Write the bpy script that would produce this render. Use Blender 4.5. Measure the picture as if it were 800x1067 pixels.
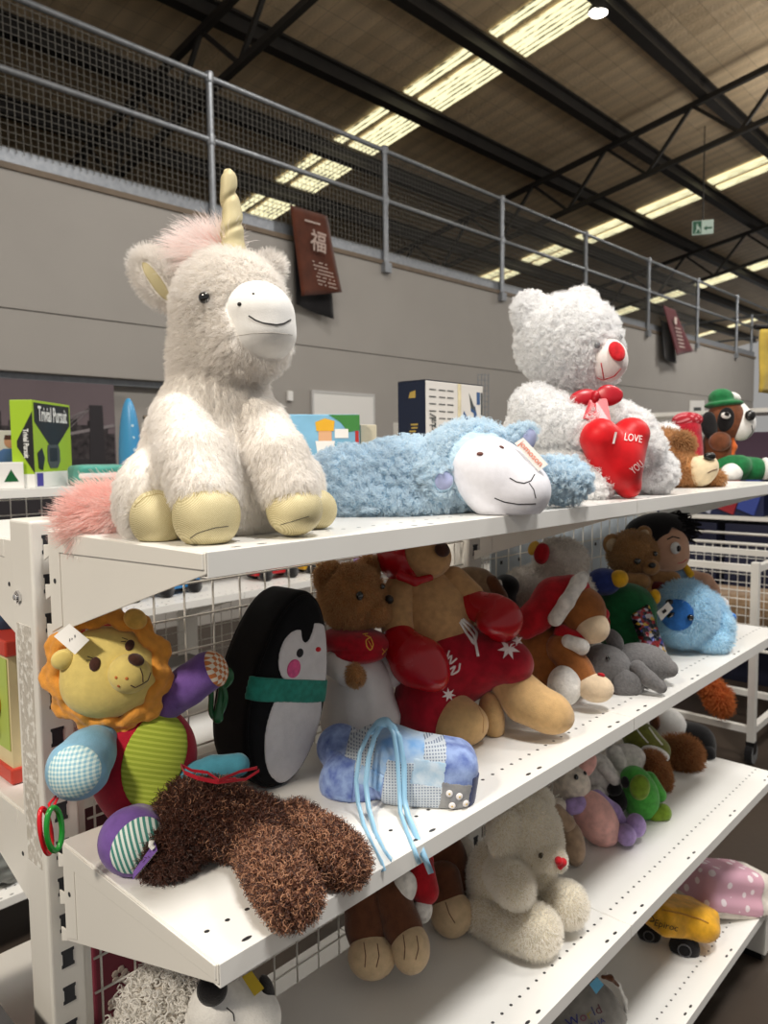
import bpy, math, random
import numpy as np
from mathutils import Vector, Matrix

for _o in list(bpy.data.objects):
    bpy.data.objects.remove(_o)
random.seed(7)
RNG = np.random.default_rng(7)
scene = bpy.context.scene
COL = scene.collection

# ------------------------------------------------------------------ camera
F_PX = 783.6                                   # focal length for an 800 x 1067 frame
CAM_POS = np.array([-0.3881, -0.5903, 1.4391])
YAW, PITCH, ROLL = 0.8161, -0.0782, -0.0116
_cy, _sy = math.cos(YAW), math.sin(YAW)
FWD = np.array([_sy * math.cos(PITCH), _cy * math.cos(PITCH), math.sin(PITCH)])
_r = np.array([_cy, -_sy, 0.0])
_u = np.cross(_r, FWD)
RIGHT = _r * math.cos(ROLL) + _u * math.sin(ROLL)
UP = -_r * math.sin(ROLL) + _u * math.cos(ROLL)
camd = bpy.data.cameras.new('camera')
camd.sensor_fit = 'VERTICAL'
camd.sensor_height = 36.0
camd.sensor_width = 27.0
camd.lens = F_PX / 1067.0 * 36.0
camd.clip_start = 0.02
camd.clip_end = 200
camd.dof.use_dof = True
camd.dof.focus_distance = 0.95
camd.dof.aperture_fstop = camd.lens / 3.0
cam = bpy.data.objects.new('camera', camd)
COL.objects.link(cam)
cam.matrix_world = Matrix(((RIGHT[0], UP[0], -FWD[0], CAM_POS[0]), (RIGHT[1], UP[1], -FWD[1], CAM_POS[1]),
                           (RIGHT[2], UP[2], -FWD[2], CAM_POS[2]), (0, 0, 0, 1)))
scene.camera = cam

# ------------------------------------------------------------------ world, lights, exposure
world = bpy.data.worlds.new('world')
scene.world = world
world.use_nodes = True
_bg = world.node_tree.nodes['Background']
_bg.inputs[0].default_value = (1.0, 0.975, 0.94, 1)
_bg.inputs[1].default_value = 0.33

def area_light(name, loc, size, power, color=(1, .97, .925), target=None, shape='DISK'):
    l = bpy.data.lights.new(name, 'AREA')
    l.shape = shape
    l.size = size
    l.energy = power
    l.color = color
    o = bpy.data.objects.new(name, l)
    COL.objects.link(o)
    o.location = loc
    if target is not None:
        o.rotation_euler = (Vector(target) - Vector(loc)).to_track_quat('-Z', 'Y').to_euler()
    return o

# the hall's high-bay lamps, in rows under the roof (most of them behind and above the camera)
area_light('high_bay_light', (0.2, -1.5, 5.9), 0.9, 240)
area_light('high_bay_light', (-4.6, -0.5, 5.3), 0.9, 440, color=(1, .90, .76))
area_light('high_bay_light', (4.2, -1.6, 6.1), 0.9, 125)
area_light('high_bay_light', (9.5, -1.8, 6.2), 0.9, 210)
area_light('high_bay_light', (3.2, 2.4, 5.9), 0.9, 60)
area_light('high_bay_light', (14.0, 2.4, 6.0), 0.9, 190)
# added fill lights aimed up to brighten the roof lining; no fixtures here
area_light('roof_fill_light', (4.5, 1.5, 5.2), 1.6, 34, target=(4.5, 2.4, 9))
area_light('roof_fill_light', (11.5, 1.5, 5.2), 1.6, 42, target=(11.5, 2.4, 9))
vs = scene.view_settings
vs.view_transform = 'Standard'
vs.look = 'None'
vs.gamma = 1.0
vs.use_curve_mapping = False
vs.exposure = 0.02

# ------------------------------------------------------------------ materials
def lin(c):
    return tuple(((x / 255.0) / 12.92 if x <= 10.3 else ((x / 255.0 + 0.055) / 1.055) ** 2.4) for x in c)

MATS = {}
def _new(name):
    m = bpy.data.materials.new(name)
    m.use_nodes = True
    n = m.node_tree.nodes
    return m, n, m.node_tree.links, n['Principled BSDF']

def fabric(name, rgb, rough=0.9, var=0.12, scale=60, bump=0.25, bscale=None, sheen=0.25, rgb2=None):
    """Cloth or plush: noise-mottled colour and a noise bump."""
    if name in MATS:
        return MATS[name]
    m, n, l, b = _new(name)
    c = lin(rgb)
    tc = n.new('ShaderNodeTexCoord')
    nz = n.new('ShaderNodeTexNoise'); nz.inputs['Scale'].default_value = scale; nz.inputs['Detail'].default_value = 4
    l.new(tc.outputs['Object'], nz.inputs['Vector'])
    mx = n.new('ShaderNodeMix'); mx.data_type = 'RGBA'
    c2 = lin(rgb2) if rgb2 else tuple(x * (1 - 2.2 * var) for x in c)
    c1 = c if rgb2 else tuple(min(1, x * (1 + var)) for x in c)
    mx.inputs[6].default_value = (*c1, 1); mx.inputs[7].default_value = (*c2, 1)
    rp = n.new('ShaderNodeMapRange'); rp.inputs[1].default_value = .35; rp.inputs[2].default_value = .68
    l.new(nz.outputs['Fac'], rp.inputs[0]); l.new(rp.outputs[0], mx.inputs[0])
    l.new(mx.outputs[2], b.inputs['Base Color'])
    b.inputs['Roughness'].default_value = rough
    b.inputs['Specular IOR Level'].default_value = 0.2
    b.inputs['Sheen Weight'].default_value = sheen
    b.inputs['Sheen Roughness'].default_value = 0.5
    n2 = n.new('ShaderNodeTexNoise'); n2.inputs['Scale'].default_value = bscale or scale * 6; n2.inputs['Detail'].default_value = 3
    l.new(tc.outputs['Object'], n2.inputs['Vector'])
    bp = n.new('ShaderNodeBump'); bp.inputs['Strength'].default_value = bump; bp.inputs['Distance'].default_value = 0.004
    l.new(n2.outputs['Fac'], bp.inputs['Height']); l.new(bp.outputs[0], b.inputs['Normal'])
    MATS[name] = m
    return m

def solid(name, rgb, rough=0.5, metal=0.0, spec=0.5, emit=0.0, coat=0.0, alpha=1.0, trans=0.0):
    if name in MATS:
        return MATS[name]
    m, n, l, b = _new(name)
    b.inputs['Base Color'].default_value = (*lin(rgb), 1)
    b.inputs['Roughness'].default_value = rough
    b.inputs['Metallic'].default_value = metal
    b.inputs['Specular IOR Level'].default_value = spec
    b.inputs['Coat Weight'].default_value = coat
    b.inputs['Alpha'].default_value = alpha
    b.inputs['Transmission Weight'].default_value = trans
    if emit:
        b.inputs['Emission Color'].default_value = (*lin(rgb), 1)
        b.inputs['Emission Strength'].default_value = emit
    tc = n.new('ShaderNodeTexCoord')
    nz = n.new('ShaderNodeTexNoise'); nz.inputs['Scale'].default_value = 14; nz.inputs['Detail'].default_value = 4
    l.new(tc.outputs['Object'], nz.inputs['Vector'])
    mr = n.new('ShaderNodeMapRange'); mr.inputs[3].default_value = max(0, rough - .07); mr.inputs[4].default_value = min(1, rough + .07)
    l.new(nz.outputs['Fac'], mr.inputs[0]); l.new(mr.outputs[0], b.inputs['Roughness'])
    MATS[name] = m
    return m

def hairmat(name, rgb, rgb2=None, rough=0.7, spec=0.15, glow=0.45, lift=0.72):
    """Pile strands: each strand picks a tone between the two colours; light passes through the fibre."""
    if name in MATS:
        return MATS[name]
    m, n, l, b = _new(name)
    hi = n.new('ShaderNodeHairInfo')
    mx = n.new('ShaderNodeMix'); mx.data_type = 'RGBA'
    up_ = lambda c: tuple(q ** lift for q in lin(c))      # pile shades itself: fibre is paler than the cloth looks
    mx.inputs[6].default_value = (*up_(rgb), 1); mx.inputs[7].default_value = (*up_(rgb2 or rgb), 1)
    l.new(hi.outputs['Random'], mx.inputs[0]); l.new(mx.outputs[2], b.inputs['Base Color'])
    b.inputs['Roughness'].default_value = rough
    b.inputs['Specular IOR Level'].default_value = spec
    tr = n.new('ShaderNodeBsdfTranslucent'); l.new(mx.outputs[2], tr.inputs[0])
    ms = n.new('ShaderNodeMixShader'); ms.inputs[0].default_value = glow
    out = [q for q in n if q.type == 'OUTPUT_MATERIAL'][0]
    l.new(b.outputs[0], ms.inputs[1]); l.new(tr.outputs[0], ms.inputs[2]); l.new(ms.outputs[0], out.inputs[0])
    MATS[name] = m
    return m

def weave(name, rgb, rgb2, scale=300, rough=.7, metal=0.0, kind='check', dirv=(1, 0, 0), dirw=(0, 0, 1), bump=.3, thresh=.5):
    """Checks, stripes or woven ribs laid out in the object's own coordinates along dirv / dirw."""
    if name in MATS:
        return MATS[name]
    m, n, l, b = _new(name)
    tc = n.new('ShaderNodeTexCoord')
    def ramp(d):
        dp = n.new('ShaderNodeVectorMath'); dp.operation = 'DOT_PRODUCT'; dp.inputs[1].default_value = d
        l.new(tc.outputs['Object'], dp.inputs[0])
        mu = n.new('ShaderNodeMath'); mu.operation = 'MULTIPLY'; mu.inputs[1].default_value = scale
        l.new(dp.outputs['Value'], mu.inputs[0])
        fr = n.new('ShaderNodeMath'); fr.operation = 'FRACT'; l.new(mu.outputs[0], fr.inputs[0])
        gt = n.new('ShaderNodeMath'); gt.operation = 'GREATER_THAN'; gt.inputs[1].default_value = thresh
        l.new(fr.outputs[0], gt.inputs[0])
        return gt
    g1 = ramp(dirv)
    out = g1
    if kind != 'stripe':
        g2 = ramp(dirw)
        cb = n.new('ShaderNodeMath')
        if kind == 'check':
            sb = n.new('ShaderNodeMath'); sb.operation = 'SUBTRACT'
            l.new(g1.outputs[0], sb.inputs[0]); l.new(g2.outputs[0], sb.inputs[1])
            cb.operation = 'ABSOLUTE'; l.new(sb.outputs[0], cb.inputs[0])
        elif kind == 'gingham':
            cb.operation = 'ADD'
            l.new(g1.outputs[0], cb.inputs[0]); l.new(g2.outputs[0], cb.inputs[1])
            h = n.new('ShaderNodeMath'); h.operation = 'MULTIPLY'; h.inputs[1].default_value = .5
            l.new(cb.outputs[0], h.inputs[0]); cb = h
        else:
            cb.operation = 'MULTIPLY'
            l.new(g1.outputs[0], cb.inputs[0]); l.new(g2.outputs[0], cb.inputs[1])
        out = cb
    mx = n.new('ShaderNodeMix'); mx.data_type = 'RGBA'
    mx.inputs[6].default_value = (*lin(rgb), 1); mx.inputs[7].default_value = (*lin(rgb2), 1)
    l.new(out.outputs[0], mx.inputs[0]); l.new(mx.outputs[2], b.inputs['Base Color'])
    b.inputs['Roughness'].default_value = rough
    b.inputs['Metallic'].default_value = metal
    bp = n.new('ShaderNodeBump'); bp.inputs['Strength'].default_value = bump; bp.inputs['Distance'].default_value = 0.001
    l.new(out.outputs[0], bp.inputs['Height']); l.new(bp.outputs[0], b.inputs['Normal'])
    MATS[name] = m
    return m

# ------------------------------------------------------------------ objects
def link(name, me, mat, parent=None, smooth=True, loc=None):
    o = bpy.data.objects.new(name, me)
    COL.objects.link(o)
    mats = mat if isinstance(mat, (list, tuple)) else [mat]
    for m in mats:
        me.materials.append(m)
    if parent is not None:
        o.parent = parent
    if loc is not None:
        o.location = loc
    if smooth and len(me.polygons):
        me.polygons.foreach_set('use_smooth', [True] * len(me.polygons))
    return o

def origin_of(o):
    p = Vector((0, 0, 0))
    while o is not None:
        p = p + Vector(o.location)
        o = o.parent
    return p

def mesh_from(verts, faces):
    me = bpy.data.meshes.new('mesh')
    me.from_pydata([tuple(v) for v in verts], [], [tuple(f) for f in faces])
    me.update()
    return me

def tag(o, label=None, cat=None, group=None, kind=None):
    if label: o['label'] = label
    if cat: o['category'] = cat
    if group: o['group'] = group
    if kind: o['kind'] = kind
    return o

def empty(name, label, cat, loc, group=None, kind=None):
    o = bpy.data.objects.new(name, None)
    o.empty_display_size = 0.05
    COL.objects.link(o)
    o.location = loc
    return tag(o, label, cat, group, kind)

class MB:
    """Collects boxes, bars, prisms and tubes (world coordinates) into ONE mesh."""
    def __init__(self):
        self.v = []; self.f = []; self.mi = []
    def add(self, v, f, mi=0):
        b = len(self.v)
        self.v += [tuple(map(float, x)) for x in v]
        self.f += [tuple(i + b for i in q) for q in f]
        self.mi += [mi] * len(f)
        return self
    def box(self, lo, hi, mi=0):
        x0, y0, z0 = lo; x1, y1, z1 = hi
        return self.add([(x0, y0, z0), (x1, y0, z0), (x1, y1, z0), (x0, y1, z0), (x0, y0, z1), (x1, y0, z1), (x1, y1, z1), (x0, y1, z1)],
                 [(0, 3, 2, 1), (4, 5, 6, 7), (0, 1, 5, 4), (1, 2, 6, 5), (2, 3, 7, 6), (3, 0, 4, 7)], mi)
    def obox(self, c, ax, ay, az, mi=0):
        """box by centre and three half-axis vectors"""
        c, ax, ay, az = map(np.array, (c, ax, ay, az))
        vs_ = [c + sx * ax + sy * ay + sz * az for sz in (-1, 1) for sx, sy in ((-1, -1), (1, -1), (1, 1), (-1, 1))]
        return self.add(vs_, [(0, 3, 2, 1), (4, 5, 6, 7), (0, 1, 5, 4), (1, 2, 6, 5), (2, 3, 7, 6), (3, 0, 4, 7)], mi)
    def bar(self, a, b, w, h=None, mi=0):
        a = np.array(a, float); b = np.array(b, float); d = b - a; L = np.linalg.norm(d); d /= L
        up = np.array((0, 0, 1.)) if abs(d[2]) < .9 else np.array((1., 0, 0))
        s = np.cross(d, up); s /= np.linalg.norm(s); t = np.cross(s, d)
        return self.obox((a + b) / 2, d * L / 2, s * w / 2, t * (h or w) / 2, mi)
    def tube(self, pts, r, n=8, mi=0, closed=False):
        pts = [np.array(p, float) for p in pts]
        m = len(pts)
        rs = r if isinstance(r, (list, tuple, np.ndarray)) else [r] * m
        prev = None; vs_ = []
        for i in range(m):
            a = pts[(i - 1) % m] if closed or i > 0 else pts[i]
            c = pts[(i + 1) % m] if closed or i < m - 1 else pts[i]
            d = c - a; d /= (np.linalg.norm(d) + 1e-12)
            if prev is None:
                ref = np.array((0, 0, 1.)) if abs(d[2]) < .9 else np.array((1., 0, 0))
                s = np.cross(d, ref)
            else:
                s = prev - d * (prev @ d)
            s /= (np.linalg.norm(s) + 1e-12); prev = s
            t = np.cross(d, s)
            for k in range(n):
                q = 2 * math.pi * k / n
                vs_.append(pts[i] + rs[i] * (math.cos(q) * s + math.sin(q) * t))
        fs = []
        for i in range(m if closed else m - 1):
            j = (i + 1) % m
            for k in range(n):
                k2 = (k + 1) % n
                fs.append((i * n + k, i * n + k2, j * n + k2, j * n + k))
        if not closed:
            fs.append(tuple(range(n - 1, -1, -1)))
            fs.append(tuple((m - 1) * n + k for k in range(n)))
        return self.add(vs_, fs, mi)
    def prism(self, poly, ext, mi=0):
        """poly: list of 3D points, ext: extrusion vector"""
        p = [np.array(q, float) for q in poly]; e = np.array(ext, float); n = len(p)
        return self.add(p + [q + e for q in p], [tuple(range(n - 1, -1, -1)), tuple(range(n, 2 * n))] +
                 [(i, (i + 1) % n, (i + 1) % n + n, i + n) for i in range(n)], mi)
    def lathe(self, c, prof, n=24, mi=0, axis=(0, 0, 1)):
        """prof: list of (radius, height along axis)"""
        ax = np.array(axis, float); ax /= np.linalg.norm(ax)
        ref = np.array((1., 0, 0)) if abs(ax[0]) < .9 else np.array((0, 1., 0))
        s = np.cross(ax, ref); s /= np.linalg.norm(s); t = np.cross(ax, s); c = np.array(c, float)
        vs_ = []
        for r, h in prof:
            for k in range(n):
                q = 2 * math.pi * k / n
                vs_.append(c + ax * h + r * (math.cos(q) * s + math.sin(q) * t))
        fs = [(i * n + k, i * n + (k + 1) % n, (i + 1) * n + (k + 1) % n, (i + 1) * n + k) for i in range(len(prof) - 1) for k in range(n)]
        fs += [tuple(range(n - 1, -1, -1)), tuple((len(prof) - 1) * n + k for k in range(n))]
        return self.add(vs_, fs, mi)
    def build(self, name, mat, parent=None, smooth=False, bevel=0.0, seg=2):
        off = np.array(origin_of(parent)) if parent is not None else np.zeros(3)
        vv = np.array(self.v)
        loc = None
        if parent is None:
            loc = (vv.min(0) + vv.max(0)) / 2; loc[2] = vv[:, 2].min()
            off = loc
        me = mesh_from(vv - off, self.f)
        if any(self.mi):
            me.polygons.foreach_set('material_index', self.mi)
        o = link(name, me, mat, parent, smooth, None if loc is None else tuple(loc))
        if bevel:
            b = o.modifiers.new('bevel', 'BEVEL'); b.width = bevel; b.segments = seg; b.limit_method = 'ANGLE'
        return o

# ------------------------------------------------------------------ soft shapes: signed distances, meshed with surface nets
class Sh:
    __slots__ = ('f', 'lo', 'hi')
    def __init__(self, f, lo, hi):
        self.f = f; self.lo = np.array(lo, float); self.hi = np.array(hi, float)

def s_ball(c, r):
    c = np.array(c, float)
    return Sh(lambda P: np.linalg.norm(P - c, axis=1) - r, c - r, c + r)

def s_ell(c, r, M=None):
    c = np.array(c, float); r = np.array(r, float)
    M = np.eye(3) if M is None else np.array(M, float)      # columns: axes
    ext = np.sqrt(((M * r) ** 2).sum(1))
    def f(P):
        q = (P - c) @ M
        k0 = np.linalg.norm(q / r, axis=1); k1 = np.linalg.norm(q / (r * r), axis=1) + 1e-9
        return k0 * (k0 - 1) / k1
    return Sh(f, c - ext, c + ext)

def s_cone(a, ra, b, rb):
    a = np.array(a, float); b = np.array(b, float); ab = b - a; L2 = ab @ ab + 1e-12
    def f(P):
        t = np.clip((P - a) @ ab / L2, 0, 1)
        return np.linalg.norm(P - a - t[:, None] * ab, axis=1) - (ra + t * (rb - ra))
    return Sh(f, np.minimum(a - ra, b - rb), np.maximum(a + ra, b + rb))

def s_box(c, h, M=None, r=0.0):
    c = np.array(c, float); h = np.array(h, float)
    M = np.eye(3) if M is None else np.array(M, float)
    ext = np.abs(M * h).sum(1)
    def f(P):
        q = np.abs((P - c) @ M) - (h - r)
        return np.linalg.norm(np.maximum(q, 0), axis=1) + np.minimum(q.max(1), 0) - r
    return Sh(f, c - ext, c + ext)

def s_uni(shapes, k=0.008):
    shapes = [s for s in shapes if s is not None]
    if len(shapes) == 1:
        return shapes[0]
    def f(P):
        d = shapes[0].f(P)
        for s in shapes[1:]:
            e = s.f(P)
            h = np.clip(.5 + .5 * (e - d) / k, 0, 1)
            d = e + (d - e) * h - k * h * (1 - h)
        return d
    return Sh(f, np.min([s.lo for s in shapes], 0) - k * .3, np.max([s.hi for s in shapes], 0) + k * .3)

def s_int(a, b, k=0.0):
    def f(P):
        x = a.f(P); y = b.f(P)
        if k:
            h = np.clip(.5 - .5 * (y - x) / k, 0, 1)
            return y + (x - y) * h + k * h * (1 - h)
        return np.maximum(x, y)
    return Sh(f, np.maximum(a.lo, b.lo), np.minimum(a.hi, b.hi))

def s_sub(a, b, k=0.0):
    return Sh(s_int(a, Sh(lambda P: -b.f(P), a.lo, a.hi), k).f, a.lo, a.hi)

def s_off(a, t):
    return Sh(lambda P: a.f(P) - t, a.lo - t, a.hi + t)

def s_half(p, n, a):
    """half-space n.(x-p) < 0 with the bounds of shape a"""
    p = np.array(p, float); n = np.array(n, float); n = n / np.linalg.norm(n)
    return Sh(lambda P: (P - p) @ n, a.lo, a.hi)

def s_lump(a, amp, freq, seed=0, octv=5):
    """soft uneven stuffing / wrinkles"""
    g = np.random.default_rng(seed)
    ks = g.normal(size=(octv, 3)); ks = ks / np.linalg.norm(ks, axis=1)[:, None] * freq * (0.7 + 0.9 * g.random((octv, 1)))
    ph = g.random(octv) * 6.28
    def f(P):
        return a.f(P) + amp * np.sin(P @ ks.T + ph).mean(1) * 1.6
    return Sh(f, a.lo - amp, a.hi + amp)

def s_shell_patch(body, region, t=0.0012):
    """a cloth patch following the body's surface where the region lies"""
    r = Sh(region.f, np.maximum(region.lo, body.lo - t), np.minimum(region.hi, body.hi + t))
    return Sh(s_int(s_off(body, t), r).f, r.lo, r.hi)

def surface_net(sh, vox):
    lo = sh.lo - 2.2 * vox; hi = sh.hi + 2.2 * vox
    n = np.maximum(np.ceil((hi - lo) / vox).astype(int) + 1, 4)
    ax = [lo[i] + vox * np.arange(n[i]) for i in range(3)]
    P = np.stack(np.meshgrid(*ax, indexing='ij'), -1).reshape(-1, 3)
    v = sh.f(P).reshape(n)
    s = v < 0
    if not s.any():
        return None
    cs = [(i, j, k) for i in (0, 1) for j in (0, 1) for k in (0, 1)]
    def sl(a, c):
        return a[c[0]:n[0] - 1 + c[0], c[1]:n[1] - 1 + c[1], c[2]:n[2] - 1 + c[2]]
    cnt = sum(sl(s, c).astype(np.int8) for c in cs)
    act = (cnt > 0) & (cnt < 8)
    ci = np.argwhere(act)
    idx = -np.ones(act.shape, int); idx[act] = np.arange(len(ci))
    acc = np.zeros((len(ci), 3)); num = np.zeros(len(ci))
    for a in cs:
        for d in range(3):
            if a[d] == 0:
                b = list(a); b[d] = 1
                va = v[ci[:, 0] + a[0], ci[:, 1] + a[1], ci[:, 2] + a[2]]
                vb = v[ci[:, 0] + b[0], ci[:, 1] + b[1], ci[:, 2] + b[2]]
                x = (va < 0) != (vb < 0)
                t = np.where(x, va / np.where(x, va - vb, 1), 0)
                p = np.array(a, float)[None, :].repeat(len(ci), 0); p[:, d] += t
                acc += p * x[:, None]; num += x
    V = lo + vox * (ci + acc / num[:, None])
    quads = []
    for d in range(3):
        e1, e2 = (d + 1) % 3, (d + 2) % 3
        A = s; a0 = [slice(None)] * 3; a1 = [slice(None)] * 3
        a0[d] = slice(0, n[d] - 1); a1[d] = slice(1, n[d])
        ch = A[tuple(a0)] != A[tuple(a1)]
        E = np.argwhere(ch)
        E = E[(E[:, e1] > 0) & (E[:, e2] > 0) & (E[:, e1] < n[e1] - 1) & (E[:, e2] < n[e2] - 1)]
        if not len(E):
            continue
        def cell(o1, o2):
            q = E.copy(); q[:, e1] -= o1; q[:, e2] -= o2
            return idx[q[:, 0], q[:, 1], q[:, 2]]
        Q = np.stack([cell(1, 1), cell(0, 1), cell(0, 0), cell(1, 0)], 1)
        inside = A[E[:, 0], E[:, 1], E[:, 2]]
        Q[~inside] = Q[~inside][:, ::-1]
        quads.append(Q)
    Q = np.concatenate(quads)
    Q = Q[(Q >= 0).all(1)]
    h = vox * .25                                   # pull the vertices onto the true surface
    for _ in range(2):
        d0 = sh.f(V)
        G = np.stack([sh.f(V + np.eye(3)[i] * h) - d0 for i in range(3)], 1) / h
        g2 = (G * G).sum(1) + 1e-6
        st = np.clip(d0 / g2, -vox * .6, vox * .6)
        V = V - .7 * G * st[:, None]
    return V, Q

def mesh_np(V, Q):
    me = bpy.data.meshes.new('mesh')
    me.vertices.add(len(V)); me.vertices.foreach_set('co', np.ascontiguousarray(V, dtype=np.float32).ravel())
    k = Q.shape[1]
    me.loops.add(Q.size); me.loops.foreach_set('vertex_index', Q.astype(np.int32).ravel())
    me.polygons.add(len(Q)); me.polygons.foreach_set('loop_start', np.arange(0, Q.size, k, dtype=np.int32))
    me.update(calc_edges=True)
    return me

SURF = {}
def soft(name, sh, mat, parent, vox, label=None):
    r = surface_net(sh, vox)
    if r is None:
        print('EMPTY SHAPE', name, parent.name if parent else None)
        r = (np.array([[0, 0, 0], [0, 0, 1e-4], [0, 1e-4, 0], [0, 1e-4, 1e-4.real]]) + sh.lo, np.array([[0, 1, 3, 2]]))
    V, Q = r
    off = np.array(origin_of(parent)) if parent is not None else np.zeros(3)
    loc = None
    if parent is None:
        loc = np.array([(V[:, 0].min() + V[:, 0].max()) / 2, (V[:, 1].min() + V[:, 1].max()) / 2, V[:, 2].min()]); off = loc
    o = link(name, mesh_np(V - off, Q), mat, parent, True, None if loc is None else tuple(loc))
    SURF[o] = (V, Q)
    if label: o['label'] = label
    return o

def strands(name, parent, roots, dirs, L, r, mat, jit=.35, curl=0.0, turns=1.5, npt=4, droop=0.0, clump=0, cl_amt=.7, seed=1, tip=.35, Lvar=.35):
    """fur / mane / tail: one curves object holding every strand"""
    g = np.random.default_rng(seed)
    n = len(roots)
    d = dirs + g.normal(size=(n, 3)) * jit
    d /= np.linalg.norm(d, axis=1)[:, None]
    ll = L * (1 - Lvar + 2 * Lvar * g.random(n))
    t = np.linspace(0, 1, npt)
    s = np.cross(d, g.normal(size=(n, 3))); s /= np.linalg.norm(s, axis=1)[:, None] + 1e-9
    q = np.cross(d, s)
    ph = g.random(n) * 6.28
    X = roots[:, None, :] + d[:, None, :] * (ll[:, None] * t)[:, :, None]
    if curl:
        a = ph[:, None] + 6.283 * turns * t[None, :]
        amp = curl * np.minimum(t * 2, 1)
        X += (s[:, None, :] * (np.cos(a) * amp)[:, :, None] + q[:, None, :] * (np.sin(a) * amp)[:, :, None])
    if droop:
        X[:, :, 2] -= droop * (ll[:, None] * t ** 2)
    if clump:
        ctr = g.integers(0, n, clump)
        RC = roots[ctr]
        best = np.zeros(n, int)
        for i in range(0, n, 4000):
            dd = ((roots[i:i + 4000, None, :] - RC[None]) ** 2).sum(2)
            best[i:i + 4000] = dd.argmin(1)
        w = (cl_amt * t ** 1.3)[None, :, None]
        X = X * (1 - w) + X[ctr[best]] * w
    off = np.array(origin_of(parent))
    hc = bpy.data.hair_curves.new(name)
    hc.add_curves([npt] * n)
    hc.position_data.foreach_set('vector', (X - off).astype(np.float32).ravel())
    ra = hc.attributes.get('radius') or hc.attributes.new('radius', 'FLOAT', 'POINT')
    rr = np.repeat((r * (1 - (1 - tip) * t))[None, :], n, 0)
    ra.data.foreach_set('value', rr.astype(np.float32).ravel())
    o = bpy.data.objects.new(name, hc)
    COL.objects.link(o)
    hc.materials.append(mat)
    o.parent = parent
    o['kind'] = 'stuff'
    return o

def sample(o, n, seed=3):
    V, Q = SURF[o]
    g = np.random.default_rng(seed)
    a, b, c, d = (V[Q[:, i]] for i in range(4))
    N = np.cross(c - a, d - b)
    ar = np.linalg.norm(N, axis=1)
    N = N / (ar[:, None] + 1e-12)
    vn = np.zeros_like(V)
    for i in range(4):
        np.add.at(vn, Q[:, i], N)
    vn /= np.linalg.norm(vn, axis=1)[:, None] + 1e-12
    f = g.choice(len(Q), n, p=ar / ar.sum())
    u = g.random((n, 1)); v = g.random((n, 1))
    def bl(A):
        return (A[Q[f, 0]] * (1 - u) + A[Q[f, 1]] * u) * (1 - v) + (A[Q[f, 3]] * (1 - u) + A[Q[f, 2]] * u) * v
    nn = bl(vn)
    return bl(V), nn / (np.linalg.norm(nn, axis=1)[:, None] + 1e-9)

def fur(o, n, L, r, mat, comb=(0, 0, -.5), keep=None, name='fur', **kw):
    P_, N_ = sample(o, n)
    if keep is not None:
        m = keep(P_); P_, N_ = P_[m], N_[m]
    return strands(name, o, P_ - N_ * L * .05, N_ + np.array(comb), L, r, mat, **kw)

# ------------------------------------------------------------------ from a sight line and a distance to a point of the place
def at(px, py, d):
    return CAM_POS + d * (FWD + (px - 400.0) / F_PX * RIGHT - (py - 533.5) / F_PX * UP)

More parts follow.
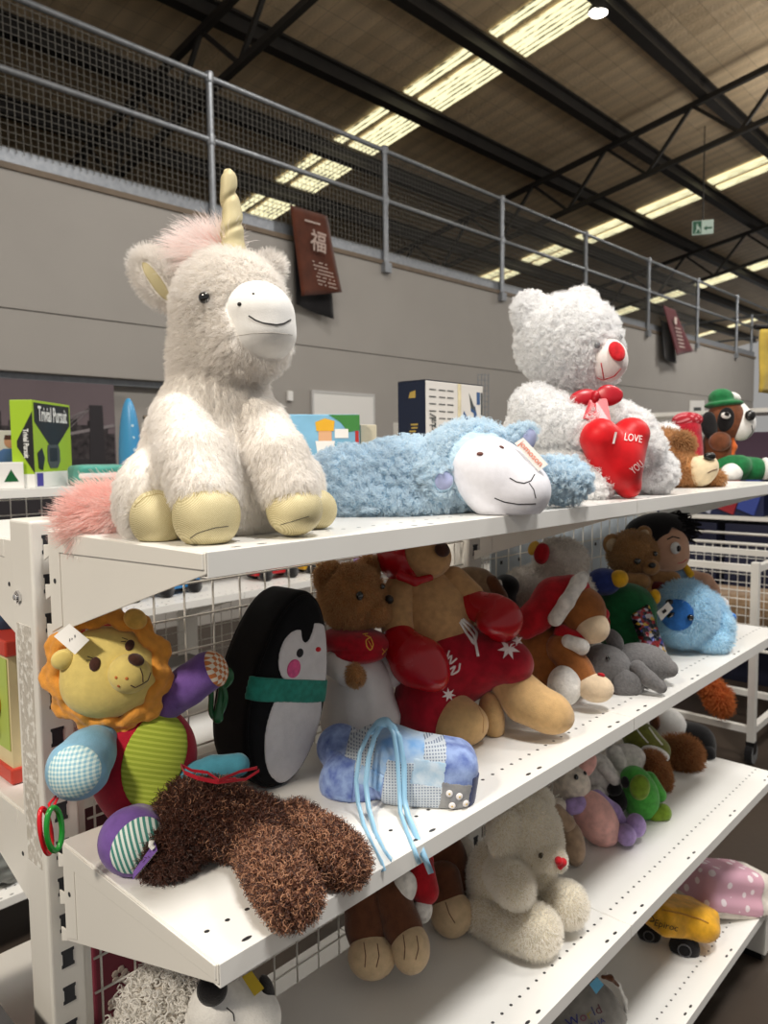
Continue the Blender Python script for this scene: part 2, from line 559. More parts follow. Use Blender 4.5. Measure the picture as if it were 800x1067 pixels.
class Toy:
    """One soft toy; sizes are given in units of the toy's own distance / focal length."""
    def __init__(self, name, label, cat, base, d, z=None, group=None, vox=None):
        self.e = empty(name, label, cat, tuple(base), group)
        self.d = d; self.u = d / F_PX; self.z = base[2] if z is None else z
        self.vox = vox or 3.2
    def p(self, x, y, dd=0):
        return at(x, y, self.d + dd * self.u)
    def ball(self, x, y, r, dd=0):
        return s_ball(self.p(x, y, dd), r * self.u)
    def ell(self, x, y, rx, ry, rz=None, ang=0, dd=0, yaw=0):
        rz = rz or min(rx, ry)
        a = math.radians(ang); b = math.radians(yaw)
        X = RIGHT * math.cos(b) + FWD * math.sin(b); Z = -RIGHT * math.sin(b) + FWD * math.cos(b)
        M = np.stack([X * math.cos(a) + UP * math.sin(a), -X * math.sin(a) + UP * math.cos(a), Z], 1)
        return s_ell(self.p(x, y, dd), np.array([rx, ry, rz]) * self.u, M)
    def box(self, x, y, hx, hy, hz, ang=0, dd=0, yaw=0, r=2):
        a = math.radians(ang); b = math.radians(yaw)
        X = RIGHT * math.cos(b) + FWD * math.sin(b); Z = -RIGHT * math.sin(b) + FWD * math.cos(b)
        M = np.stack([X * math.cos(a) + UP * math.sin(a), -X * math.sin(a) + UP * math.cos(a), Z], 1)
        return s_box(self.p(x, y, dd), np.array([hx, hy, hz]) * self.u, M, r * self.u)
    def chain(self, pts, k=4):
        """pts: (x, y, radius[, depth])"""
        q = [(self.p(p[0], p[1], p[3] if len(p) > 3 else 0), p[2] * self.u) for p in pts]
        return s_uni([s_cone(q[i][0], q[i][1], q[i + 1][0], q[i + 1][1]) for i in range(len(q) - 1)], k * self.u)
    def uni(self, *s, k=8):
        return s_uni(list(s), k * self.u)
    def lump(self, s, amp=1.2, freq=.09, seed=0):
        return s_lump(s, amp * self.u, freq / self.u, seed)
    def lay(self, x, y, z, lift=.0015, front=-.0035):
        """the point where a sight line meets the shelf top, or hangs just in front of its edge"""
        dr = FWD + (x - 400.0) / F_PX * RIGHT - (y - 533.5) / F_PX * UP
        p = CAM_POS + dr * ((z + lift - CAM_POS[2]) / dr[2])
        if p[1] < front:
            p = CAM_POS + dr * ((front - CAM_POS[1]) / dr[1])
        return p
    def hit(self, sh, x, y):
        c = (sh.lo + sh.hi) / 2; rad = np.linalg.norm(sh.hi - sh.lo) / 2
        dr = FWD + (x - 400.0) / F_PX * RIGHT - (y - 533.5) / F_PX * UP
        t = max(.05, (c - CAM_POS) @ FWD - rad); tend = t + 2 * rad
        best = (9, t)
        while t < tend:
            v = float(sh.f((CAM_POS + dr * t)[None])[0])
            if v < best[0]:
                best = (v, t)
            if v < 2e-4:
                break
            t += max(v * .6, 3e-4)
        p = CAM_POS + dr * best[1]
        e = 5e-4
        n = np.array([float(sh.f((p + np.eye(3)[i] * e)[None])[0] - sh.f((p - np.eye(3)[i] * e)[None])[0]) for i in range(3)])
        return p, n / (np.linalg.norm(n) + 1e-9)
    def part(self, name, sh, mat, vox=None, parent=None, label=None, floor=True):
        if floor and sh.lo[2] < self.z + .0008:
            z = self.z + .0008
            a = sh
            sh = Sh(lambda P: np.maximum(a.f(P), z - P[:, 2]), np.maximum(a.lo, [-99, -99, z]), a.hi)
        if .1 < self.z < 1.2 and self.e.location.x < 1.85 and sh.hi[1] > .378 and self.e.location.y < .37:   # pressed flat against the wire panel
            b = sh
            sh = Sh(lambda P: np.maximum(b.f(P), P[:, 1] - .377), b.lo, np.minimum(b.hi, [99, .377, 99]))
        v = (vox or self.vox) * self.u
        big = (sh.hi - sh.lo).max()
        v = max(v, big / 110)
        return soft(name, sh, mat, parent or self.e, v, label)
    def eye(self, sh, x, y, r, mat, name='eye', parent=None, ry=None, flat=.5, sink=.15, ang=0):
        p, n = self.hit(sh, x, y)
        r_ = r * self.u
        a = math.radians(ang)
        X = RIGHT * math.cos(a) + UP * math.sin(a)
        X = X - n * (X @ n); X /= np.linalg.norm(X)
        Y = np.cross(n, X)
        s = s_ell(p + n * r_ * (flat - .15 - sink), (r_, (ry or r) * self.u, r_ * flat), np.stack([X, Y, n], 1))
        return soft(name, s, mat, parent or self.e, max(r_ / 5, .0004))
    def line(self, sh, pts, w, mat, name='stitched_line', parent=None, n=10):
        """a stitched line lying on the surface, through the given sight points"""
        P_ = []
        for i in range(len(pts) - 1):
            for j in range(n):
                t = j / n
                P_.append((pts[i][0] * (1 - t) + pts[i + 1][0] * t, pts[i][1] * (1 - t) + pts[i + 1][1] * t))
        P_.append(pts[-1])
        W_ = [self.hit(sh, *q)[0] for q in P_]
        W_ = [W_[0]] + [(W_[i - 1] + 2 * W_[i] + W_[i + 1]) / 4 for i in range(1, len(W_) - 1)] + [W_[-1]]
        mb = MB(); mb.tube(W_, w * self.u, 6)
        return mb.build(name, mat, parent or self.e, smooth=True)
    def fur(self, o, n, L, r, mat, **kw):
        return fur(o, n, L * self.u, r * self.u, mat, curl=kw.pop('curl', 0) * self.u, **kw)

def text_geo(s, size=1.0, align='CENTER', shear=0.0, spacing=1.0):
    cu = bpy.data.curves.new('text', 'FONT')
    cu.body = s; cu.size = size; cu.align_x = align; cu.align_y = 'CENTER'; cu.shear = shear; cu.space_character = spacing
    cu.resolution_u = 3
    o = bpy.data.objects.new('text', cu)
    COL.objects.link(o)
    bpy.context.view_layer.update()
    me = bpy.data.meshes.new_from_object(o.evaluated_get(bpy.context.evaluated_depsgraph_get()))
    V = np.array([v.co[:] for v in me.vertices]).reshape(-1, 3); Fc = [tuple(p.vertices) for p in me.polygons]
    bpy.data.objects.remove(o); bpy.data.curves.remove(cu); bpy.data.meshes.remove(me)
    return V, Fc

def lettering(s, name, c, xdir, ydir, size, mat, parent, lift=.0006, shear=0.0, spacing=1.0, sx=1.0, align='CENTER', bold=0.0):
    """flat letters, thin but solid, on a plane at point c"""
    V, Fc = text_geo(s, size, align, shear, spacing)
    x = np.array(xdir, float); x /= np.linalg.norm(x); y = np.array(ydir, float); y = y - x * (x @ y); y /= np.linalg.norm(y)
    nrm = np.cross(x, y)
    mb = MB()
    offs = [(0, 0)] if not bold else [(0, 0), (bold, 0), (-bold, 0), (0, bold), (0, -bold)]
    for i, (ox, oy) in enumerate(offs):
        mb.add([np.array(c) + x * (v[0] * sx + ox) + y * (v[1] + oy) + nrm * (lift + i * 2e-5) for v in V], Fc)
    return mb.build(name, mat, parent)
# ================================================================== the hall
def grid_noise_mat(name, rgb, rgb2, scale, rough=.6, bump=.1, bscale=40, metal=0.0, spec=.4):
    m, n, l, b = _new(name)
    tc = n.new('ShaderNodeTexCoord')
    nz = n.new('ShaderNodeTexNoise'); nz.inputs['Scale'].default_value = scale; nz.inputs['Detail'].default_value = 6
    l.new(tc.outputs['Object'], nz.inputs['Vector'])
    mx = n.new('ShaderNodeMix'); mx.data_type = 'RGBA'
    mx.inputs[6].default_value = (*lin(rgb), 1); mx.inputs[7].default_value = (*lin(rgb2), 1)
    l.new(nz.outputs['Fac'], mx.inputs[0]); l.new(mx.outputs[2], b.inputs['Base Color'])
    b.inputs['Roughness'].default_value = rough; b.inputs['Metallic'].default_value = metal
    b.inputs['Specular IOR Level'].default_value = spec
    n2 = n.new('ShaderNodeTexNoise'); n2.inputs['Scale'].default_value = bscale; n2.inputs['Detail'].default_value = 5
    l.new(tc.outputs['Object'], n2.inputs['Vector'])
    bp = n.new('ShaderNodeBump'); bp.inputs['Strength'].default_value = bump; bp.inputs['Distance'].default_value = .01
    l.new(n2.outputs['Fac'], bp.inputs['Height']); l.new(bp.outputs[0], b.inputs['Normal'])
    return m

M_floor = grid_noise_mat('floor_concrete', (74, 62, 52), (40, 34, 29), 1.6, rough=.45, bump=.06)
M_wall = grid_noise_mat('wall_paint', (164, 159, 153), (154, 149, 143), 2.0, rough=.6, bump=.03)
M_wood = grid_noise_mat('capping_wood', (128, 112, 95), (98, 86, 72), 9, rough=.6)
M_galv = grid_noise_mat('galvanised_steel', (165, 168, 172), (118, 122, 128), 24, rough=.42, metal=.55)
M_steel = grid_noise_mat('dark_steel', (64, 60, 56), (46, 43, 40), 5, rough=.55, metal=.2)
M_dark = grid_noise_mat('dark_far_wall', (66, 58, 50), (40, 36, 32), 1.2, rough=.9)
M_white = grid_noise_mat('white_powder_coat', (232, 229, 222), (226, 223, 216), 8, rough=.28, bump=.015, bscale=160, spec=.5)
M_slot = solid('slot_shadow_steel', (38, 40, 46), rough=.6)
M_mesh = solid('white_wire', (222, 219, 212), rough=.4)
M_black = solid('black_plastic', (18, 18, 20), rough=.4)
M_chrome = solid('chrome', (225, 225, 228), rough=.12, metal=1.0)
M_paper = solid('paper_white', (232, 230, 226), rough=.8, spec=.2)

# roof lining: foil-faced insulation held up by a wire grid
def foil_mat():
    m, n, l, b = _new('roof_foil')
    tc = n.new('ShaderNodeTexCoord')
    br = n.new('ShaderNodeTexBrick'); br.offset = 0; br.squash = 1
    br.inputs['Color1'].default_value = (*lin((236, 210, 172)), 1); br.inputs['Color2'].default_value = (*lin((224, 197, 158)), 1)
    br.inputs['Mortar'].default_value = (*lin((190, 166, 134)), 1)
    br.inputs['Scale'].default_value = 1; br.inputs['Mortar Size'].default_value = .004
    br.inputs['Brick Width'].default_value = .30; br.inputs['Row Height'].default_value = .30
    l.new(tc.outputs['Object'], br.inputs['Vector'])
    wv = n.new('ShaderNodeTexWave'); wv.inputs['Scale'].default_value = 1.1; wv.inputs['Distortion'].default_value = 2.5
    wv.bands_direction = 'X'; wv.inputs['Detail'].default_value = 3
    l.new(tc.outputs['Object'], wv.inputs['Vector'])
    mx = n.new('ShaderNodeMix'); mx.data_type = 'RGBA'; mx.blend_type = 'MULTIPLY'; mx.inputs[0].default_value = .16
    l.new(br.outputs['Color'], mx.inputs[6]); l.new(wv.outputs['Color'], mx.inputs[7])
    l.new(mx.outputs[2], b.inputs['Base Color'])
    b.inputs['Roughness'].default_value = .48; b.inputs['Metallic'].default_value = .12
    nz = n.new('ShaderNodeTexNoise'); nz.inputs['Scale'].default_value = 26; nz.inputs['Detail'].default_value = 6
    l.new(tc.outputs['Object'], nz.inputs['Vector'])
    bp = n.new('ShaderNodeBump'); bp.inputs['Strength'].default_value = .5; bp.inputs['Distance'].default_value = .03
    l.new(nz.outputs['Fac'], bp.inputs['Height']); l.new(bp.outputs[0], b.inputs['Normal'])
    return m
M_foil = foil_mat()

TAN = math.tan(math.radians(10))
def roof(y):
    return 6.5 + TAN * (4.83 - y)

def struct(o):
    o['kind'] = 'structure'
    return o

struct(MB().box((-6, -6, -.1), (30, 12, 0)).build('floor', M_floor))
# roof, leaving the skylight openings closed by their own panels laid just under it
mb = MB()
mb.add([(-4, -6, roof(-6)), (32, -6, roof(-6)), (32, 12.2, roof(12.2)), (-4, 12.2, roof(12.2)),
        (-4, -6, roof(-6) + .1), (32, -6, roof(-6) + .1), (32, 12.2, roof(12.2) + .1), (-4, 12.2, roof(12.2) + .1)],
       [(0, 1, 2, 3), (7, 6, 5, 4), (0, 4, 5, 1), (1, 5, 6, 2), (2, 6, 7, 3), (3, 7, 4, 0)])
o = mb.build('ceiling', M_foil); struct(o)

# mezzanine wall, its timber capping, the deck above and the far dark wall
mb = MB()
mb.box((-4, 4.85, 2.46), (17.2, 5.0, 3.385)); mb.box((-4, 4.856, 2.035), (17.2, 5.0, 2.452)); mb.box((3.05, 4.856, 0), (17.2, 5.0, 2.036))
mb.box((-4, 5.0, 0), (3.05, 5.12, 2.036)); mb.box((-4, 4.875, 2.03), (17.2, 4.99, 2.5))
struct(mb.build('wall_back', M_wall))
struct(MB().box((-4, 4.835, 3.385), (17.25, 5.02, 3.43)).build('trim_1', M_wood, bevel=.004))
struct(MB().box((-4, 4.9, 3.25), (17.2, 11.5, 3.38)).build('floor_mezzanine', M_dark))
struct(MB().box((-4, 11.5, 0), (32, 11.7, 5.5)).build('wall_far', M_dark))
struct(MB().box((-4, 4.855, 3.43), (17.2, 4.865, 3.53)).build('trim_2', M_galv))
struct(MB().box((-4, 4.93, 1.985), (3.05, 5.0, 2.035)).build('trim_3', M_galv))

# roof beams along the hall and lattice trusses across it
for yb in (2.35, 3.70, 5.02, 6.4, 7.75, 9.1):
    z = roof(yb)
    mb = MB(); mb.box((-4, yb - .012, z - .205), (31, yb + .012, z - .012))
    mb.box((-4, yb - .075, z - .22), (31, yb + .075, z - .203)); mb.box((-4, yb - .075, z - .04), (31, yb + .075, z - .012))
    struct(mb.build('ceiling_beam', M_steel))
for xt in (4.42, 10.95, 17.5):
    t = empty('roof_truss', {4.42: 'dark steel lattice truss above the left end of the railing',
                             10.95: 'dark steel lattice truss crossing the roof near the upper right corner',
                             17.5: 'far dark steel lattice truss behind the green exit sign'}[xt], 'truss', (xt, 6, roof(6) - .9))
    ys = np.arange(1.2, 10.9, 1.33)
    top = [np.array((xt, y, roof(y) - .27)) for y in ys]; bot = [np.array((xt, y, roof(y) - .95)) for y in ys]
    MB().bar(top[0], top[-1], .075, .075).build('top_chord', M_steel, t)
    MB().bar(bot[0], bot[-1], .07, .07).build('bottom_chord', M_steel, t)
    for i in range(len(ys) - 1):
        MB().bar(top[i + 1] if i % 2 else top[i], (bot[i] + bot[i + 1]) / 2, .045).build('web_bar', M_steel, t)
        MB().bar((bot[i] + bot[i + 1]) / 2, top[i + 1] if not i % 2 else top[i], .045).build('web_bar', M_steel, t)

# skylights: dirty ribbed fibreglass lit by the sky
def sky_mat():
    m, n, l, b = _new('skylight_fibreglass')
    tc = n.new('ShaderNodeTexCoord')
    mp = n.new('ShaderNodeMapping'); mp.inputs['Scale'].default_value = (1, .22, 1)
    l.new(tc.outputs['Object'], mp.inputs[0])
    wv = n.new('ShaderNodeTexWave'); wv.inputs['Scale'].default_value = 3.6; wv.inputs['Distortion'].default_value = .6; wv.inputs['Detail'].default_value = 2
    wv.bands_direction = 'X'; wv.inputs['Detail Scale'].default_value = 3
    nz = n.new('ShaderNodeTexNoise'); nz.inputs['Scale'].default_value = 16; nz.inputs['Detail'].default_value = 6; nz.inputs['Roughness'].default_value = .7
    l.new(tc.outputs['Object'], wv.inputs['Vector']); l.new(mp.outputs[0], nz.inputs['Vector'])
    ad = n.new('ShaderNodeMath'); ad.operation = 'MULTIPLY_ADD'; ad.inputs[1].default_value = .34
    l.new(wv.outputs['Fac'], ad.inputs[0]); l.new(nz.outputs['Fac'], ad.inputs[2])
    rp = n.new('ShaderNodeMapRange'); rp.inputs[1].default_value = .46; rp.inputs[2].default_value = .60; rp.inputs[3].default_value = .05; rp.inputs[4].default_value = 1.3
    l.new(ad.outputs[0], rp.inputs[0])
    b.inputs['Base Color'].default_value = (*lin((120, 112, 86)), 1)
    b.inputs['Emission Color'].default_value = (*lin((252, 244, 196)), 1)
    mu = n.new('ShaderNodeMath'); mu.operation = 'MULTIPLY'; mu.inputs[1].default_value = 1.0
    l.new(rp.outputs[0], mu.inputs[0]); l.new(mu.outputs[0], b.inputs['Emission Strength'])
    return m
M_sky = sky_mat()
beams = (1.0, 2.35, 3.70, 5.02, 6.4, 7.75, 9.1, 10.4)
wn = 0
for strips in (((7.40, 7.57), (7.70, 8.20)), ((14.42, 14.70), (14.86, 15.12)), ((21.0, 21.2), (21.3, 21.6)), ((27.6, 27.9),)):
    for (xa, xb) in strips:
        for i in range(len(beams) - 1):
            if strips[0][0] > 20 and i < 2: continue
            y0, y1 = beams[i] + .11, beams[i + 1] - .11
            mb = MB(); mb.add([(x, y, roof(y) - dz) for dz in (.012, .03) for x, y in ((xa, y0), (xb, y0), (xb, y1), (xa, y1))],
                              [(0, 1, 2, 3), (7, 6, 5, 4), (0, 4, 5, 1), (1, 5, 6, 2), (2, 6, 7, 3), (3, 7, 4, 0)])
            wn += 1
            struct(mb.build('window_%d' % wn, M_sky))

# the high-bay lamp in view
M_lampglow = solid('lamp_glow', (255, 246, 232), emit=9.0)
lp = (8.0, 3.8, roof(3.8) - .19)
t = empty('high_bay_lamp', 'round glowing high-bay lamp under the roof at the top edge', 'lamp', lp)
MB().lathe(lp, [(.11, 0), (.125, .03), (.10, .06), (.05, .10), (.03, .13)], 24).build('lamp_housing', M_steel, t, smooth=True)
MB().lathe((lp[0], lp[1], lp[2] - .022), [(.06, 0), (.098, .006), (.108, .021)], 24).build('lamp_lens', M_lampglow, t, smooth=True)
MB().tube([(lp[0], lp[1], lp[2] + .12), (lp[0], lp[1], roof(3.8) - .003)], .008, 6).build('hanging_rod', M_steel, t)

# green running-man exit sign
ec = at(732, 237, 12.2); ex = RIGHT * .9 + UP * .3 - FWD * .3; ex = np.array((ex[0], ex[1], 0)); ex /= np.linalg.norm(ex)
en = np.array((ex[1], -ex[0], 0)); ez = np.array((0, 0, 1.))
M_exit = solid('exit_green', (60, 110, 84), emit=.12); M_exitw = solid('exit_white', (196, 214, 200), emit=.25)
t = empty('exit_sign', 'small green and white running man exit sign hung under the roof', 'sign', tuple(ec - ez * .11))
MB().obox(ec, ex * .16, en * .02, ez * .11).build('sign_box', M_exitw, t, bevel=.004)
mb = MB()
def fl(pts, o=.0215):
    mb.add([ec + ex * a + ez * b + en * o for a, b in pts], [tuple(range(len(pts)))])
fl([(-.15, -.1), (-.02, -.1), (-.02, .1), (-.15, .1)])
fl([(.01, -.02), (.06, -.06), (.06, -.035), (.14, -.035), (.14, -.005), (.06, -.005), (.06, .02)])
mb.build('green_panel', M_exit, t)
mb = MB()
fl([(-.10, .045), (-.085, .06), (-.07, .045), (-.085, .03)], .0222)
fl([(-.10, .025), (-.075, .03), (-.07, -.02), (-.09, -.03)], .0222)
fl([(-.09, -.02), (-.12, -.08), (-.105, -.085), (-.075, -.03)], .0222)
fl([(-.075, -.02), (-.045, -.045), (-.05, -.08), (-.035, -.08), (-.03, -.035), (-.06, -.005)], .0222)
fl([(-.075, .02), (-.04, .0), (-.045, -.012), (-.08, .005)], .0222)
mb.build('running_figure', M_exitw, t)
MB().tube([ec + ez * .11, (ec[0], ec[1], roof(ec[1]) - .003)], .01, 6).build('hanging_rod', M_steel, t)

# tubular railing with wire infill along the mezzanine edge
X0, SP, YR, ZT = 3.3423, 2.1036, 4.83, 4.5249
t = empty('mezzanine_railing', 'grey galvanised pipe railing with square wire infill along the mezzanine', 'railing', (X0, YR, 3.43))
for k in range(-2, 8):
    x = X0 + SP * k
    mb = MB(); mb.tube([(x, YR, 3.32), (x, YR, ZT + .02)], .030, 10)
    for z in (ZT, 4.03):
        mb.lathe((x, YR, z - .04), [(.037, 0), (.040, .015), (.040, .065), (.037, .08)], 10)
    mb.box((x - .05, YR - .04, 3.30), (x + .05, YR + .02, 3.40))
    mb.build('railing_post', M_galv, t, smooth=False)
for z, nm in ((ZT, 'top_rail'), (4.03, 'middle_rail')):
    MB().tube([(X0 - 2.4 * SP, YR, z), (X0 + 7.6 * SP, YR, z)], .024, 10).build(nm, M_galv, t, smooth=True)
M_infill = solid('infill_wire', (112, 109, 103), rough=.6)
for k in range(-2, 5):
    mb = MB(); xa = X0 + SP * k + .04; xb = xa + SP - .08
    for x in np.arange(xa, xb, .05):
        mb.tube([(x, YR + .012, 3.5), (x, YR + .012, 4.5)], .0026, 4)
    for z in np.arange(3.53, 4.5, .05):
        mb.tube([(xa, YR + .008, z), (xb, YR + .008, z)], .0026, 4)
    mb.build('wire_infill', M_infill, t)
t = empty('return_railing', 'grey pipe railing turning off at the far end of the mezzanine', 'railing', (18.4, 5.5, 3.43))
for y in (5.3, 6.9):
    MB().tube([(18.4, y, 3.43), (18.4, y, 4.54)], .03, 8).build('railing_post', M_galv, t)
for z, nm in ((4.5, 'top_rail'), (4.0, 'middle_rail')):
    MB().tube([(18.4, 4.95, z), (18.4, 7.4, z)], .024, 8).build(nm, M_galv, t)

# cloth banners hung over the railing
def cloth(name, pts_top, pts_bot, mat, parent=None, nx=10, nz=14, wave=.02, thick=.003, amp_end=0.0):
    A, B = [np.array(p, float) for p in pts_top]; Cc, D = [np.array(p, float) for p in pts_bot]
    vs_ = []
    for j in range(nz + 1):
        t_ = j / nz
        for i in range(nx + 1):
            s_ = i / nx
            p = (A * (1 - s_) + B * s_) * (1 - t_) + (Cc * (1 - s_) + D * s_) * t_
            p = p + np.array((0, -1, 0)) * (wave * math.sin(s_ * 5 + t_ * 2) * t_ + amp_end * s_ * t_ ** 2)
            vs_.append(p)
    fs = [(j * (nx + 1) + i, j * (nx + 1) + i + 1, (j + 1) * (nx + 1) + i + 1, (j + 1) * (nx + 1) + i) for j in range(nz) for i in range(nx)]
    o = MB().add(vs_, fs).build(name, mat, parent, smooth=True)
    s = o.modifiers.new('thickness', 'SOLIDIFY'); s.thickness = thick
    return o
M_brown = fabric('banner_brown', (84, 42, 26), scale=8, bump=.1)
M_blackc = fabric('banner_black', (26, 24, 26), scale=8, bump=.1)
M_red = fabric('banner_red', (88, 24, 32), scale=8, bump=.1)
M_print = solid('pale_print', (206, 190, 180), rough=.8)
t = empty('hanging_banner', 'black cloth banner hanging behind the brown one on the wall', 'banner', (4.38, 4.77, 2.75), 'banners on the railing')
cloth('cloth', [(4.16, 4.78, 3.60), (4.60, 4.78, 3.60)], [(4.16, 4.77, 2.80), (4.62, 4.76, 2.72)], M_blackc, t)
t = empty('hanging_banner', 'brown cloth banner with a white emblem hanging from the railing', 'banner', (4.35, 4.72, 2.9), 'banners on the railing')
cloth('cloth', [(4.10, 4.74, 3.66), (4.55, 4.74, 3.66)], [(4.15, 4.68, 2.86), (4.64, 4.66, 2.96)], M_brown, t, wave=.015)
lettering('福', 'white_emblem', (4.36, 4.655, 3.36), (1, 0, -.05), (.08, 0, 1), .20, solid('emblem_print', (176, 156, 146), rough=.8), t, bold=.003)
mb = MB()
for r_ in range(7):
    for q in range(9):
        if RNG.random() < .75:
            x = 4.27 + q * .026 + r_ * .008; z = 3.18 - r_ * .033 - q * .001
            mb.obox((x, 4.632 - r_ * .0035 + .012 * 0, z), (.009, 0, 0), (0, .001, 0), (0, 0, .004))
for q in range(8):
    mb.obox((4.245 + q * .024, 4.70, 3.55), (.008, 0, 0), (0, .001, 0), (0, 0, .007))
mb.build('small_print_rows', M_print, t)
t = empty('hanging_banner', 'black cloth banner hanging behind the dark red one', 'banner', (12.5, 4.75, 2.95), 'banners on the railing')
cloth('cloth', [(12.15, 4.78, 3.6), (12.65, 4.78, 3.6)], [(12.2, 4.76, 2.98), (12.75, 4.76, 2.93)], M_blackc, t)
t = empty('hanging_banner', 'dark red cloth banner with pale print hanging from the railing', 'banner', (12.6, 4.7, 3.05), 'banners on the railing')
cloth('cloth', [(12.1, 4.73, 3.84), (12.6, 4.73, 3.82)], [(12.45, 4.64, 3.03), (13.1, 4.6, 3.15)], M_red, t, wave=.015)
mb = MB()
for r_ in range(6):
    for q in range(5):
        mb.obox((12.45 + q * .05 + r_ * .03, 4.655 - r_ * .004, 3.50 - r_ * .06), (.018, 0, 0), (0, .001, 0), (0, 0, .01))
mb.obox((12.47, 4.66, 3.62), (.05, 0, 0), (0, .001, 0), (0, 0, .06))
mb.build('pale_print', M_print, t)

for i_, (b_, xs) in enumerate((('hanging_banner', (4.20, 4.56)), ('hanging_banner.001', (4.13, 4.52)), ('hanging_banner.002', (12.2, 12.6)), ('hanging_banner.003', (12.13, 12.57)))):
    zt = (3.6, 3.66, 3.6, 3.83)[i_]; yt = (4.78, 4.74, 4.78, 4.73)[i_]
    for x in xs:
        MB().tube([(x, yt, zt - .02), (x, yt + .03, zt + .05), (x, 4.842, zt + .06)], .006, 6).build('tie_cord', M_black, bpy.data.objects[b_])
# whiteboard and little sensor on the wall
t = empty('whiteboard', 'small white board fixed to the grey wall behind the iron box', 'whiteboard', (4.85, 4.84, 1.45))
MB().box((4.42, 4.835, 1.42), (5.24, 4.85, 2.03)).build('board', M_paper, t)
M_frame = solid('pale_frame', (196, 194, 192), rough=.5)
mb = MB(); mb.box((4.40, 4.83, 2.02), (5.26, 4.85, 2.045)); mb.box((4.40, 4.83, 1.40), (5.26, 4.85, 1.42)); mb.box((4.40, 4.83, 1.42), (4.42, 4.85, 2.02)); mb.box((5.24, 4.83, 1.42), (5.26, 4.85, 2.02))
mb.build('frame', M_frame, t)
tag(MB().box((4.10, 4.82, 1.93), (4.16, 4.85, 2.02)).build('wall_switch', M_paper, bevel=.004), 'small pale switch box on the wall left of the whiteboard', 'switch')
# ================================================================== the near display shelving (double sided)
def board_mat():
    """white shelf steel with a row of small punched holes and pairs of slots along the front edge"""
    m, n, l, b = _new('punched_shelf_steel')
    tc = n.new('ShaderNodeTexCoord'); sp = n.new('ShaderNodeSeparateXYZ'); l.new(tc.outputs['Object'], sp.inputs[0])
    def math_(op, a, b_=None, c=None):
        q = n.new('ShaderNodeMath'); q.operation = op
        for i, v in enumerate((a, b_, c)):
            if v is None: continue
            if isinstance(v, (int, float)): q.inputs[i].default_value = v
            else: l.new(v, q.inputs[i])
        return q.outputs[0]
    x, y = sp.outputs[0], sp.outputs[1]
    def dot(xc, yc, rx, ry):
        a = math_('POWER', math_('DIVIDE', xc, rx), 2); c = math_('POWER', math_('DIVIDE', yc, ry), 2)
        return math_('LESS_THAN', math_('ADD', a, c), 1.0)
    xm = math_('SUBTRACT', math_('FRACT', math_('DIVIDE', math_('ADD', x, .0163), .0254)), .5)
    row = dot(math_('MULTIPLY', xm, .0254), math_('SUBTRACT', y, .0525), .0030, .0026)
    outs = [row]
    for xc in (.058, .322, .582, .847):
        for s in (-.0155, .0155):
            outs.append(dot(math_('SUBTRACT', x, xc + s), math_('SUBTRACT', y, .0125), .0062, .0026))
    acc = outs[0]
    for q in outs[1:]:
        acc = math_('MAXIMUM', acc, q)
    nz = n.new('ShaderNodeTexNoise'); nz.inputs['Scale'].default_value = 7; nz.inputs['Detail'].default_value = 8
    l.new(tc.outputs['Object'], nz.inputs['Vector'])
    m0 = n.new('ShaderNodeMix'); m0.data_type = 'RGBA'
    m0.inputs[6].default_value = (*lin((236, 235, 231)), 1); m0.inputs[7].default_value = (*lin((224, 222, 217)), 1)
    l.new(nz.outputs['Fac'], m0.inputs[0])
    mx = n.new('ShaderNodeMix'); mx.data_type = 'RGBA'
    l.new(m0.outputs[2], mx.inputs[6]); mx.inputs[7].default_value = (*lin((46, 46, 48)), 1)
    l.new(acc, mx.inputs[0]); l.new(mx.outputs[2], b.inputs['Base Color'])
    b.inputs['Roughness'].default_value = .30
    return m
M_board = board_mat()

def make_board(parent, x0, x1, yf, yb, z, rev=False, holes=True, lip=.025):
    """pressed steel shelf: top sheet, front lip, back flange (object origin at its front left corner)"""
    y0, y1 = (yf, yb)
    sgn = 1 if yb > yf else -1
    g = .0012
    V = []
    prof = [(yb, z - .02), (yb, z), (yf, z), (yf, z - lip), (yf + sgn * .012, z - lip), (yf + sgn * .012, z - lip + .0015),
            (yf + sgn * .0015, z - lip + .0015), (yf + sgn * .0015, z - .0015), (yb - sgn * .0015, z - .0015), (yb - sgn * .0015, z - .02)]
    me_v = [(x, a, b_) for x in (x0 + g, x1 - g) for a, b_ in prof]
    n = len(prof)
    fs = [(i, (i + 1) % n, (i + 1) % n + n, i + n) for i in range(n)]
    fs += [tuple(range(n - 1, -1, -1)), tuple(range(n, 2 * n))]
    if sgn < 0: fs = [f[::-1] for f in fs]
    off = Vector((x0, yf, z)) - origin_of(parent)
    me = mesh_from([(a - x0, b_ - yf, c - z) for a, b_, c in me_v], fs)
    o = link('shelf', me, M_board if holes else M_white, parent, False, off)
    b = o.modifiers.new('bevel', 'BEVEL'); b.width = .0016; b.segments = 3; b.limit_method = 'ANGLE'
    return o

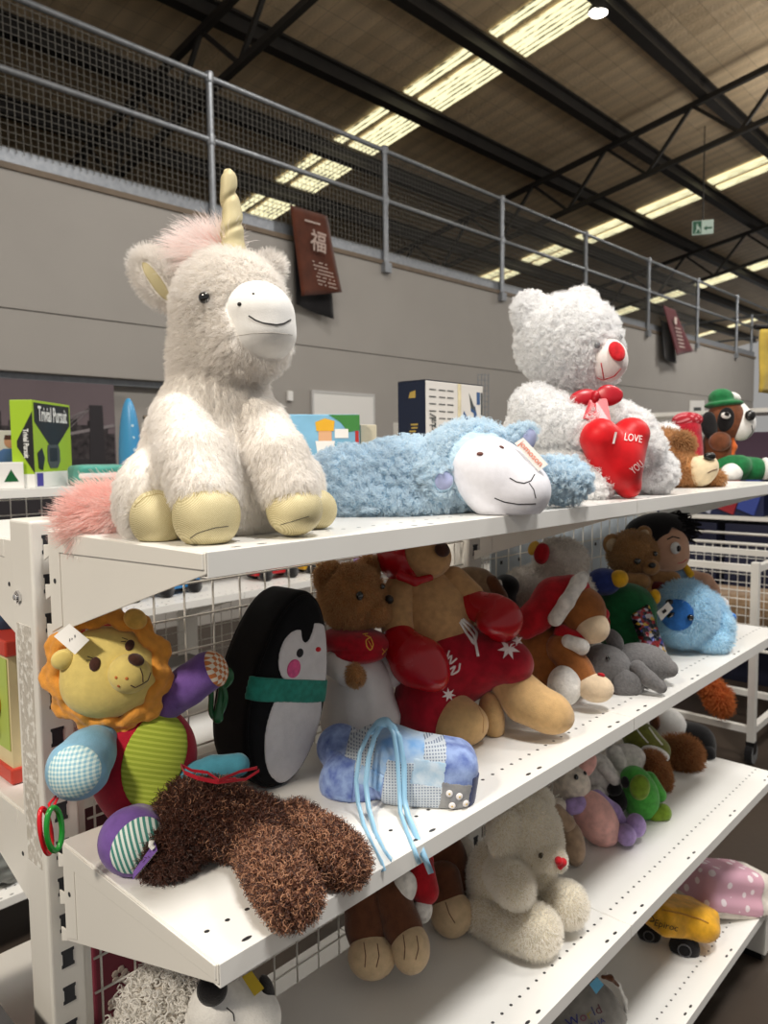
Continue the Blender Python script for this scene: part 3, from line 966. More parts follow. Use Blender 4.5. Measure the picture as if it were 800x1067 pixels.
def make_bracket(shelf, x, yf, yb, z, side=1):
    """tapered end plate with a folded top strip and hooks into the upright"""
    sgn = 1 if yb > yf else -1
    mb = MB()
    P_ = [(x, yb - sgn * .004, z - .001), (x, yf + sgn * .002, z - .001), (x, yf + sgn * .002, z - .021), (x, yb - sgn * .004, z - .132)]
    mb.prism(P_, (.002 * side, 0, 0))
    P2 = [(x, yb - sgn * .035, z - .0015), (x, yf + sgn * .004, z - .0015), (x, yf + sgn * .004, z - .017), (x, yb - sgn * .035, z - .026)]
    mb.prism(P2, (-.0022 * side, 0, 0))
    P3 = [(x, yb - sgn * .006, z - .0015), (x, yb - sgn * .036, z - .0015), (x, yb - sgn * .036, z - .116), (x, yb - sgn * .006, z - .128)]
    mb.prism(P3, (-.0015 * side, 0, 0))
    for k in range(3):
        zz = z - .018 - k * .05
        mb.prism([(x, yb - sgn * .006, zz), (x, yb + sgn * .012, zz - .002), (x, yb + sgn * .012, zz - .022), (x, yb - sgn * .006, zz - .014)], (.002 * side, 0, 0))
    o = mb.build('bracket', M_white, shelf, bevel=.0008)
    mb = MB(); mb.lathe((x - .0016 * side, yb - sgn * .022, z - .062), [(.0032, 0), (.0032, .0006)], 10, axis=(-side, 0, 0))
    mb.build('bracket_hole', M_slot, o)
    return o

def make_upright(parent, x, y0, y1, ztop, zbot=0.0, slots=True):
    mb = MB()
    mb.box((x - .013, y0, zbot), (x + .034, y1, ztop))
    o = mb.build('upright_post', M_white, parent, bevel=.004, seg=3)
    if slots:
        for yy, s in ((y0, -1),):
            zz = ztop - .018
            while zz > zbot + .1:
                pr = [(-.0085, -.0005), (.0085, -.0005), (.0085, -.004), (.0070, -.0055), (.0070, -.019), (.0085, -.0205), (.0085, -.0245), (-.0085, -.0245), (-.0085, -.0205), (-.0070, -.019), (-.0070, -.0055), (-.0085, -.004)]
                MB().prism([(x + .0095 + a, yy - .0006, zz + b_) for a, b_ in pr], (0, .0012, 0)).build('slot', M_slot, o)
                zz -= .05
    # the rolled edge beside the slotted face
    mb = MB(); mb.box((x + .034, y0 + .012, zbot), (x + .046, y1 - .012, ztop - .012)); mb.build('post_flange', M_white, o)
    return o

def make_wire_back(parent, x0, x1, y, z0, z1, step=.05, r=.0018):
    mb = MB()
    for x in np.arange(x0 + .012, x1, step):
        mb.tube([(x, y, z0), (x, y, z1)], r, 5)
    for z in np.arange(z0, z1 + .001, step):
        mb.tube([(x0, y - 2 * r, z), (x1, y - 2 * r, z)], r, 5)
    return mb.build('wire_back_panel', M_mesh, parent, smooth=True)

DEP = .348
LEVELS_Z = (1.35, .95, .55, .19)
sh_near = empty('display_shelving', 'white double-sided steel shelving holding the soft toys', 'shelving', (.9, .40, 0))
ZP = 1.36
for x in (0, .9034, 1.8068):
    make_upright(sh_near, x, .366, .432, ZP)
    for ya, yb in ((.015, .366), (.432, .785)):
        o = MB().box((x - .01, ya, .018), (x + .03, yb, .164)).build('base_foot', M_white, sh_near, bevel=.003)
        MB().box((x - .008, ya + .01, 0), (x + .028, yb - .01, .018)).build('foot_pad', M_black, o)
for b_ in range(2):
    xa, xb = b_ * .9034, (b_ + 1) * .9034
    for i, z in enumerate(LEVELS_Z):
        o = make_board(sh_near, xa, xb, 0.0, DEP, z)
        if i < 3:
            make_bracket(o, xa + .0002, 0.0, DEP, z, 1); make_bracket(o, xb - .0035, 0.0, DEP, z, 1)
        o = make_board(sh_near, xa, xb, .80, .45, z - (.02 if i == 0 else .0))
        if i < 3:
            make_bracket(o, xa + .0002, .80, .45, z - (.02 if i == 0 else .0), 1); make_bracket(o, xb - .0035, .80, .45, z - (.02 if i == 0 else .0), 1)
    make_wire_back(sh_near, xa + .05, xb - .016, .383, .2, 1.335)
    MB().box((xa + .034, .395, .02), (xb - .014, .402, .17)).build('kick_board', M_white, sh_near)
# bolt and the strips of peeling clear tape on the end post
mb = MB(); mb.lathe((-.0135, .409, 1.26), [(.0085, 0), (.0085, .003), (.006, .0034)], 6, axis=(-1, 0, 0)); mb.lathe((-.0135, .409, 1.26), [(.004, 0), (.004, .006), (.0025, .007)], 10, axis=(-1, 0, 0))
mb.build('bolt', M_chrome, sh_near)
def tape_mat():
    m, n, l, b = _new('old_clear_tape')
    tc = n.new('ShaderNodeTexCoord'); nz = n.new('ShaderNodeTexNoise'); nz.inputs['Scale'].default_value = 120; nz.inputs['Detail'].default_value = 6
    l.new(tc.outputs['Object'], nz.inputs['Vector'])
    cr = n.new('ShaderNodeMix'); cr.data_type = 'RGBA'; cr.inputs[6].default_value = (*lin((198, 192, 182)), 1); cr.inputs[7].default_value = (*lin((238, 236, 230)), 1)
    mr = n.new('ShaderNodeMapRange'); mr.inputs[1].default_value = .5; mr.inputs[2].default_value = .62
    l.new(nz.outputs['Fac'], mr.inputs[0]); l.new(mr.outputs[0], cr.inputs[0]); l.new(cr.outputs[2], b.inputs['Base Color'])
    b.inputs['Roughness'].default_value = .15
    bp = n.new('ShaderNodeBump'); bp.inputs['Strength'].default_value = .8; bp.inputs['Distance'].default_value = .002
    l.new(nz.outputs['Fac'], bp.inputs['Height']); l.new(bp.outputs[0], b.inputs['Normal'])
    return m
M_tape = tape_mat()
MB().box((-.0137, .377, .905), (-.0130, .421, 1.225)).build('clear_tape', M_tape, sh_near, label=None) if False else MB().box((-.0137, .377, .905), (-.0130, .421, 1.225)).build('clear_tape', M_tape, sh_near)
# pale punched board on the far bay's back
o = MB().box((1.02, .400, .60), (1.78, .404, 1.33)).build('punched_back_board', solid('pale_blue_steel', (196, 206, 214), rough=.45), sh_near)
mb = MB()
for x in np.arange(1.06, 1.78, .076):
    for z in np.arange(.65, 1.3, .076):
        mb.box((x - .004, .3985, z - .004), (x + .004, .4005, z + .004))
mb.build('board_holes', M_slot, o)

# ------------------------------------------------------------------ the next row of shelving across the aisle
sh_far = empty('display_shelving', 'white steel shelving across the aisle with boxed games on top', 'shelving', (2.1, 1.98, 0))
for x in (-.6, .3034, 1.2068, 2.1102, 3.0136, 3.917):
    make_upright(sh_far, x, 1.968, 2.03, 1.36, slots=False)
for b_ in range(5):
    xa, xb = -.6 + b_ * .9034, -.6 + (b_ + 1) * .9034
    for i, z in enumerate(LEVELS_Z):
        o = make_board(sh_far, xa, xb, 1.6, 1.95, z)
        if i < 3:
            make_bracket(o, xa + .0002, 1.6, 1.95, z)
    make_wire_back(sh_far, xa + .05, xb - .016, 1.985, .2, 1.335)
# ================================================================== soft toys on the top shelf
M_unic = fabric('unicorn_plush', (246, 241, 234), scale=70, bump=.5, sheen=.4, var=.03)
M_uhair = hairmat('unicorn_pile', (246, 242, 237), (236, 231, 225), glow=.5)
M_muz = fabric('unicorn_muzzle', (240, 238, 234), scale=120, bump=.12, var=.015)
M_gold = weave('gold_lame', (218, 207, 166), (178, 164, 120), scale=560, rough=.55, metal=.12, kind='check', bump=.35)
M_pinkh = hairmat('pink_mane', (255, 222, 214), (250, 190, 180))
M_wpink = hairmat('white_mane', (255, 250, 248), (255, 232, 226))
M_pink = fabric('pink_base', (250, 196, 186))
M_eyeb = solid('eye_black', (10, 9, 10), rough=.08, spec=.8, coat=.6)
M_thread = solid('black_thread', (22, 20, 22), rough=.7)

T = Toy('unicorn_plush', 'large white plush unicorn with gold horn and hooves sitting on the top shelf', 'soft toy', (.12, .15, 1.35), .86)
torso = T.uni(T.chain([(229, 390, 47, 8), (226, 430, 56, 14), (228, 480, 68, 18), (230, 515, 70, 18)], k=12), T.ell(222, 508, 88, 52, 70, dd=22), k=20)
haunchR = T.uni(T.ell(162, 515, 37, 50, 50, ang=-10, dd=-16), T.ell(190, 470, 40, 60, 40, dd=5), k=10)
haunchL = T.ell(305, 505, 34, 42, 48, dd=40)
body = T.lump(T.uni(torso, haunchR, haunchL, k=16), 1.6, .06, 1)
o_body = T.part('body', body, M_unic, 2.6)
T.fur(o_body, 60000, 7.5, .22, M_uhair, comb=(0, 0, -1.5), jit=.28, clump=2600, cl_amt=.4, seed=4)
head = T.lump(T.uni(T.ell(240, 321, 56, 58, 56, ang=-15, dd=-4), T.ell(256, 354, 45, 42, 48, dd=-18), T.chain([(226, 370, 46, 4), (228, 398, 46, 8)]), k=14), 1.2, .07, 2)
o_head = T.part('head', head, M_unic, 2.4)
muzzle = T.lump(T.uni(T.ell(270, 330, 36, 34, 40, ang=-18, dd=-34), T.ell(272, 350, 35, 27, 40, ang=6, dd=-32), k=6), .4, .08, 3)
T.fur(o_head, 52000, 8.5, .22, M_uhair, comb=(-.6, .15, -.6), jit=.34, clump=2400, cl_amt=.4, seed=5, keep=lambda P: muzzle.f(P) > .001)
o_m = T.part('muzzle', muzzle, M_muz, 1.5, o_head)
T.line(muzzle, [(259, 329), (266, 333.5), (274, 336.5), (288, 338.5), (296, 337), (303, 333)], .75, M_thread, 'smile', o_m)
T.line(muzzle, [(236, 352), (246, 350), (262, 347.5), (283, 346.5), (305, 349)], .35, fabric('seam_grey', (196, 190, 182)), 'seam', o_m)
T.eye(muzzle, 249.5, 317, 2.2, M_thread, 'nostril', o_m, ry=1.9)
T.eye(muzzle, 264, 306, 1.3, M_thread, 'nostril', o_m, ry=.8)
T.eye(head, 214.5, 311, 5.8, M_eyeb, 'eye', o_head, flat=.7, sink=-.2)
# ears: a furry shell with a gold lining
def leafear(cx, cy, dd, ang, L, Wd, tilt):
    outer = T.ell(cx, cy, L, Wd, 13, ang=ang, dd=dd, yaw=tilt)
    return outer
earR = T.uni(leafear(167, 291, -6, 128, 33, 20, 15), k=4)
o = T.part('ear', earR, M_unic, 2.0, o_head)
lining = s_shell_patch(earR, T.ell(162, 293, 24, 6, 22, ang=124, dd=-22), .0015)
o_l = T.part('ear_lining', lining, M_gold, 1.2, o)
T.fur(o, 10000, 9, .22, M_uhair, comb=(-.3, 0, .2), jit=.45, seed=6, keep=lambda P: lining.f(P) > .002)
earL = leafear(276, 284, 44, 40, 20, 14, -10)
o = T.part('ear', earL, M_unic, 2.0, o_head)
T.fur(o, 4000, 10, .30, M_uhair, comb=(.2, 0, .2), jit=.5, seed=7)
# spiral horn
pts = []; rs = []
for i in range(40):
    t_ = i / 39
    x = 243 - 6.5 * t_ + 1.5 * math.sin(t_ * 3); y = 268 - 87 * t_
    tw = t_ * 6.28 * 2.1
    pts.append(T.p(x + .9 * math.cos(tw), y, -14 + .9 * math.sin(tw)))
    rs.append((13.0 * (1 - t_) + 7.4 * t_ + .3 * math.cos(tw * 1.5)) * T.u * (1 if t_ < .96 else .72))
horn_sh = s_uni([s_cone(pts[i], rs[i], pts[i + 1], rs[i + 1]) for i in range(0, 39)], .0012)
# helical seam pressed into the horn
def horn_f(P, base=horn_sh.f, p0=np.array(pts[0]), p1=np.array(pts[-1])):
    axv = p1 - p0; L_ = np.linalg.norm(axv); axv = axv / L_
    t_ = (P - p0) @ axv / L_
    q = P - p0 - np.outer((P - p0) @ axv, axv)
    an = np.arctan2(q @ UP + q @ FWD, q @ RIGHT)
    ph = np.mod(an / 6.2832 - t_ * 2.6, 1.0)
    d = np.minimum(ph, 1 - ph)
    return base(P) + .0024 * np.exp(-(d / .11) ** 2)
horn = Sh(horn_f, horn_sh.lo, horn_sh.hi)
T.part('horn', horn, M_gold, 1.0, o_head)
# mane: long pale pink strands behind the horn
mn = T.chain([(233, 263, 10, 0), (218, 265, 12, 6), (206, 270, 9, 12)])
o = T.part('mane_base', mn, M_pink, 2.2, o_head)
T.fur(o, 2600, 40, .24, M_wpink, comb=tuple(-RIGHT * .8 + UP * .7), jit=.34, seed=8, npt=6, name='mane', droop=.25, clump=130, cl_amt=.35)
T.fur(o, 1500, 11, .28, M_pinkh, comb=tuple(-RIGHT * .6 + UP * .3), jit=.3, seed=9, npt=5, name='mane_underlayer')
# front legs and hooves
def leg(pts, hoof, fz, seed, nm='front_leg', hdd=0, furn=20000):
    L_ = T.lump(T.chain(pts, k=6), 1.0, .08, seed)
    ol = T.part(nm, L_, M_unic, 2.4)
    hf = T.lump(hoof, .5, .08, seed)
    oh = T.part('hoof', hf, M_gold, 1.6, ol)
    if furn:
        T.fur(ol, furn, 8, .22, M_uhair, comb=(0, 0, -1.3), jit=.3, clump=900, cl_amt=.4, seed=seed + 20, keep=lambda P: hf.f(P) > -.001)
    return ol, hf, oh
L1, h1, o1 = leg([(192, 440, 32, -22), (202, 474, 33, -56), (212, 512, 29, -80)],
                 T.uni(T.ell(215, 542, 30.5, 27, 31, dd=-88), T.ell(215, 530, 30, 24, 30, dd=-86), k=6), 0, 11)
T.line(h1, [(198, 561), (205, 556), (214, 553), (224, 550), (238, 548.5)], .35, M_thread, 'seam', o1)
L2, h2, o2 = leg([(268, 440, 29, -8), (286, 474, 30, -28), (301, 510, 27, -40)],
                 T.uni(T.ell(307, 534, 27, 23, 29, ang=8, dd=-44), T.ell(306, 526, 26.5, 20, 27, dd=-42), k=6), 0, 13)
T.line(h2, [(292, 547), (306, 543), (322, 538)], .3, M_thread, 'seam', o2)
# hind hooves: round soles turned to the viewer
hr = T.lump(T.ell(163, 541, 25.5, 28, 22, ang=8, dd=-62, yaw=-12), .4, .08, 15)
legr = T.chain([(165, 525, 28, -30), (163, 538, 26, -50)])
ol = T.part('hind_leg', legr, M_unic, 2.4); oh = T.part('hoof', hr, M_gold, 1.6, ol)
T.fur(ol, 6000, 10, .30, M_uhair, comb=(0, 0, -.6), jit=.4, seed=40, keep=lambda P: hr.f(P) > -.001)
T.line(hr, [(140, 528), (150, 518), (165, 514), (180, 520)], .35, fabric('gold_seam', (170, 150, 100)), 'seam', oh)
hl = T.ell(331, 531, 21, 22, 20, dd=30)
legl = T.chain([(312, 515, 24, 40), (325, 528, 20, 34)])
ol = T.part('hind_leg', legl, M_unic, 2.4); T.part('hoof', hl, M_gold, 1.6, ol)
# tail
tl = T.chain([(140, 530, 12, 30), (112, 536, 15, 34), (92, 542, 10, 34)])
o = T.part('tail', tl, M_pink, 2.4)
T.fur(o, 5200, 34, .30, M_pinkh, comb=tuple(-RIGHT * .9 - UP * .05), jit=.30, seed=10, npt=6, droop=.0, clump=150, cl_amt=.4, name='tail_hair')
T.fur(o, 2600, 26, .30, M_wpink, comb=tuple(-RIGHT * .5 + UP * .75), jit=.3, seed=12, npt=6, droop=.45, name='tail_top_hair')
# ------------------------------------------------------------------ blue lamb
M_lamb = fabric('lamb_wool', (190, 218, 236), scale=90, bump=.6, bscale=150, var=.06)
M_lambh = hairmat('lamb_curls', (226, 241, 250), (204, 228, 243), glow=.5)
M_face = fabric('lamb_face', (232, 232, 240), scale=110, bump=.1, var=.02)
M_lilac = fabric('lilac_satin', (168, 176, 214), scale=20, bump=.05, rough=.5)
M_brn = solid('brown_thread', (96, 50, 40), rough=.6)
T = Toy('lamb_plush', 'pale blue woolly lamb lying flat with a smooth white face and hang tag', 'soft toy', (.62, .12, 1.35), 1.10)
body = T.lump(T.uni(T.chain([(318, 515, 26, 6), (360, 508, 34, 8), (420, 502, 38, 16), (470, 498, 40, 22)], k=20), T.ell(395, 524, 76, 22, 40, dd=6), k=14), 2.2, .085, 21)
o = T.part('body', body, M_lamb, 3.0)
T.fur(o, 26000, 8.5, .42, M_lambh, comb=(0, 0, 0), jit=.5, curl=2.6, npt=6, clump=1500, cl_amt=.6, seed=31)
tl = T.ell(398, 470, 9, 10, 9, dd=10); o = T.part('tail', tl, M_lamb, 2); T.fur(o, 1400, 8, .42, M_lambh, jit=.5, curl=2.5, npt=6, clump=60, seed=32)
head = T.lump(T.uni(T.ell(484, 473, 44, 31, 40, ang=12, dd=6), T.ell(505, 492, 48, 38, 36, ang=-25, dd=-6), k=10), .9, .08, 22)
oh = T.part('head', head, M_lamb, 2.6)
face = T.lump(T.uni(T.ell(515, 497, 57, 38, 36, ang=-33, dd=-14), T.ell(543, 511, 30, 29, 28, dd=-22), T.ell(522, 517, 34, 24, 26, dd=-18), k=8), .6, .06, 23)
T.fur(oh, 15000, 8.5, .42, M_lambh, jit=.5, curl=2.6, npt=6, clump=900, cl_amt=.6, seed=33, keep=lambda P: face.f(P) > .004)
of = T.part('face', face, M_face, 1.8, oh)
T.eye(face, 500, 473, 3.3, M_brn, 'eye', of, ry=2.1, flat=.4)
T.eye(face, 522.5, 466, 2.6, M_brn, 'eye', of, ry=1.6, flat=.4, ang=-30)
T.line(face, [(531, 498), (538, 502), (546, 503.5), (553, 501), (557, 494)], .55, M_thread, 'nose_line', of)
T.line(face, [(551, 503), (556, 510), (558, 519)], .5, M_thread, 'nose_line', of)
T.line(face, [(515, 519), (525, 523), (540, 525.5), (558, 525)], .6, M_thread, 'smile', of)
e1 = T.lump(T.uni(T.ell(450, 494, 19, 15, 8, ang=30, dd=-26), T.ell(458, 500, 14, 13, 8, dd=-28), k=5), .8, .1, 24)
o = T.part('ear', e1, M_lamb, 2, oh)
li = s_shell_patch(e1, T.ell(463, 501, 10, 9, 12, ang=40, dd=-36), .001)
o2 = T.part('ear_lining', li, M_lilac, 1.2, o)
T.fur(o, 3600, 8, .42, M_lambh, jit=.5, curl=2.4, npt=6, clump=200, seed=34, keep=lambda P: li.f(P) > .003)
e2 = T.lump(T.uni(T.ell(535, 459, 24, 11, 9, ang=24, dd=2), T.ell(548, 457, 10, 13, 8, dd=0), k=5), .8, .1, 25)
o = T.part('ear', e2, M_lamb, 2, oh)
li2 = s_shell_patch(e2, T.ell(552, 458, 8, 12, 14, ang=-20, dd=-8), .001)
T.part('ear_lining', li2, M_lilac, 1.2, o)
T.fur(o, 4200, 8, .42, M_lambh, jit=.5, curl=2.4, npt=6, clump=240, seed=35, keep=lambda P: li2.f(P) > .003)
arm = T.lump(T.uni(T.ell(588, 501, 27, 22, 24, dd=70), T.ell(566, 496, 26, 18, 22, dd=55), k=8), 1.4, .09, 26)
o = T.part('arm', arm, M_lamb, 2.6); T.fur(o, 8000, 8.5, .42, M_lambh, jit=.5, curl=2.6, npt=6, clump=450, seed=36)
M_orange = solid('tag_orange', (222, 104, 62), rough=.7)
mb = MB(); A = T.p(537, 459, -34); B = T.p(544, 456, -34); Cc = T.p(569, 484, -44); D = T.p(562, 489, -44)
nrm = np.cross(B - A, D - A); nrm /= np.linalg.norm(nrm)
A, B, Cc, D = T.p(536, 462, -34), T.p(545, 456, -34), T.p(571, 484, -42), T.p(561, 491, -42)
mb.prism([A, B, Cc, D], -nrm * .0006); ot = mb.build('hang_tag', M_paper, T.e)
xd = Cc - B; yd = B - A
lettering('jomoson', 'tag_print', (A + B + Cc + D) / 4 + nrm * (.0004 if nrm @ FWD < 0 else -.0010), xd, yd, .0125, M_orange, ot, lift=.0008 if np.cross(xd, yd) @ FWD < 0 else -.0008)

# ------------------------------------------------------------------ white bear with a red heart
M_wb = fabric('white_bear_plush', (236, 236, 236), scale=60, bump=.5, var=.03)
M_wbh = hairmat('white_bear_pile', (252, 252, 252), (244, 244, 245), glow=.5)
M_wbm = fabric('white_bear_muzzle', (240, 232, 228), scale=90, bump=.1, var=.02)
M_satin = fabric('red_satin', (206, 22, 30), scale=30, bump=.12, bscale=40, rough=.42, sheen=.1, var=.08)
M_rednose = fabric('red_felt', (214, 34, 44), scale=80, bump=.1)
M_redthr = solid('red_thread', (190, 50, 56), rough=.7)
M_organza = solid('red_organza', (186, 20, 38), rough=.35, spec=.6)
M_wthr = solid('white_thread', (238, 226, 224), rough=.6)
T = Toy('bear_plush', 'white fluffy bear with red nose and bow holding a red satin heart', 'soft toy', (1.0, .16, 1.35), 1.50)
body = T.lump(T.uni(T.ell(575, 462, 47, 62, 46, ang=8, dd=10), T.ell(590, 492, 44, 34, 40, dd=0), k=12), 1.4, .08, 41)
o = T.part('body', body, M_wb, 2.8)
FURW = dict(jit=.5, curl=.9, npt=5, cl_amt=.6)
T.fur(o, 22000, 6.5, .30, M_wbh, clump=1400, seed=51, **FURW)
head = T.lump(T.uni(T.ell(592, 358, 52, 48, 50, ang=-8, dd=4), T.ell(616, 376, 30, 30, 32, dd=-6), k=12), 1.2, .08, 42)
oh = T.part('head', head, M_wb, 2.6)
muz = T.uni(T.ell(633, 375, 19.5, 22, 20, ang=14, dd=-29), k=4)
T.fur(oh, 26000, 6.5, .30, M_wbh, clump=1700, seed=52, keep=lambda P: muz.f(P) > .001, **FURW)
om = T.part('muzzle', muz, M_wbm, 1.6, oh)
T.eye(muz, 642, 366.5, 8.2, M_rednose, 'nose', om, ry=10.5, flat=.45, ang=22)
T.line(muz, [(626, 378), (627.5, 386), (629, 395)], .7, M_redthr, 'mouth_line', om)
T.line(muz, [(613.5, 385), (618, 392), (628, 396), (640, 392), (647, 384)], .6, M_redthr, 'mouth_line', om)
T.eye(head, 620.5, 360, 3.2, solid('eye_grey', (120, 122, 126), rough=.1), 'eye', oh, flat=.9, sink=-.4)
T.eye(head, 643, 352, 2.6, solid('eye_grey', (120, 122, 126), rough=.1), 'eye', oh, flat=.9, sink=-.4)
for (x, y, dd, rx, ry) in ((555, 328, 2, 21, 23), (606, 318, 52, 20, 18)):
    e = T.lump(T.ell(x, y, rx, ry, 13, dd=dd, yaw=20, ang=15), .6, .09, 43); o = T.part('ear', e, M_wb, 2.2, oh)
    T.fur(o, 6000, 6, .30, M_wbh, clump=340, seed=53, **FURW)
for nm, pts, sd in (('arm', [(556, 425, 22, -28), (578, 438, 22, -44), (604, 446, 19, -56)], 44), ('arm', [(640, 432, 16, 4), (660, 448, 18, 0), (672, 466, 18, -8)], 45),
                    ('leg', [(582, 482, 28, -26), (602, 496, 25, -46), (612, 503, 21, -58)], 46), ('leg', [(650, 490, 22, 26), (676, 490, 23, 12), (680, 492, 21, 6)], 47)):
    s = T.lump(T.chain(pts, k=8), 1.2, .09, sd); o = T.part(nm, s, M_wb, 2.6)
    T.fur(o, 9500, 6.5, .30, M_wbh, clump=620, seed=sd + 10, **FURW)
# heart: two lobes meeting in a point
heart = T.lump(T.uni(T.chain([(625, 457, 19, -72), (652, 506, 11, -58)], k=10), T.chain([(657, 454, 18, -56), (656, 506, 10, -56)], k=10), T.ell(640, 478, 26, 28, 19, dd=-66), k=9), .9, .10, 48)
ohh = T.part('heart', heart, M_satin, 1.8)
def on_surface_text(T, sh, s, x, y, w, ang, name, mat, parent, lift=.0016, sx=1.0):
    V, Fc = text_geo(s, w); a = math.radians(ang)
    pts = []
    for v in V:
        px = x + (v[0] * sx * math.cos(a) - v[1] * math.sin(a)); py = y - (v[0] * sx * math.sin(a) + v[1] * math.cos(a))
        p, n_ = T.hit(sh, px, py); pts.append(p + n_ * lift)
    return MB().add(pts, Fc).build(name, mat, parent)
on_surface_text(T, heart, 'I', 639, 457, 17, -12, 'stitched_letter', M_wthr, ohh, sx=1.3, lift=.0032)
on_surface_text(T, heart, 'LOVE', 659, 457, 11, -8, 'stitched_word', M_wthr, ohh, sx=.72)
on_surface_text(T, heart, 'YOU', 663, 487, 11, 38, 'stitched_word', M_wthr, ohh, sx=.6)
# bow
bow = []
for k, (x, y, rx, ry, a) in enumerate(((608, 414, 13, 8, 16), (634, 412, 14, 9, -6))):
    b_ = T.lump(T.ell(x, y, rx, ry, 5, ang=a, dd=-58), 1.4, .22, 60 + k); T.part('bow_loop', b_, M_organza, 1.2)
T.part('bow_knot', T.ell(620, 413, 4, 6, 6, dd=-62), M_organza, 1)
mb = MB(); nx_ = -FWD * .0008
mb.prism([T.p(614, 416, -62), T.p(624, 416, -62), T.p(624, 440, -76), T.p(607, 436, -76)], nx_); mb.prism([T.p(620, 416, -63), T.p(632, 415, -62), T.p(637, 442, -78), T.p(624, 445, -78)], nx_)
mb.build('bow_tails', M_organza, T.e)

# ------------------------------------------------------------------ tan dog lying, dog in a green hat, red knitted hat
M_tan = fabric('tan_plush', (176, 124, 76), scale=70, bump=.4, var=.1)
M_tanh = hairmat('tan_pile', (190, 138, 88), (160, 110, 64))
M_cream = fabric('cream_plush', (226, 206, 170), scale=70, bump=.3, var=.05)
M_dkbrown = fabric('dark_brown_plush', (96, 58, 34), scale=70, bump=.4)
M_nose = solid('nose_black', (20, 18, 18), rough=.3)
T = Toy('dog_plush', 'tan plush dog lying on its chin with cream muzzle and black nose', 'soft toy', (1.42, .12, 1.35), 1.78)
b = T.lump(T.uni(T.ell(690, 476, 24, 30, 30, dd=30), T.ell(706, 490, 20, 20, 28, dd=16), k=8), 1, .12, 1); o = T.part('body', b, M_tan, 1.8); T.fur(o, 4000, 4.5, .3, M_tanh, seed=61)
h = T.lump(T.ell(714, 492, 22, 18, 20, ang=-4, dd=-2), .6, .12, 2); oh = T.part('head', h, M_tan, 1.4); T.fur(oh, 3500, 4, .3, M_tanh, seed=62)
m_ = T.lump(T.uni(T.ell(729, 491, 16, 16, 16, dd=-12), T.ell(738, 486, 9, 11, 10, dd=-14), k=5), .6, .14, 3); om = T.part('muzzle', m_, M_cream, 1.2, oh)
T.eye(m_, 738.5, 477.5, 6.2, M_nose, 'nose', om, ry=4.2, flat=.7)
T.line(m_, [(737, 493), (743, 490), (747, 489)], .5, M_dkbrown, 'mouth_line', om)
T.line(h, [(700, 484), (705, 482), (709, 483)], .8, M_dkbrown, 'closed_eye', oh)
e = T.ell(711, 462, 13, 12, 7, ang=-20, dd=6); o = T.part('ear', e, fabric('ear_brown', (128, 88, 52)), 1.3, oh); T.fur(o, 1500, 4, .3, M_tanh, seed=63)
s = T.chain([(735, 500, 8, 4), (746, 499, 9, 0)]); o = T.part('paw', s, M_tan, 1.3); T.fur(o, 900, 3.5, .3, M_tanh, seed=64)

M_green = fabric('green_felt', (28, 112, 62), scale=60, bump=.3)
M_bw = fabric('white_plush', (232, 230, 226), scale=60, bump=.3, var=.04)
M_bb = fabric('black_plush', (22, 20, 22), scale=60, bump=.3)
M_rbrown = fabric('red_brown_plush', (110, 62, 36), scale=60, bump=.3)
T = Toy('dog_plush', 'brown and white plush dog sitting in a green hat and green trousers', 'soft toy', (1.80, .16, 1.35), 2.20)
b = T.lump(T.uni(T.ell(747, 468, 16, 24, 16), T.ell(752, 486, 18, 16, 16), k=6), .6, .14, 1); T.part('body', b, M_rbrown, 1.3)
h = T.lump(T.ell(757, 438, 20, 22, 20, dd=-4), .5, .14, 2); oh = T.part('head', h, M_rbrown, 1.3)
m_ = T.uni(T.ell(772, 442, 14, 17, 14, ang=-8, dd=-10), T.ell(768, 428, 9, 10, 10, dd=-8), k=5); om = T.part('muzzle', m_, M_bw, 1.2, oh)
T.eye(m_, 780, 434, 5.2, M_nose, 'nose', om, ry=6, flat=.8, ang=-30)
T.line(m_, [(783, 443), (784, 450), (779, 456)], .5, M_thread, 'mouth_line', om)
hm = s_uni([h, m_], .001)
pt = s_shell_patch(hm, T.ell(756, 437, 7.5, 12.5, 12, ang=-8, dd=-20), .0016); op = T.part('eye_patch', pt, M_bb, 1, oh)
T.eye(hm, 756, 433.5, 4.6, M_bw, 'eye', op, ry=3.2, flat=.8, ang=-15); T.eye(hm, 757, 432.8, 2.6, M_nose, 'pupil', op, ry=2.0, flat=2.2, ang=-15)
T.part('ear', T.ell(739, 443, 8.5, 14, 6, ang=6, dd=-12), M_bb, 1.2, oh)
hat = T.uni(T.ell(751, 415, 12.5, 10, 12, dd=-4), T.ell(754, 421.5, 19, 4.2, 19, ang=3, dd=-4), k=3); T.part('hat', hat, M_green, 1.2, oh)
T.part('hat_tip', T.ell(764, 414, 8, 5, 6, ang=-25, dd=4), M_bw, 1.2, oh)
T.part('arm', T.uni(T.ell(750, 460, 11, 10, 9, dd=-16), k=3), M_rbrown, 1.2)
T.part('collar', T.chain([(763, 457, 2, -12), (765, 466, 2.2, -13), (763, 474, 2, -13)]), fabric('orange_felt', (196, 96, 44)), 1)
T.part('trousers', T.lump(T.uni(T.chain([(752, 486, 12, -8), (770, 486, 12, -18)]), T.chain([(768, 488, 13, -4), (786, 489, 12, -14)]), k=4), .5, .14, 3), M_green, 1.2)
T.part('foot', T.ell(762, 493, 11, 10, 8, dd=-24), M_bw, 1.2); T.part('foot', T.ell(797, 489, 5, 12, 10, dd=-18), M_bw, 1.2)

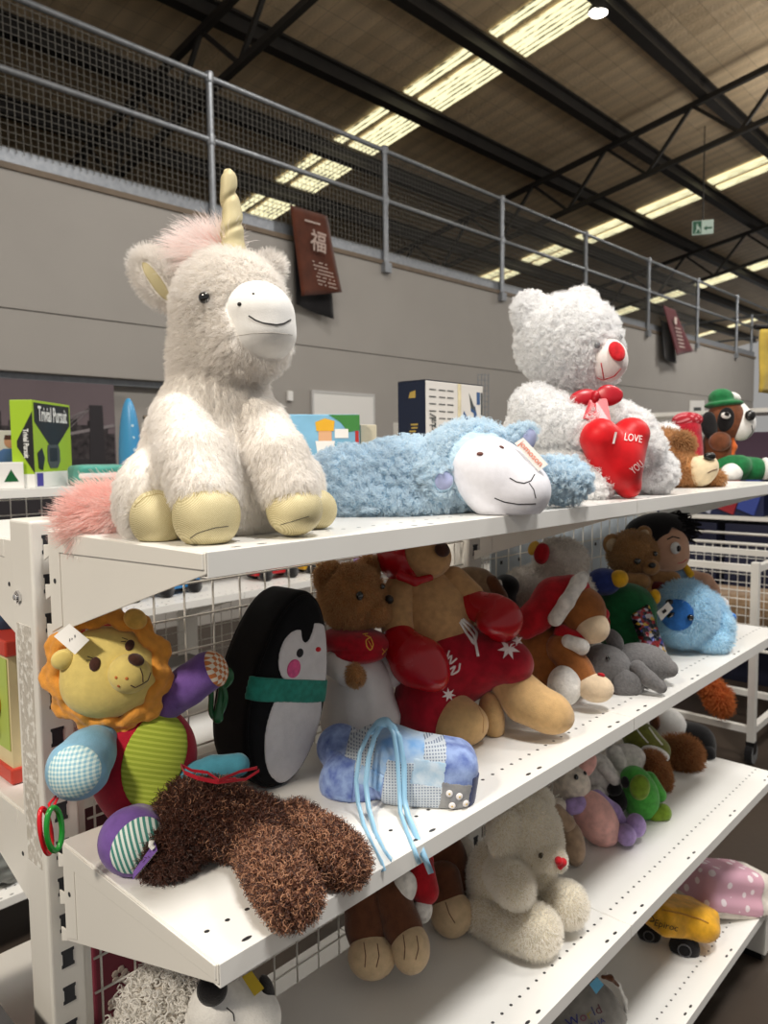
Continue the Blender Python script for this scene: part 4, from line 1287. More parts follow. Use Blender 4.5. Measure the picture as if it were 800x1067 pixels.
M_knit = weave('red_knit', (168, 28, 44), (206, 120, 126), scale=90, kind='both', dirv=(.8, .2, .5), dirw=(-.5, .2, .8), rough=.9)
T = Toy('knitted_hat', 'red knitted hat with white pattern standing behind the two plush dogs', 'hat', (1.72, .27, 1.35), 2.18)
T.part('crown', T.lump(T.chain([(716, 482, 16), (716, 448, 14)]), 1, .2, 1), fabric('knit_red', (172, 24, 42), bump=.6, bscale=200), 1.3)
T.part('patterned_band', T.lump(T.ell(716, 438, 15, 9, 14), .8, .2, 2), M_knit, 1.2)
T = Toy('rabbit_plush', 'white plush lying behind the white bear, only its back showing', 'soft toy', (1.45, .27, 1.35), 1.98)
s = T.lump(T.uni(T.ell(690, 462, 15, 20, 14), T.ell(697, 449, 9, 7, 9), k=5), .8, .15, 1); o = T.part('body', s, M_wb, 1.5); T.fur(o, 1500, 4, .3, M_wbh, seed=66)
# ================================================================== soft toys on the second shelf
Z2 = .95
M_lionf = fabric('lion_yellow', (226, 204, 122), scale=120, bump=.2, var=.03)
M_mane = fabric('lion_orange', (232, 158, 66), scale=90, bump=.3, var=.06)
M_crim = fabric('crimson_cloth', (176, 24, 48), scale=120, bump=.25, var=.05)
M_cord = weave('green_corduroy', (176, 190, 72), (150, 166, 52), scale=160, kind='stripe', dirv=(.35, .1, .93), bump=.9, rough=.95)
M_lblue = fabric('pale_blue_cloth', (128, 176, 204), scale=100, bump=.2, var=.04)
M_ging = weave('blue_gingham', (212, 228, 222), (126, 176, 196), scale=210, kind='gingham', dirv=(.6, -.8, .1), dirw=(0, .1, 1), bump=.1)
M_purp = fabric('purple_cloth', (116, 84, 158), scale=100, bump=.2, var=.06)
M_teal = fabric('teal_cloth', (70, 138, 158), scale=100, bump=.2, var=.05)
M_stripe = weave('teal_stripe', (226, 236, 230), (70, 140, 130), scale=175, kind='stripe', dirv=(.80, -.55, .25), bump=.1)
M_orchk = weave('orange_check', (238, 226, 208), (206, 124, 66), scale=90, kind='check', dirv=(.7, .7, .2), dirw=(-.2, 0, 1), bump=.1)
M_choc = fabric('chocolate_thread', (74, 44, 34), scale=150, bump=.4)

T = Toy('lion_plush', 'yellow lion with orange ruffled mane and patchwork limbs leaning by the end post', 'soft toy', (.11, .24, Z2), .96)
body = T.lump(T.uni(T.ell(150, 795, 54, 64, 42, ang=-14, dd=4), T.ell(160, 830, 46, 36, 40), k=12), 1.2, .06, 71)
o = T.part('body', body, M_crim, 2.6)
belly = s_shell_patch(body, T.ell(163, 784, 34, 60, 45, ang=-20, dd=-46), .0022)
T.part('belly_panel', belly, M_cord, 1.6, o)
face = T.lump(T.uni(T.ell(116, 698, 50, 44, 34, ang=-18, dd=-22), T.ell(104, 715, 38, 30, 30, dd=-24), k=12), .7, .06, 72)
# ruffled mane ring around the face
def ruffle(c, rx, ry, ang, dd, n, amp, wob, seed):
    g = np.random.default_rng(seed); pts = []
    for i in range(n):
        q = 6.2832 * i / n; x = rx * math.cos(q); y = ry * math.sin(q); a = math.radians(ang)
        w = amp * math.sin(i * wob) + g.normal() * amp * .3
        s_ = 1 + .05 * math.sin(i * wob)
        pts.append(T.p(c[0] + (x * math.cos(a) - y * math.sin(a)) * s_, c[1] - (x * math.sin(a) + y * math.cos(a)) * s_, dd + w))
    pts.append(pts[0]); return pts
R1 = ruffle((112, 699), 61, 60, -18, -22, 60, 4, 1.15, 1)
mane = s_uni([s_cone(R1[i], (6.0 + 1.4 * math.sin(i * 1.15)) * T.u, R1[i + 1], (6.0 + 1.4 * math.sin((i + 1) * 1.15)) * T.u) for i in range(60)], .002)
R2 = ruffle((112, 699), 54, 53, -18, -28, 60, 3, 1.15, 2)
mane2 = s_uni([s_cone(R2[i], 6.0 * T.u, R2[i + 1], 6.0 * T.u) for i in range(60)], .002)
mane = T.lump(s_uni([mane, mane2], .003), .9, .2, 5)
om = T.part('mane', mane, M_mane, 2.0)
oh = T.part('head', face, M_lionf, 2.2)
mz = T.lump(T.uni(T.ell(135, 702, 20, 19, 19, ang=-15, dd=-52), k=3), .4, .1, 3); omz = T.part('muzzle', mz, M_lionf, 1.4, oh)
T.eye(mz, 141, 689, 8, M_choc, 'nose', omz, ry=6.5, flat=.6, ang=-10)
T.line(mz, [(146, 696), (148.5, 703), (149, 711)], .6, M_choc, 'mouth_line', omz)
T.line(mz, [(136, 714), (141, 716.5), (148, 713), (154, 709), (157, 701)], .6, M_choc, 'mouth_line', omz)
for q in ((121, 706), (132, 707), (123.5, 715)):
    T.eye(mz, *q, 1.6, fabric('freckle_orange', (206, 120, 60)), 'freckle', omz, flat=.4)
for q in ((99, 692, 5.5, 7), (135, 672.5, 4.5, 6.5)):
    T.eye(face, q[0], q[1], q[2], M_choc, 'eye', oh, ry=q[3], flat=.4, ang=-12)
    T.line(face, [(q[0] - 2, q[1] - 6), (q[0] - 8, q[1] - 8)], .4, M_choc, 'eyelash', oh, n=3)
    T.line(face, [(q[0] - 4, q[1] - 4), (q[0] - 9, q[1] - 4)], .4, M_choc, 'eyelash', oh, n=3)
T.part('ear', T.uni(T.ell(66, 687, 12, 10, 9, ang=20, dd=-44), k=3), M_lionf, 1.5, oh)
T.part('ear', T.uni(T.ell(141, 645, 12, 10, 9, ang=-30, dd=-34), k=3), fabric('lion_ear', (232, 186, 96)), 1.5, oh)
armL = T.lump(T.chain([(104, 770, 17, -26), (92, 786, 25, -46), (82, 800, 30, -62)]), .8, .08, 6); o = T.part('arm', armL, M_lblue, 2.0)
T.part('palm_patch', s_shell_patch(armL, T.ell(74, 807, 25, 25, 34, ang=40, dd=-92), .0016), M_ging, 1.2, o)
armR = T.lump(T.chain([(174, 733, 17, 0), (196, 714, 20.5, -4), (216, 700, 20.5, -8)]), .7, .08, 7)
armR = s_int(armR, s_half(T.p(229, 692, -12), RIGHT * .86 + UP * .40 - FWD * .30, armR), .004)
o = T.part('arm', armR, M_purp, 2.0)
T.part('palm_patch', s_shell_patch(armR, T.ell(228, 696, 12, 22, 20, ang=25, dd=-14), .0016), M_orchk, 1.2, o)
foot = T.lump(T.uni(T.ell(137, 876, 31, 33, 26, ang=-28, dd=-62), T.ell(146, 862, 24, 24, 26, dd=-40), k=8), .7, .08, 8); o = T.part('foot', foot, M_purp, 2.0)
T.part('sole_patch', s_shell_patch(foot, T.ell(144, 884, 24, 32, 30, ang=-38, dd=-90), .0016), M_stripe, 1.2, o)
legR = T.chain([(196, 812, 16, -8), (222, 802, 14, -2), (248, 797, 12, 0)]); T.part('leg', legR, M_teal, 2.0)
mb = MB(); q = [T.p(56, 663, -58), T.p(72, 650, -60), T.p(93, 667, -66), T.p(78, 682, -66)]
mb.prism(q, FWD * .0006); ot = mb.build('price_sticker', M_paper, T.e)
mb = MB(); c0 = (q[0] + q[1] + q[2] + q[3]) / 4 - FWD * .0008; ux = (q[1] - q[0]); ux /= np.linalg.norm(ux)
for a, b_ in ((-.004, .007), (-.0005, .004), (.004, .006)):
    mb.bar(c0 + ux * a + (q[2] - q[1]) * .04, c0 + ux * a + (q[2] - q[1]) * .04 + UP * b_ * .5, .0007)
mb.build('pencil_marks', solid('pencil', (110, 108, 110)), ot)
mb = MB(); mb.prism([T.p(138, 917, -96), T.p(139, 908, -92), T.p(161, 877, -92), T.p(164, 886, -96)], FWD * .0006); oc = mb.build('card_tag', M_purp, T.e)
mb = MB(); mb.prism([T.p(139.5, 917, -97), T.p(138, 919, -97), T.p(163, 888, -97), T.p(164.5, 886, -97)], FWD * .0006); mb.build('tag_edge', M_paper, oc)
mb = MB(); mb.tube([T.p(158, 876, -94), T.p(157, 881, -95), T.p(160, 884, -95)], .003, 8); mb.build('tag_hook', M_paper, oc)
def ring(cx, cy, rx, ry, dd, r, mat, name, ang=0, yaw=.0):
    a = math.radians(ang); P_ = []
    for i in range(36):
        w = 6.2832 * i / 36; x = rx * math.cos(w); y = ry * math.sin(w)
        P_.append(T.p(cx + x * math.cos(a) - y * math.sin(a), cy - x * math.sin(a) - y * math.cos(a), dd + yaw * x))
    return MB().tube(P_, r * T.u, 8, closed=True).build(name, mat, T.e, smooth=True)
M_rring = solid('red_ring', (196, 22, 34), rough=.18); M_gring = solid('green_ring', (30, 130, 44), rough=.18)
ring(47.5, 866, 5.5, 24, -100, 2.2, M_rring, 'teething_ring', ang=8, yaw=1.6); ring(56.5, 864, 8, 22.5, -104, 2.6, M_gring, 'teething_ring', ang=2, yaw=1.2)
MB().tube([T.p(58, 830, -84), T.p(51, 838, -98), T.p(53, 846, -102), T.p(56, 840, -100), T.p(60, 832, -86)], 1.3 * T.u, 6).build('strap', M_rring, T.e, smooth=True)
M_dgreen = solid('dark_green_plastic', (28, 92, 52), rough=.25)
P_ = [T.p(226 + 7.5 * math.cos(6.2832 * i / 30) * (1 + .2 * math.cos(6.2832 * i / 30 * 3)), 727 - 22 * math.sin(6.2832 * i / 30), 26) for i in range(30)]
MB().tube(P_, 3 * T.u, 8, closed=True).build('rattle_ring', M_dgreen, T.e, smooth=True)
T.part('rattle_head', T.uni(T.ell(234, 706, 10, 12, 6, ang=-20, dd=28), T.chain([(232, 712, 4, 28), (229, 735, 3.5, 27), (227, 748, 6, 26)]), k=4), M_dgreen, 1.2)

# ------------------------------------------------------------------ scruffy brown bear lying face down
M_scr = fabric('scruffy_base', (70, 38, 24), scale=60, bump=.5)
M_scrh = hairmat('scruffy_tinsel', (92, 53, 39), (36, 18, 14), rough=.38, spec=.5, glow=.15, lift=.9)
M_scrh2 = hairmat('scruffy_light', (204, 146, 108), (128, 78, 56), rough=.32, spec=.6, glow=.2, lift=.85)
T = Toy('bear_plush', 'shaggy dark brown bear lying face down with feet over the shelf edge', 'soft toy', (.14, .13, Z2), .92)
SC = dict(jit=.75, curl=1.7, npt=6, turns=1.2, Lvar=.5)
body = T.lump(T.uni(T.ell(230, 851, 54, 31, 40, ang=-26, dd=8), T.ell(192, 838, 30, 28, 40, dd=20), T.ell(268, 862, 32, 25, 30, ang=-20, dd=-8), k=10), 1.4, .08, 81)
o = T.part('body', body, M_scr, 2.8)
T.fur(o, 17000, 8.5, .55, M_scrh, seed=82, comb=(.2, -.1, -.3), **SC); T.fur(o, 2200, 8.5, .5, M_scrh2, seed=83, name='light_strands', **SC)
hd = T.lump(T.ell(176, 826, 28, 24, 34, dd=58), 1, .1, 82); o = T.part('head', hd, M_scr, 2.6); T.fur(o, 4000, 9, .55, M_scrh, seed=84, **SC)
for pts, sd in (([(196, 860, 26, -6), (184, 880, 25, -22), (172, 890, 23, -36)], 85),):
    s = T.chain(pts, k=8); o = T.part('arm', s, M_scr, 2.6); T.fur(o, 7500, 8.5, .55, M_scrh, seed=sd, comb=(0, 0, -.3), **SC)
for pts, sd in (([(268, 882, 22, -24), (288, 910, 24, -72), (304, 934, 23, -112)], 86), ([(308, 858, 19, 8), (339, 882, 21, -22), (358, 899, 21, -50)], 87)):
    s = T.lump(T.chain(pts, k=8), 1, .1, sd); o = T.part('leg', s, M_scr, 2.6); T.fur(o, 6000, 8, .55, M_scrh, seed=sd, comb=(.1, -.1, -.3), **SC); T.fur(o, 5200, 8, .5, M_scrh2, seed=sd + 4, name='light_strands', **SC)
M_ribb = fabric('red_ribbon', (158, 16, 36), scale=30, bump=.1, rough=.4)
mb = MB()
def strip(mb, pts, w, dirv=(0, 0, 1), th=.0008):
    P_ = [T.p(*q) for q in pts]; d = np.array(dirv, float)
    for i in range(len(P_) - 1):
        mb.prism([P_[i] - d * w / 2, P_[i + 1] - d * w / 2, P_[i + 1] + d * w / 2, P_[i] + d * w / 2], FWD * th)
    return mb
strip(mb, [(188, 797, -34), (192, 805, -40), (206, 811, -44), (226, 815, -42), (246, 812, -34)], .005)
strip(mb, [(188, 797, -34), (200, 803, -36), (216, 805, -38), (228, 813, -42)], .0035)
strip(mb, [(228, 813, -42), (250, 804, -30), (268, 800, -24)], .0035); strip(mb, [(232, 815, -42), (256, 812, -28), (270, 803, -24)], .0035)
mb.build('neck_ribbon', M_ribb, T.e)

# ------------------------------------------------------------------ penguin cushion
M_pblack = fabric('penguin_black', (12, 12, 15), scale=90, bump=.15, sheen=.06, var=.15)
M_pwhite = fabric('penguin_white', (226, 222, 222), scale=60, bump=.15, var=.03)
M_scarf = fabric('teal_scarf', (44, 140, 122), scale=90, bump=.25)
M_ppink = fabric('pink_cheek', (232, 96, 150), scale=80, bump=.1)
T = Toy('penguin_cushion', 'black and white penguin cushion with teal scarf leaning by the wire panel', 'soft toy', (.33, .23, Z2), 1.145)
wN = RIGHT * .74 - FWD * .66; wN = wN - np.array((0, 0, 1)) * wN[2]; wN /= np.linalg.norm(wN)
lean = math.radians(15)
side = np.cross(np.array((0, 0, 1.)), wN)                         # in the face plane, to the image's right
uA = np.array((0, 0, 1.)) * math.cos(lean) + side * math.sin(lean); vA = side * math.cos(lean) - np.array((0, 0, 1.)) * math.sin(lean)
pc = T.p(285, 712, 0)
def s_pill(c, u, v, w, a, b, h, r):
    c = np.array(c)
    def f(P):
        q = P - c; x = q @ u; y = q @ v; z = np.abs(q @ w)
        bb = b * (1 - .16 * x / a)
        k0 = np.sqrt((x / a) ** 2 + (y / bb) ** 2); k1 = np.sqrt((x / a ** 2) ** 2 + (y / bb ** 2) ** 2) + 1e-9
        de = k0 * (k0 - 1) / k1
        A_ = np.stack([de + r, z - (h - r) - .006 * np.clip(1 - k0, 0, 1)], 1)
        return np.linalg.norm(np.maximum(A_, 0), axis=1) + np.minimum(A_.max(1), 0) - r
    e = np.abs(np.outer(a, u)).ravel() + np.abs(np.outer(b * 1.2, v)).ravel() + np.abs(np.outer(h, w)).ravel() + .008
    return Sh(f, c - e, c + e)
pen = s_pill(pc, uA, vA, wN, 100 * T.u, 51 * T.u, 30 * T.u, .014)
o = T.part('body', pen, M_pblack, 2.4)
for s_ in (1, -1):
    P_ = []
    for i in range(48):
        w = 6.2832 * i / 48
        p0 = pc + uA * 94 * T.u * math.sin(w) + vA * 48 * T.u * math.cos(w) * (1 - .16 * math.sin(w)) + wN * s_ * 26 * T.u
        for _ in range(12):
            d_ = float(pen.f(p0[None])[0]); g_ = np.array([float(pen.f((p0 + np.eye(3)[k] * 1e-4)[None])[0]) - d_ for k in range(3)]) / 1e-4
            p0 = p0 - g_ * d_
        P_.append(p0)
    P_ = [p for p in P_]
    MB().tube(P_, .0016, 6, closed=True).build('piping', M_pblack, o, smooth=True)
def preg(a, b, ra, rb, n=2.0):
    """region on the front face, centred a up / b right, superellipse radii ra, rb"""
    c = pc + uA * a * T.u + vA * b * T.u
    def f(P):
        q = P - c; x = np.abs(q @ uA) / (ra * T.u); y = np.abs(q @ vA) / (rb * T.u)
        side_ = (P - pc) @ wN
        return np.maximum(((x ** n + y ** n) ** (1 / n) - 1) * min(ra, rb) * T.u, .012 - side_)
    return Sh(f, pen.lo, pen.hi)
fw_ = s_uni([preg(33, 19, 36, 34), preg(33, -6, 27, 22)], .003)
T.part('face_patch', s_shell_patch(pen, s_sub(fw_, preg(70, 4, 22, 9), .002), .0012), M_pwhite, 1.6, o)
T.part('belly_patch', s_shell_patch(pen, s_sub(preg(-38, 10, 56, 38), preg(24, 0, 26, 90, 6), 0), .0012), M_pwhite, 1.6, o)
sc = s_shell_patch(pen, s_int(preg(-1, 0, 11.5, 70, 8), s_half(pc + wN * 21 * T.u, -wN, pen)), .004); T.part('scarf', T.lump(sc, .3, .1, 3), M_scarf, 1.6)
def ppt(a, b): return pc + uA * a * T.u + vA * b * T.u + wN * 60 * T.u
def on_pen(a, b):
    p0 = ppt(a, b)
    for _ in range(60):
        d_ = float(pen.f(p0[None])[0])
        if d_ < 2e-4: break
        p0 = p0 - wN * d_ * .8
    return p0
for nm, a, b, r1, r2, m_ in (('eye', 37, -2, 4.6, 4.6, M_thread), ('cheek', 21, -7, 9.5, 9, M_ppink), ('beak', 42, 24, 2.6, 4.0, M_rednose)):
    soft(nm, s_ell(on_pen(a, b) + wN * .0012, np.array((r1, r2, 1.6)) * T.u, np.stack([uA, vA, wN], 1)), m_, o, .0007)

# ------------------------------------------------------------------ teddy in a white dress and red bandana
M_tb = fabric('teddy_tan', (176, 122, 72), scale=80, bump=.4, var=.1)
M_tbh = hairmat('teddy_tan_pile', (196, 150, 98), (172, 122, 74))
M_dress = fabric('white_dress', (222, 218, 216), scale=30, bump=.25, bscale=60, sheen=.1, var=.03)
M_band = fabric('red_bandana', (170, 16, 34), scale=100, bump=.1)
M_goldt = solid('gold_thread', (226, 176, 60), rough=.4)
T = Toy('teddy_bear', 'tan teddy in a white dress and red neckerchief behind the patchwork bear', 'soft toy', (.48, .24, Z2), 1.27)
h = T.lump(T.ell(366, 622, 34, 35, 32, ang=-10, dd=-2), .8, .08, 1); oh = T.part('head', h, M_tb, 2); T.fur(oh, 9000, 4, .32, M_tbh, seed=91, jit=.5)
mz = T.uni(T.ell(391, 638, 15, 14, 16, ang=-12, dd=-12), k=3); om = T.part('muzzle', mz, M_tb, 1.6, oh); T.fur(om, 2200, 3, .3, M_tbh, seed=92, jit=.5)
T.eye(mz, 402, 628, 5.0, M_nose, 'nose', om, flat=.9, sink=-.2); T.eye(h, 374, 621, 3.8, M_eyeb, 'eye', oh, ry=4.6, flat=.9, sink=-.2); T.eye(h, 396, 612, 3, M_eyeb, 'eye', oh, flat=.9, sink=-.2)
for q in ((343, 601, -6, 16), (384, 592, 30, 13)):
    e = s_sub(T.ell(q[0], q[1], q[3], q[3], 9, dd=q[2], yaw=25), T.ell(q[0] + 5, q[1] + 3, 8, 9, 6, dd=q[2] - 10), .004); o = T.part('ear', e, M_tb, 1.6, oh); T.fur(o, 2400, 4, .32, M_tbh, seed=93, jit=.5)
dr = T.lump(T.uni(T.chain([(370, 676, 22, 2), (374, 715, 34, 2), (376, 745, 42, 2)], k=10), k=4), 2.2, .16, 3); T.part('dress', dr, M_dress, 2)
T.part('sleeve', T.lump(T.chain([(352, 692, 15, -22), (362, 702, 13, -36)]), 1, .2, 4), M_dress, 1.6)
s = T.ell(370, 704, 9, 11, 9, ang=10, dd=-46); o = T.part('paw', s, M_tb, 1.4); T.fur(o, 900, 3, .3, M_tbh, seed=94)
T.part('sleeve', T.lump(T.chain([(396, 690, 13, 10), (408, 704, 12, 4)]), 1, .2, 5), M_dress, 1.6)
bd = s_uni([T.ell(370, 668, 38, 15, 36, ang=-4, dd=-4), T.ell(372, 680, 31, 10, 34, dd=-8)], .006); ob = T.part('neckerchief', T.lump(bd, .5, .12, 6), M_band, 1.8)
T.line(bd, [(380, 662), (386, 664), (389, 672), (386, 678), (382, 674), (381, 667), (386, 664)], .7, M_goldt, 'gold_embroidery', ob, n=4); T.line(bd, [(378, 661), (383, 660)], .7, M_goldt, 'gold_embroidery', ob, n=3)
T.line(bd, [(384, 668), (388, 676)], .6, M_goldt, 'gold_embroidery', ob, n=3); T.line(bd, [(398, 676), (403, 682)], .6, M_goldt, 'gold_embroidery', ob, n=3); T.line(bd, [(403, 676), (398, 682)], .6, M_goldt, 'gold_embroidery', ob, n=3)
T.part('leg', T.chain([(352, 752, 12, -12), (348, 785, 11, -10)]), M_tb, 1.6)

# ------------------------------------------------------------------ boxing kangaroo toy
M_roo = fabric('boxer_tan', (192, 150, 102), scale=80, bump=.3, var=.08)
M_roo2 = fabric('boxer_foot', (206, 168, 116), scale=80, bump=.25, var=.05)
M_vinyl = solid('red_vinyl', (172, 12, 26), rough=.26, spec=.5)
M_short = fabric('boxer_shorts', (160, 12, 34), scale=60, bump=.2, bscale=90)
M_cordw = solid('white_cord', (232, 230, 226), rough=.7)
T = Toy('boxing_bear_plush', 'large tan plush boxer with red gloves, headguard and starred red shorts', 'soft toy', (.62, .24, Z2), 1.34)
tor = T.lump(T.uni(T.ell(447, 645, 46, 50, 40, dd=8), T.ell(436, 612, 32, 22, 26, dd=4), k=12), 1.2, .06, 1); o = T.part('body', tor, M_roo, 2.2)
T.line(tor, [(432, 620), (424, 630), (421, 645), (424, 665)], .4, M_tan, 'seam', o)
h = T.lump(T.uni(T.ell(432, 577, 34, 27, 32, dd=0), T.ell(446, 581, 24, 22, 26, dd=-14), k=8), .6, .07, 2); oh = T.part('head', h, M_roo, 2)
T.eye(h, 459, 574, 8.5, M_choc, 'nose', oh, ry=7.6, flat=.6, sink=.1, ang=10)
hg = T.uni(T.ell(422, 579, 30, 29, 34, dd=-2), k=2); hg = s_sub(hg, T.ell(452, 574, 31, 29, 50, ang=-20, dd=-20), .003)
hg = s_uni([hg, T.chain([(417, 600, 5, -34), (432, 606, 4, -36), (448, 602, 3.5, -32)])], .004); T.part('headguard', hg, M_vinyl, 1.6, oh)
T.part('arm', T.lump(T.chain([(418, 615, 18, -8), (411, 638, 17, -22), (414, 656, 16, -34)]), .8, .08, 3), M_roo, 2)
gl = T.lump(T.uni(T.ell(435, 689, 28, 26, 26, ang=-18, dd=-58), T.ell(417, 670, 19, 20, 20, dd=-42), T.ell(450, 704, 17, 15, 18, dd=-64), k=10), 1.1, .12, 4); T.part('boxing_glove', gl, M_vinyl, 2)
T.part('arm', T.lump(T.chain([(472, 606, 16, 6), (490, 622, 15, 0)]), .8, .08, 5), M_roo, 2)
gl2 = T.lump(T.uni(T.chain([(492, 630, 16, -4), (512, 636, 18, -16)]), T.ell(524, 647, 20, 22, 20, ang=-25, dd=-24), T.ell(512, 650, 14, 12, 14, dd=-34), k=7), 1.0, .13, 6); T.part('boxing_glove', gl2, M_vinyl, 2)
sh_ = T.lump(T.uni(T.ell(470, 690, 50, 44, 44, ang=-12, dd=4), T.chain([(450, 715, 36, -16), (444, 738, 33, -30)]), T.chain([(508, 688, 30, -8), (530, 690, 24, -20)]), k=9), 1.4, .09, 7)
os_ = T.part('shorts', sh_, M_short, 2.2)
def star(x, y, r, n=7, rot=.3, parent=None, nm='white_star'):
    pts = []
    for i in range(2 * n):
        a = rot + math.pi * i / n; rr = r if i % 2 == 0 else r * .42
        p, nn = T.hit(sh_, x + rr * math.cos(a), y + rr * math.sin(a)); pts.append(p + nn * .0012)
    c, nn = T.hit(sh_, x, y)
    return MB().add(pts + [c + nn * .0016], [(2 * n, (i + 1) % (2 * n), i) for i in range(2 * n)]).build(nm, M_wthr, parent)
star(530, 676, 12, parent=os_); star(467, 724, 7.5, n=7, rot=.1, parent=os_); star(539, 668, 6, n=5, rot=.6, parent=os_)
for pl in ([(468, 678), (464, 689), (471, 682), (468, 693), (476, 686)], [(466, 699), (475, 693), (469, 704), (478, 699), (479, 691)]):
    T.line(sh_, pl, 1.0, M_wthr, 'white_lettering', os_, n=4)
for pl in ([(480, 646), (488, 655), (494, 663), (498, 684)], [(482, 645), (491, 652), (497, 660), (494, 672), (486, 660)], [(479, 648), (486, 660), (493, 668)]):
    T.line(s_uni([sh_, tor], .002), pl, 1.5, M_cordw, 'drawstring', os_, n=5)
lf = T.lump(T.uni(T.ell(478, 753, 29, 23, 24, ang=-6, dd=-46), T.ell(470, 742, 24, 20, 26, dd=-30), k=8), .6, .08, 8); o = T.part('foot', lf, M_roo2, 2)
T.line(lf, [(498, 735), (504, 748), (503, 764)], .35, M_tan, 'seam', o)
T.part('leg', T.ell(512, 748, 13, 27, 20, ang=8, dd=-14), M_roo2, 2)
rf = T.lump(T.chain([(532, 712, 22, -10), (548, 730, 22, -24), (572, 742, 20, -34)], k=8), .7, .07, 9); o = T.part('foot', T.uni(rf, T.ell(568, 741, 30, 20, 22, ang=-22, dd=-34), k=6), M_roo2, 2)
T.line(rf, [(560, 728), (580, 732), (590, 744)], .35, M_tan, 'seam', o)

# ------------------------------------------------------------------ patchwork bear cushion tied with pale blue ribbons
M_den = fabric('mottled_blue', (150, 172, 218), scale=55, bump=.12, rgb2=(92, 112, 172), rough=.8)
M_den2 = fabric('sky_print', (120, 168, 220), scale=30, bump=.12, rgb2=(196, 216, 234), rough=.8)
M_gchk = weave('grey_gingham', (196, 204, 212), (112, 126, 150), scale=250, kind='both', dirv=(.7, -.7, 0), dirw=(.1, .1, 1), bump=.05)
M_den3 = fabric('indigo_print', (92, 112, 178), scale=70, bump=.1, rgb2=(146, 170, 216)); M_navyp = fabric('navy_print', (40, 52, 96), scale=40, bump=.1)
M_pale = fabric('pale_floral', (206, 222, 236), scale=70, bump=.1, rgb2=(168, 200, 224))
M_stone = fabric('grey_floral', (126, 128, 134), scale=60, bump=.1, rgb2=(150, 150, 150))
M_ribbon = solid('pale_blue_ribbon', (150, 196, 226), rough=.3, spec=.5)
T = Toy('patchwork_bear', 'blue patchwork fabric bear cushion lying on its side tied with pale ribbons', 'soft toy', (.38, .10, Z2), 1.10)
pb = T.lump(T.uni(T.box(442, 803, 52, 34, 32, ang=-9, dd=-18, r=22), T.ell(370, 812, 38, 32, 32, ang=10, dd=-4), T.ell(354, 779, 25, 25, 24, dd=24), T.ell(400, 790, 40, 36, 34, dd=0), k=9), .9, .08, 1)
o = T.part('body', pb, M_den, 2.2)
def reg(pts_or, *a): return pts_or
PT = [(T.box(377, 783, 15, 26, 60, ang=-16, dd=-30, r=1), M_gchk), (T.box(407, 778, 15, 24, 60, ang=-12, dd=-30, r=1), M_den2), (T.box(432, 784, 14, 16, 60, ang=-10, dd=-40, r=1), M_den2),
      (T.box(459, 780, 17, 14, 60, ang=-8, dd=-40, r=1), M_gchk), (T.box(415, 815, 15, 24, 60, ang=-8, dd=-40, r=1), M_gchk), (T.box(446, 804, 17, 13, 60, ang=-9, dd=-44, r=1), M_pale),
      (T.box(480, 797, 17, 18, 60, ang=-8, dd=-40, r=1), M_den), (T.box(442, 832, 17, 16, 60, ang=-8, dd=-44, r=1), M_gchk), (T.box(474, 833, 16, 18, 60, ang=-8, dd=-44, r=1), M_stone),
      (T.box(386, 812, 12, 9, 60, ang=-14, dd=-40, r=1), M_den2), (T.box(352, 812, 16, 20, 60, ang=-6, dd=-30, r=1), M_den3), (T.box(494, 830, 8, 24, 60, ang=-8, dd=-30, r=1), M_navyp)]
for i, (r_, m_) in enumerate(PT):
    T.part('fabric_patch', s_shell_patch(pb, r_, .0009 + .00008 * i), m_, 1.6, o, floor=True)
for q in ((468, 826), (478, 829), (471, 838), (484, 836), (466, 845), (477, 846)):
    T.eye(pb, q[0], q[1], 3.4, M_pwhite, 'daisy', o, flat=.5, sink=-.3); T.eye(pb, q[0], q[1], 1.3, solid('daisy_centre', (190, 160, 80)), 'daisy_centre', o, flat=1.6, sink=-.5)
def ribbon(pts, w, nm='ribbon'):
    P_ = [T.p(*q) if len(q) == 3 else T.lay(q[0], q[1], Z2) for q in pts]; V = []; Fc = []   # two numbers: lies on the shelf or over its edge
    for i, p in enumerate(P_):
        d = P_[min(i + 1, len(P_) - 1)] - P_[max(i - 1, 0)]
        s_ = np.cross(d, FWD); s_ /= np.linalg.norm(s_)
        V += [p - s_ * w * T.u / 2, p + s_ * w * T.u / 2]
    Fc = [(2 * i, 2 * i + 1, 2 * i + 3, 2 * i + 2) for i in range(len(P_) - 1)]
    o_ = MB().add(V, Fc).build(nm, M_ribbon, T.e, smooth=True)
    m_ = o_.modifiers.new('thickness', 'SOLIDIFY'); m_.thickness = .0006
    return o_
ribbon([(397, 753, -38), (384, 764, -46), (375, 784, -56), (371, 812, -60), (373, 836, -60), (379, 860), (388, 880), (398, 900), (400, 908)], 4.2)
ribbon([(399, 752, -38), (390, 768, -48), (384, 790, -56), (381, 816, -60), (384, 842, -60), (391, 868), (401, 888), (408, 897)], 5)
ribbon([(402, 752, -38), (410, 764, -52), (414, 790, -58), (416, 822, -62), (417, 846, -64), (424, 868), (431, 884), (437, 900)], 4.2)
ribbon([(404, 751, -38), (416, 768, -52), (421, 798, -58), (421, 832, -62), (425, 850, -66), (434, 872), (441, 890), (449, 910)], 5.5)
T.part('ribbon_bow', T.uni(T.ell(398, 753, 9, 5, 6, ang=20, dd=-36), T.ell(390, 760, 8, 4, 5, ang=35, dd=-38), T.ell(408, 757, 8, 4, 5, ang=-40, dd=-40), k=3), M_ribbon, 1.2)

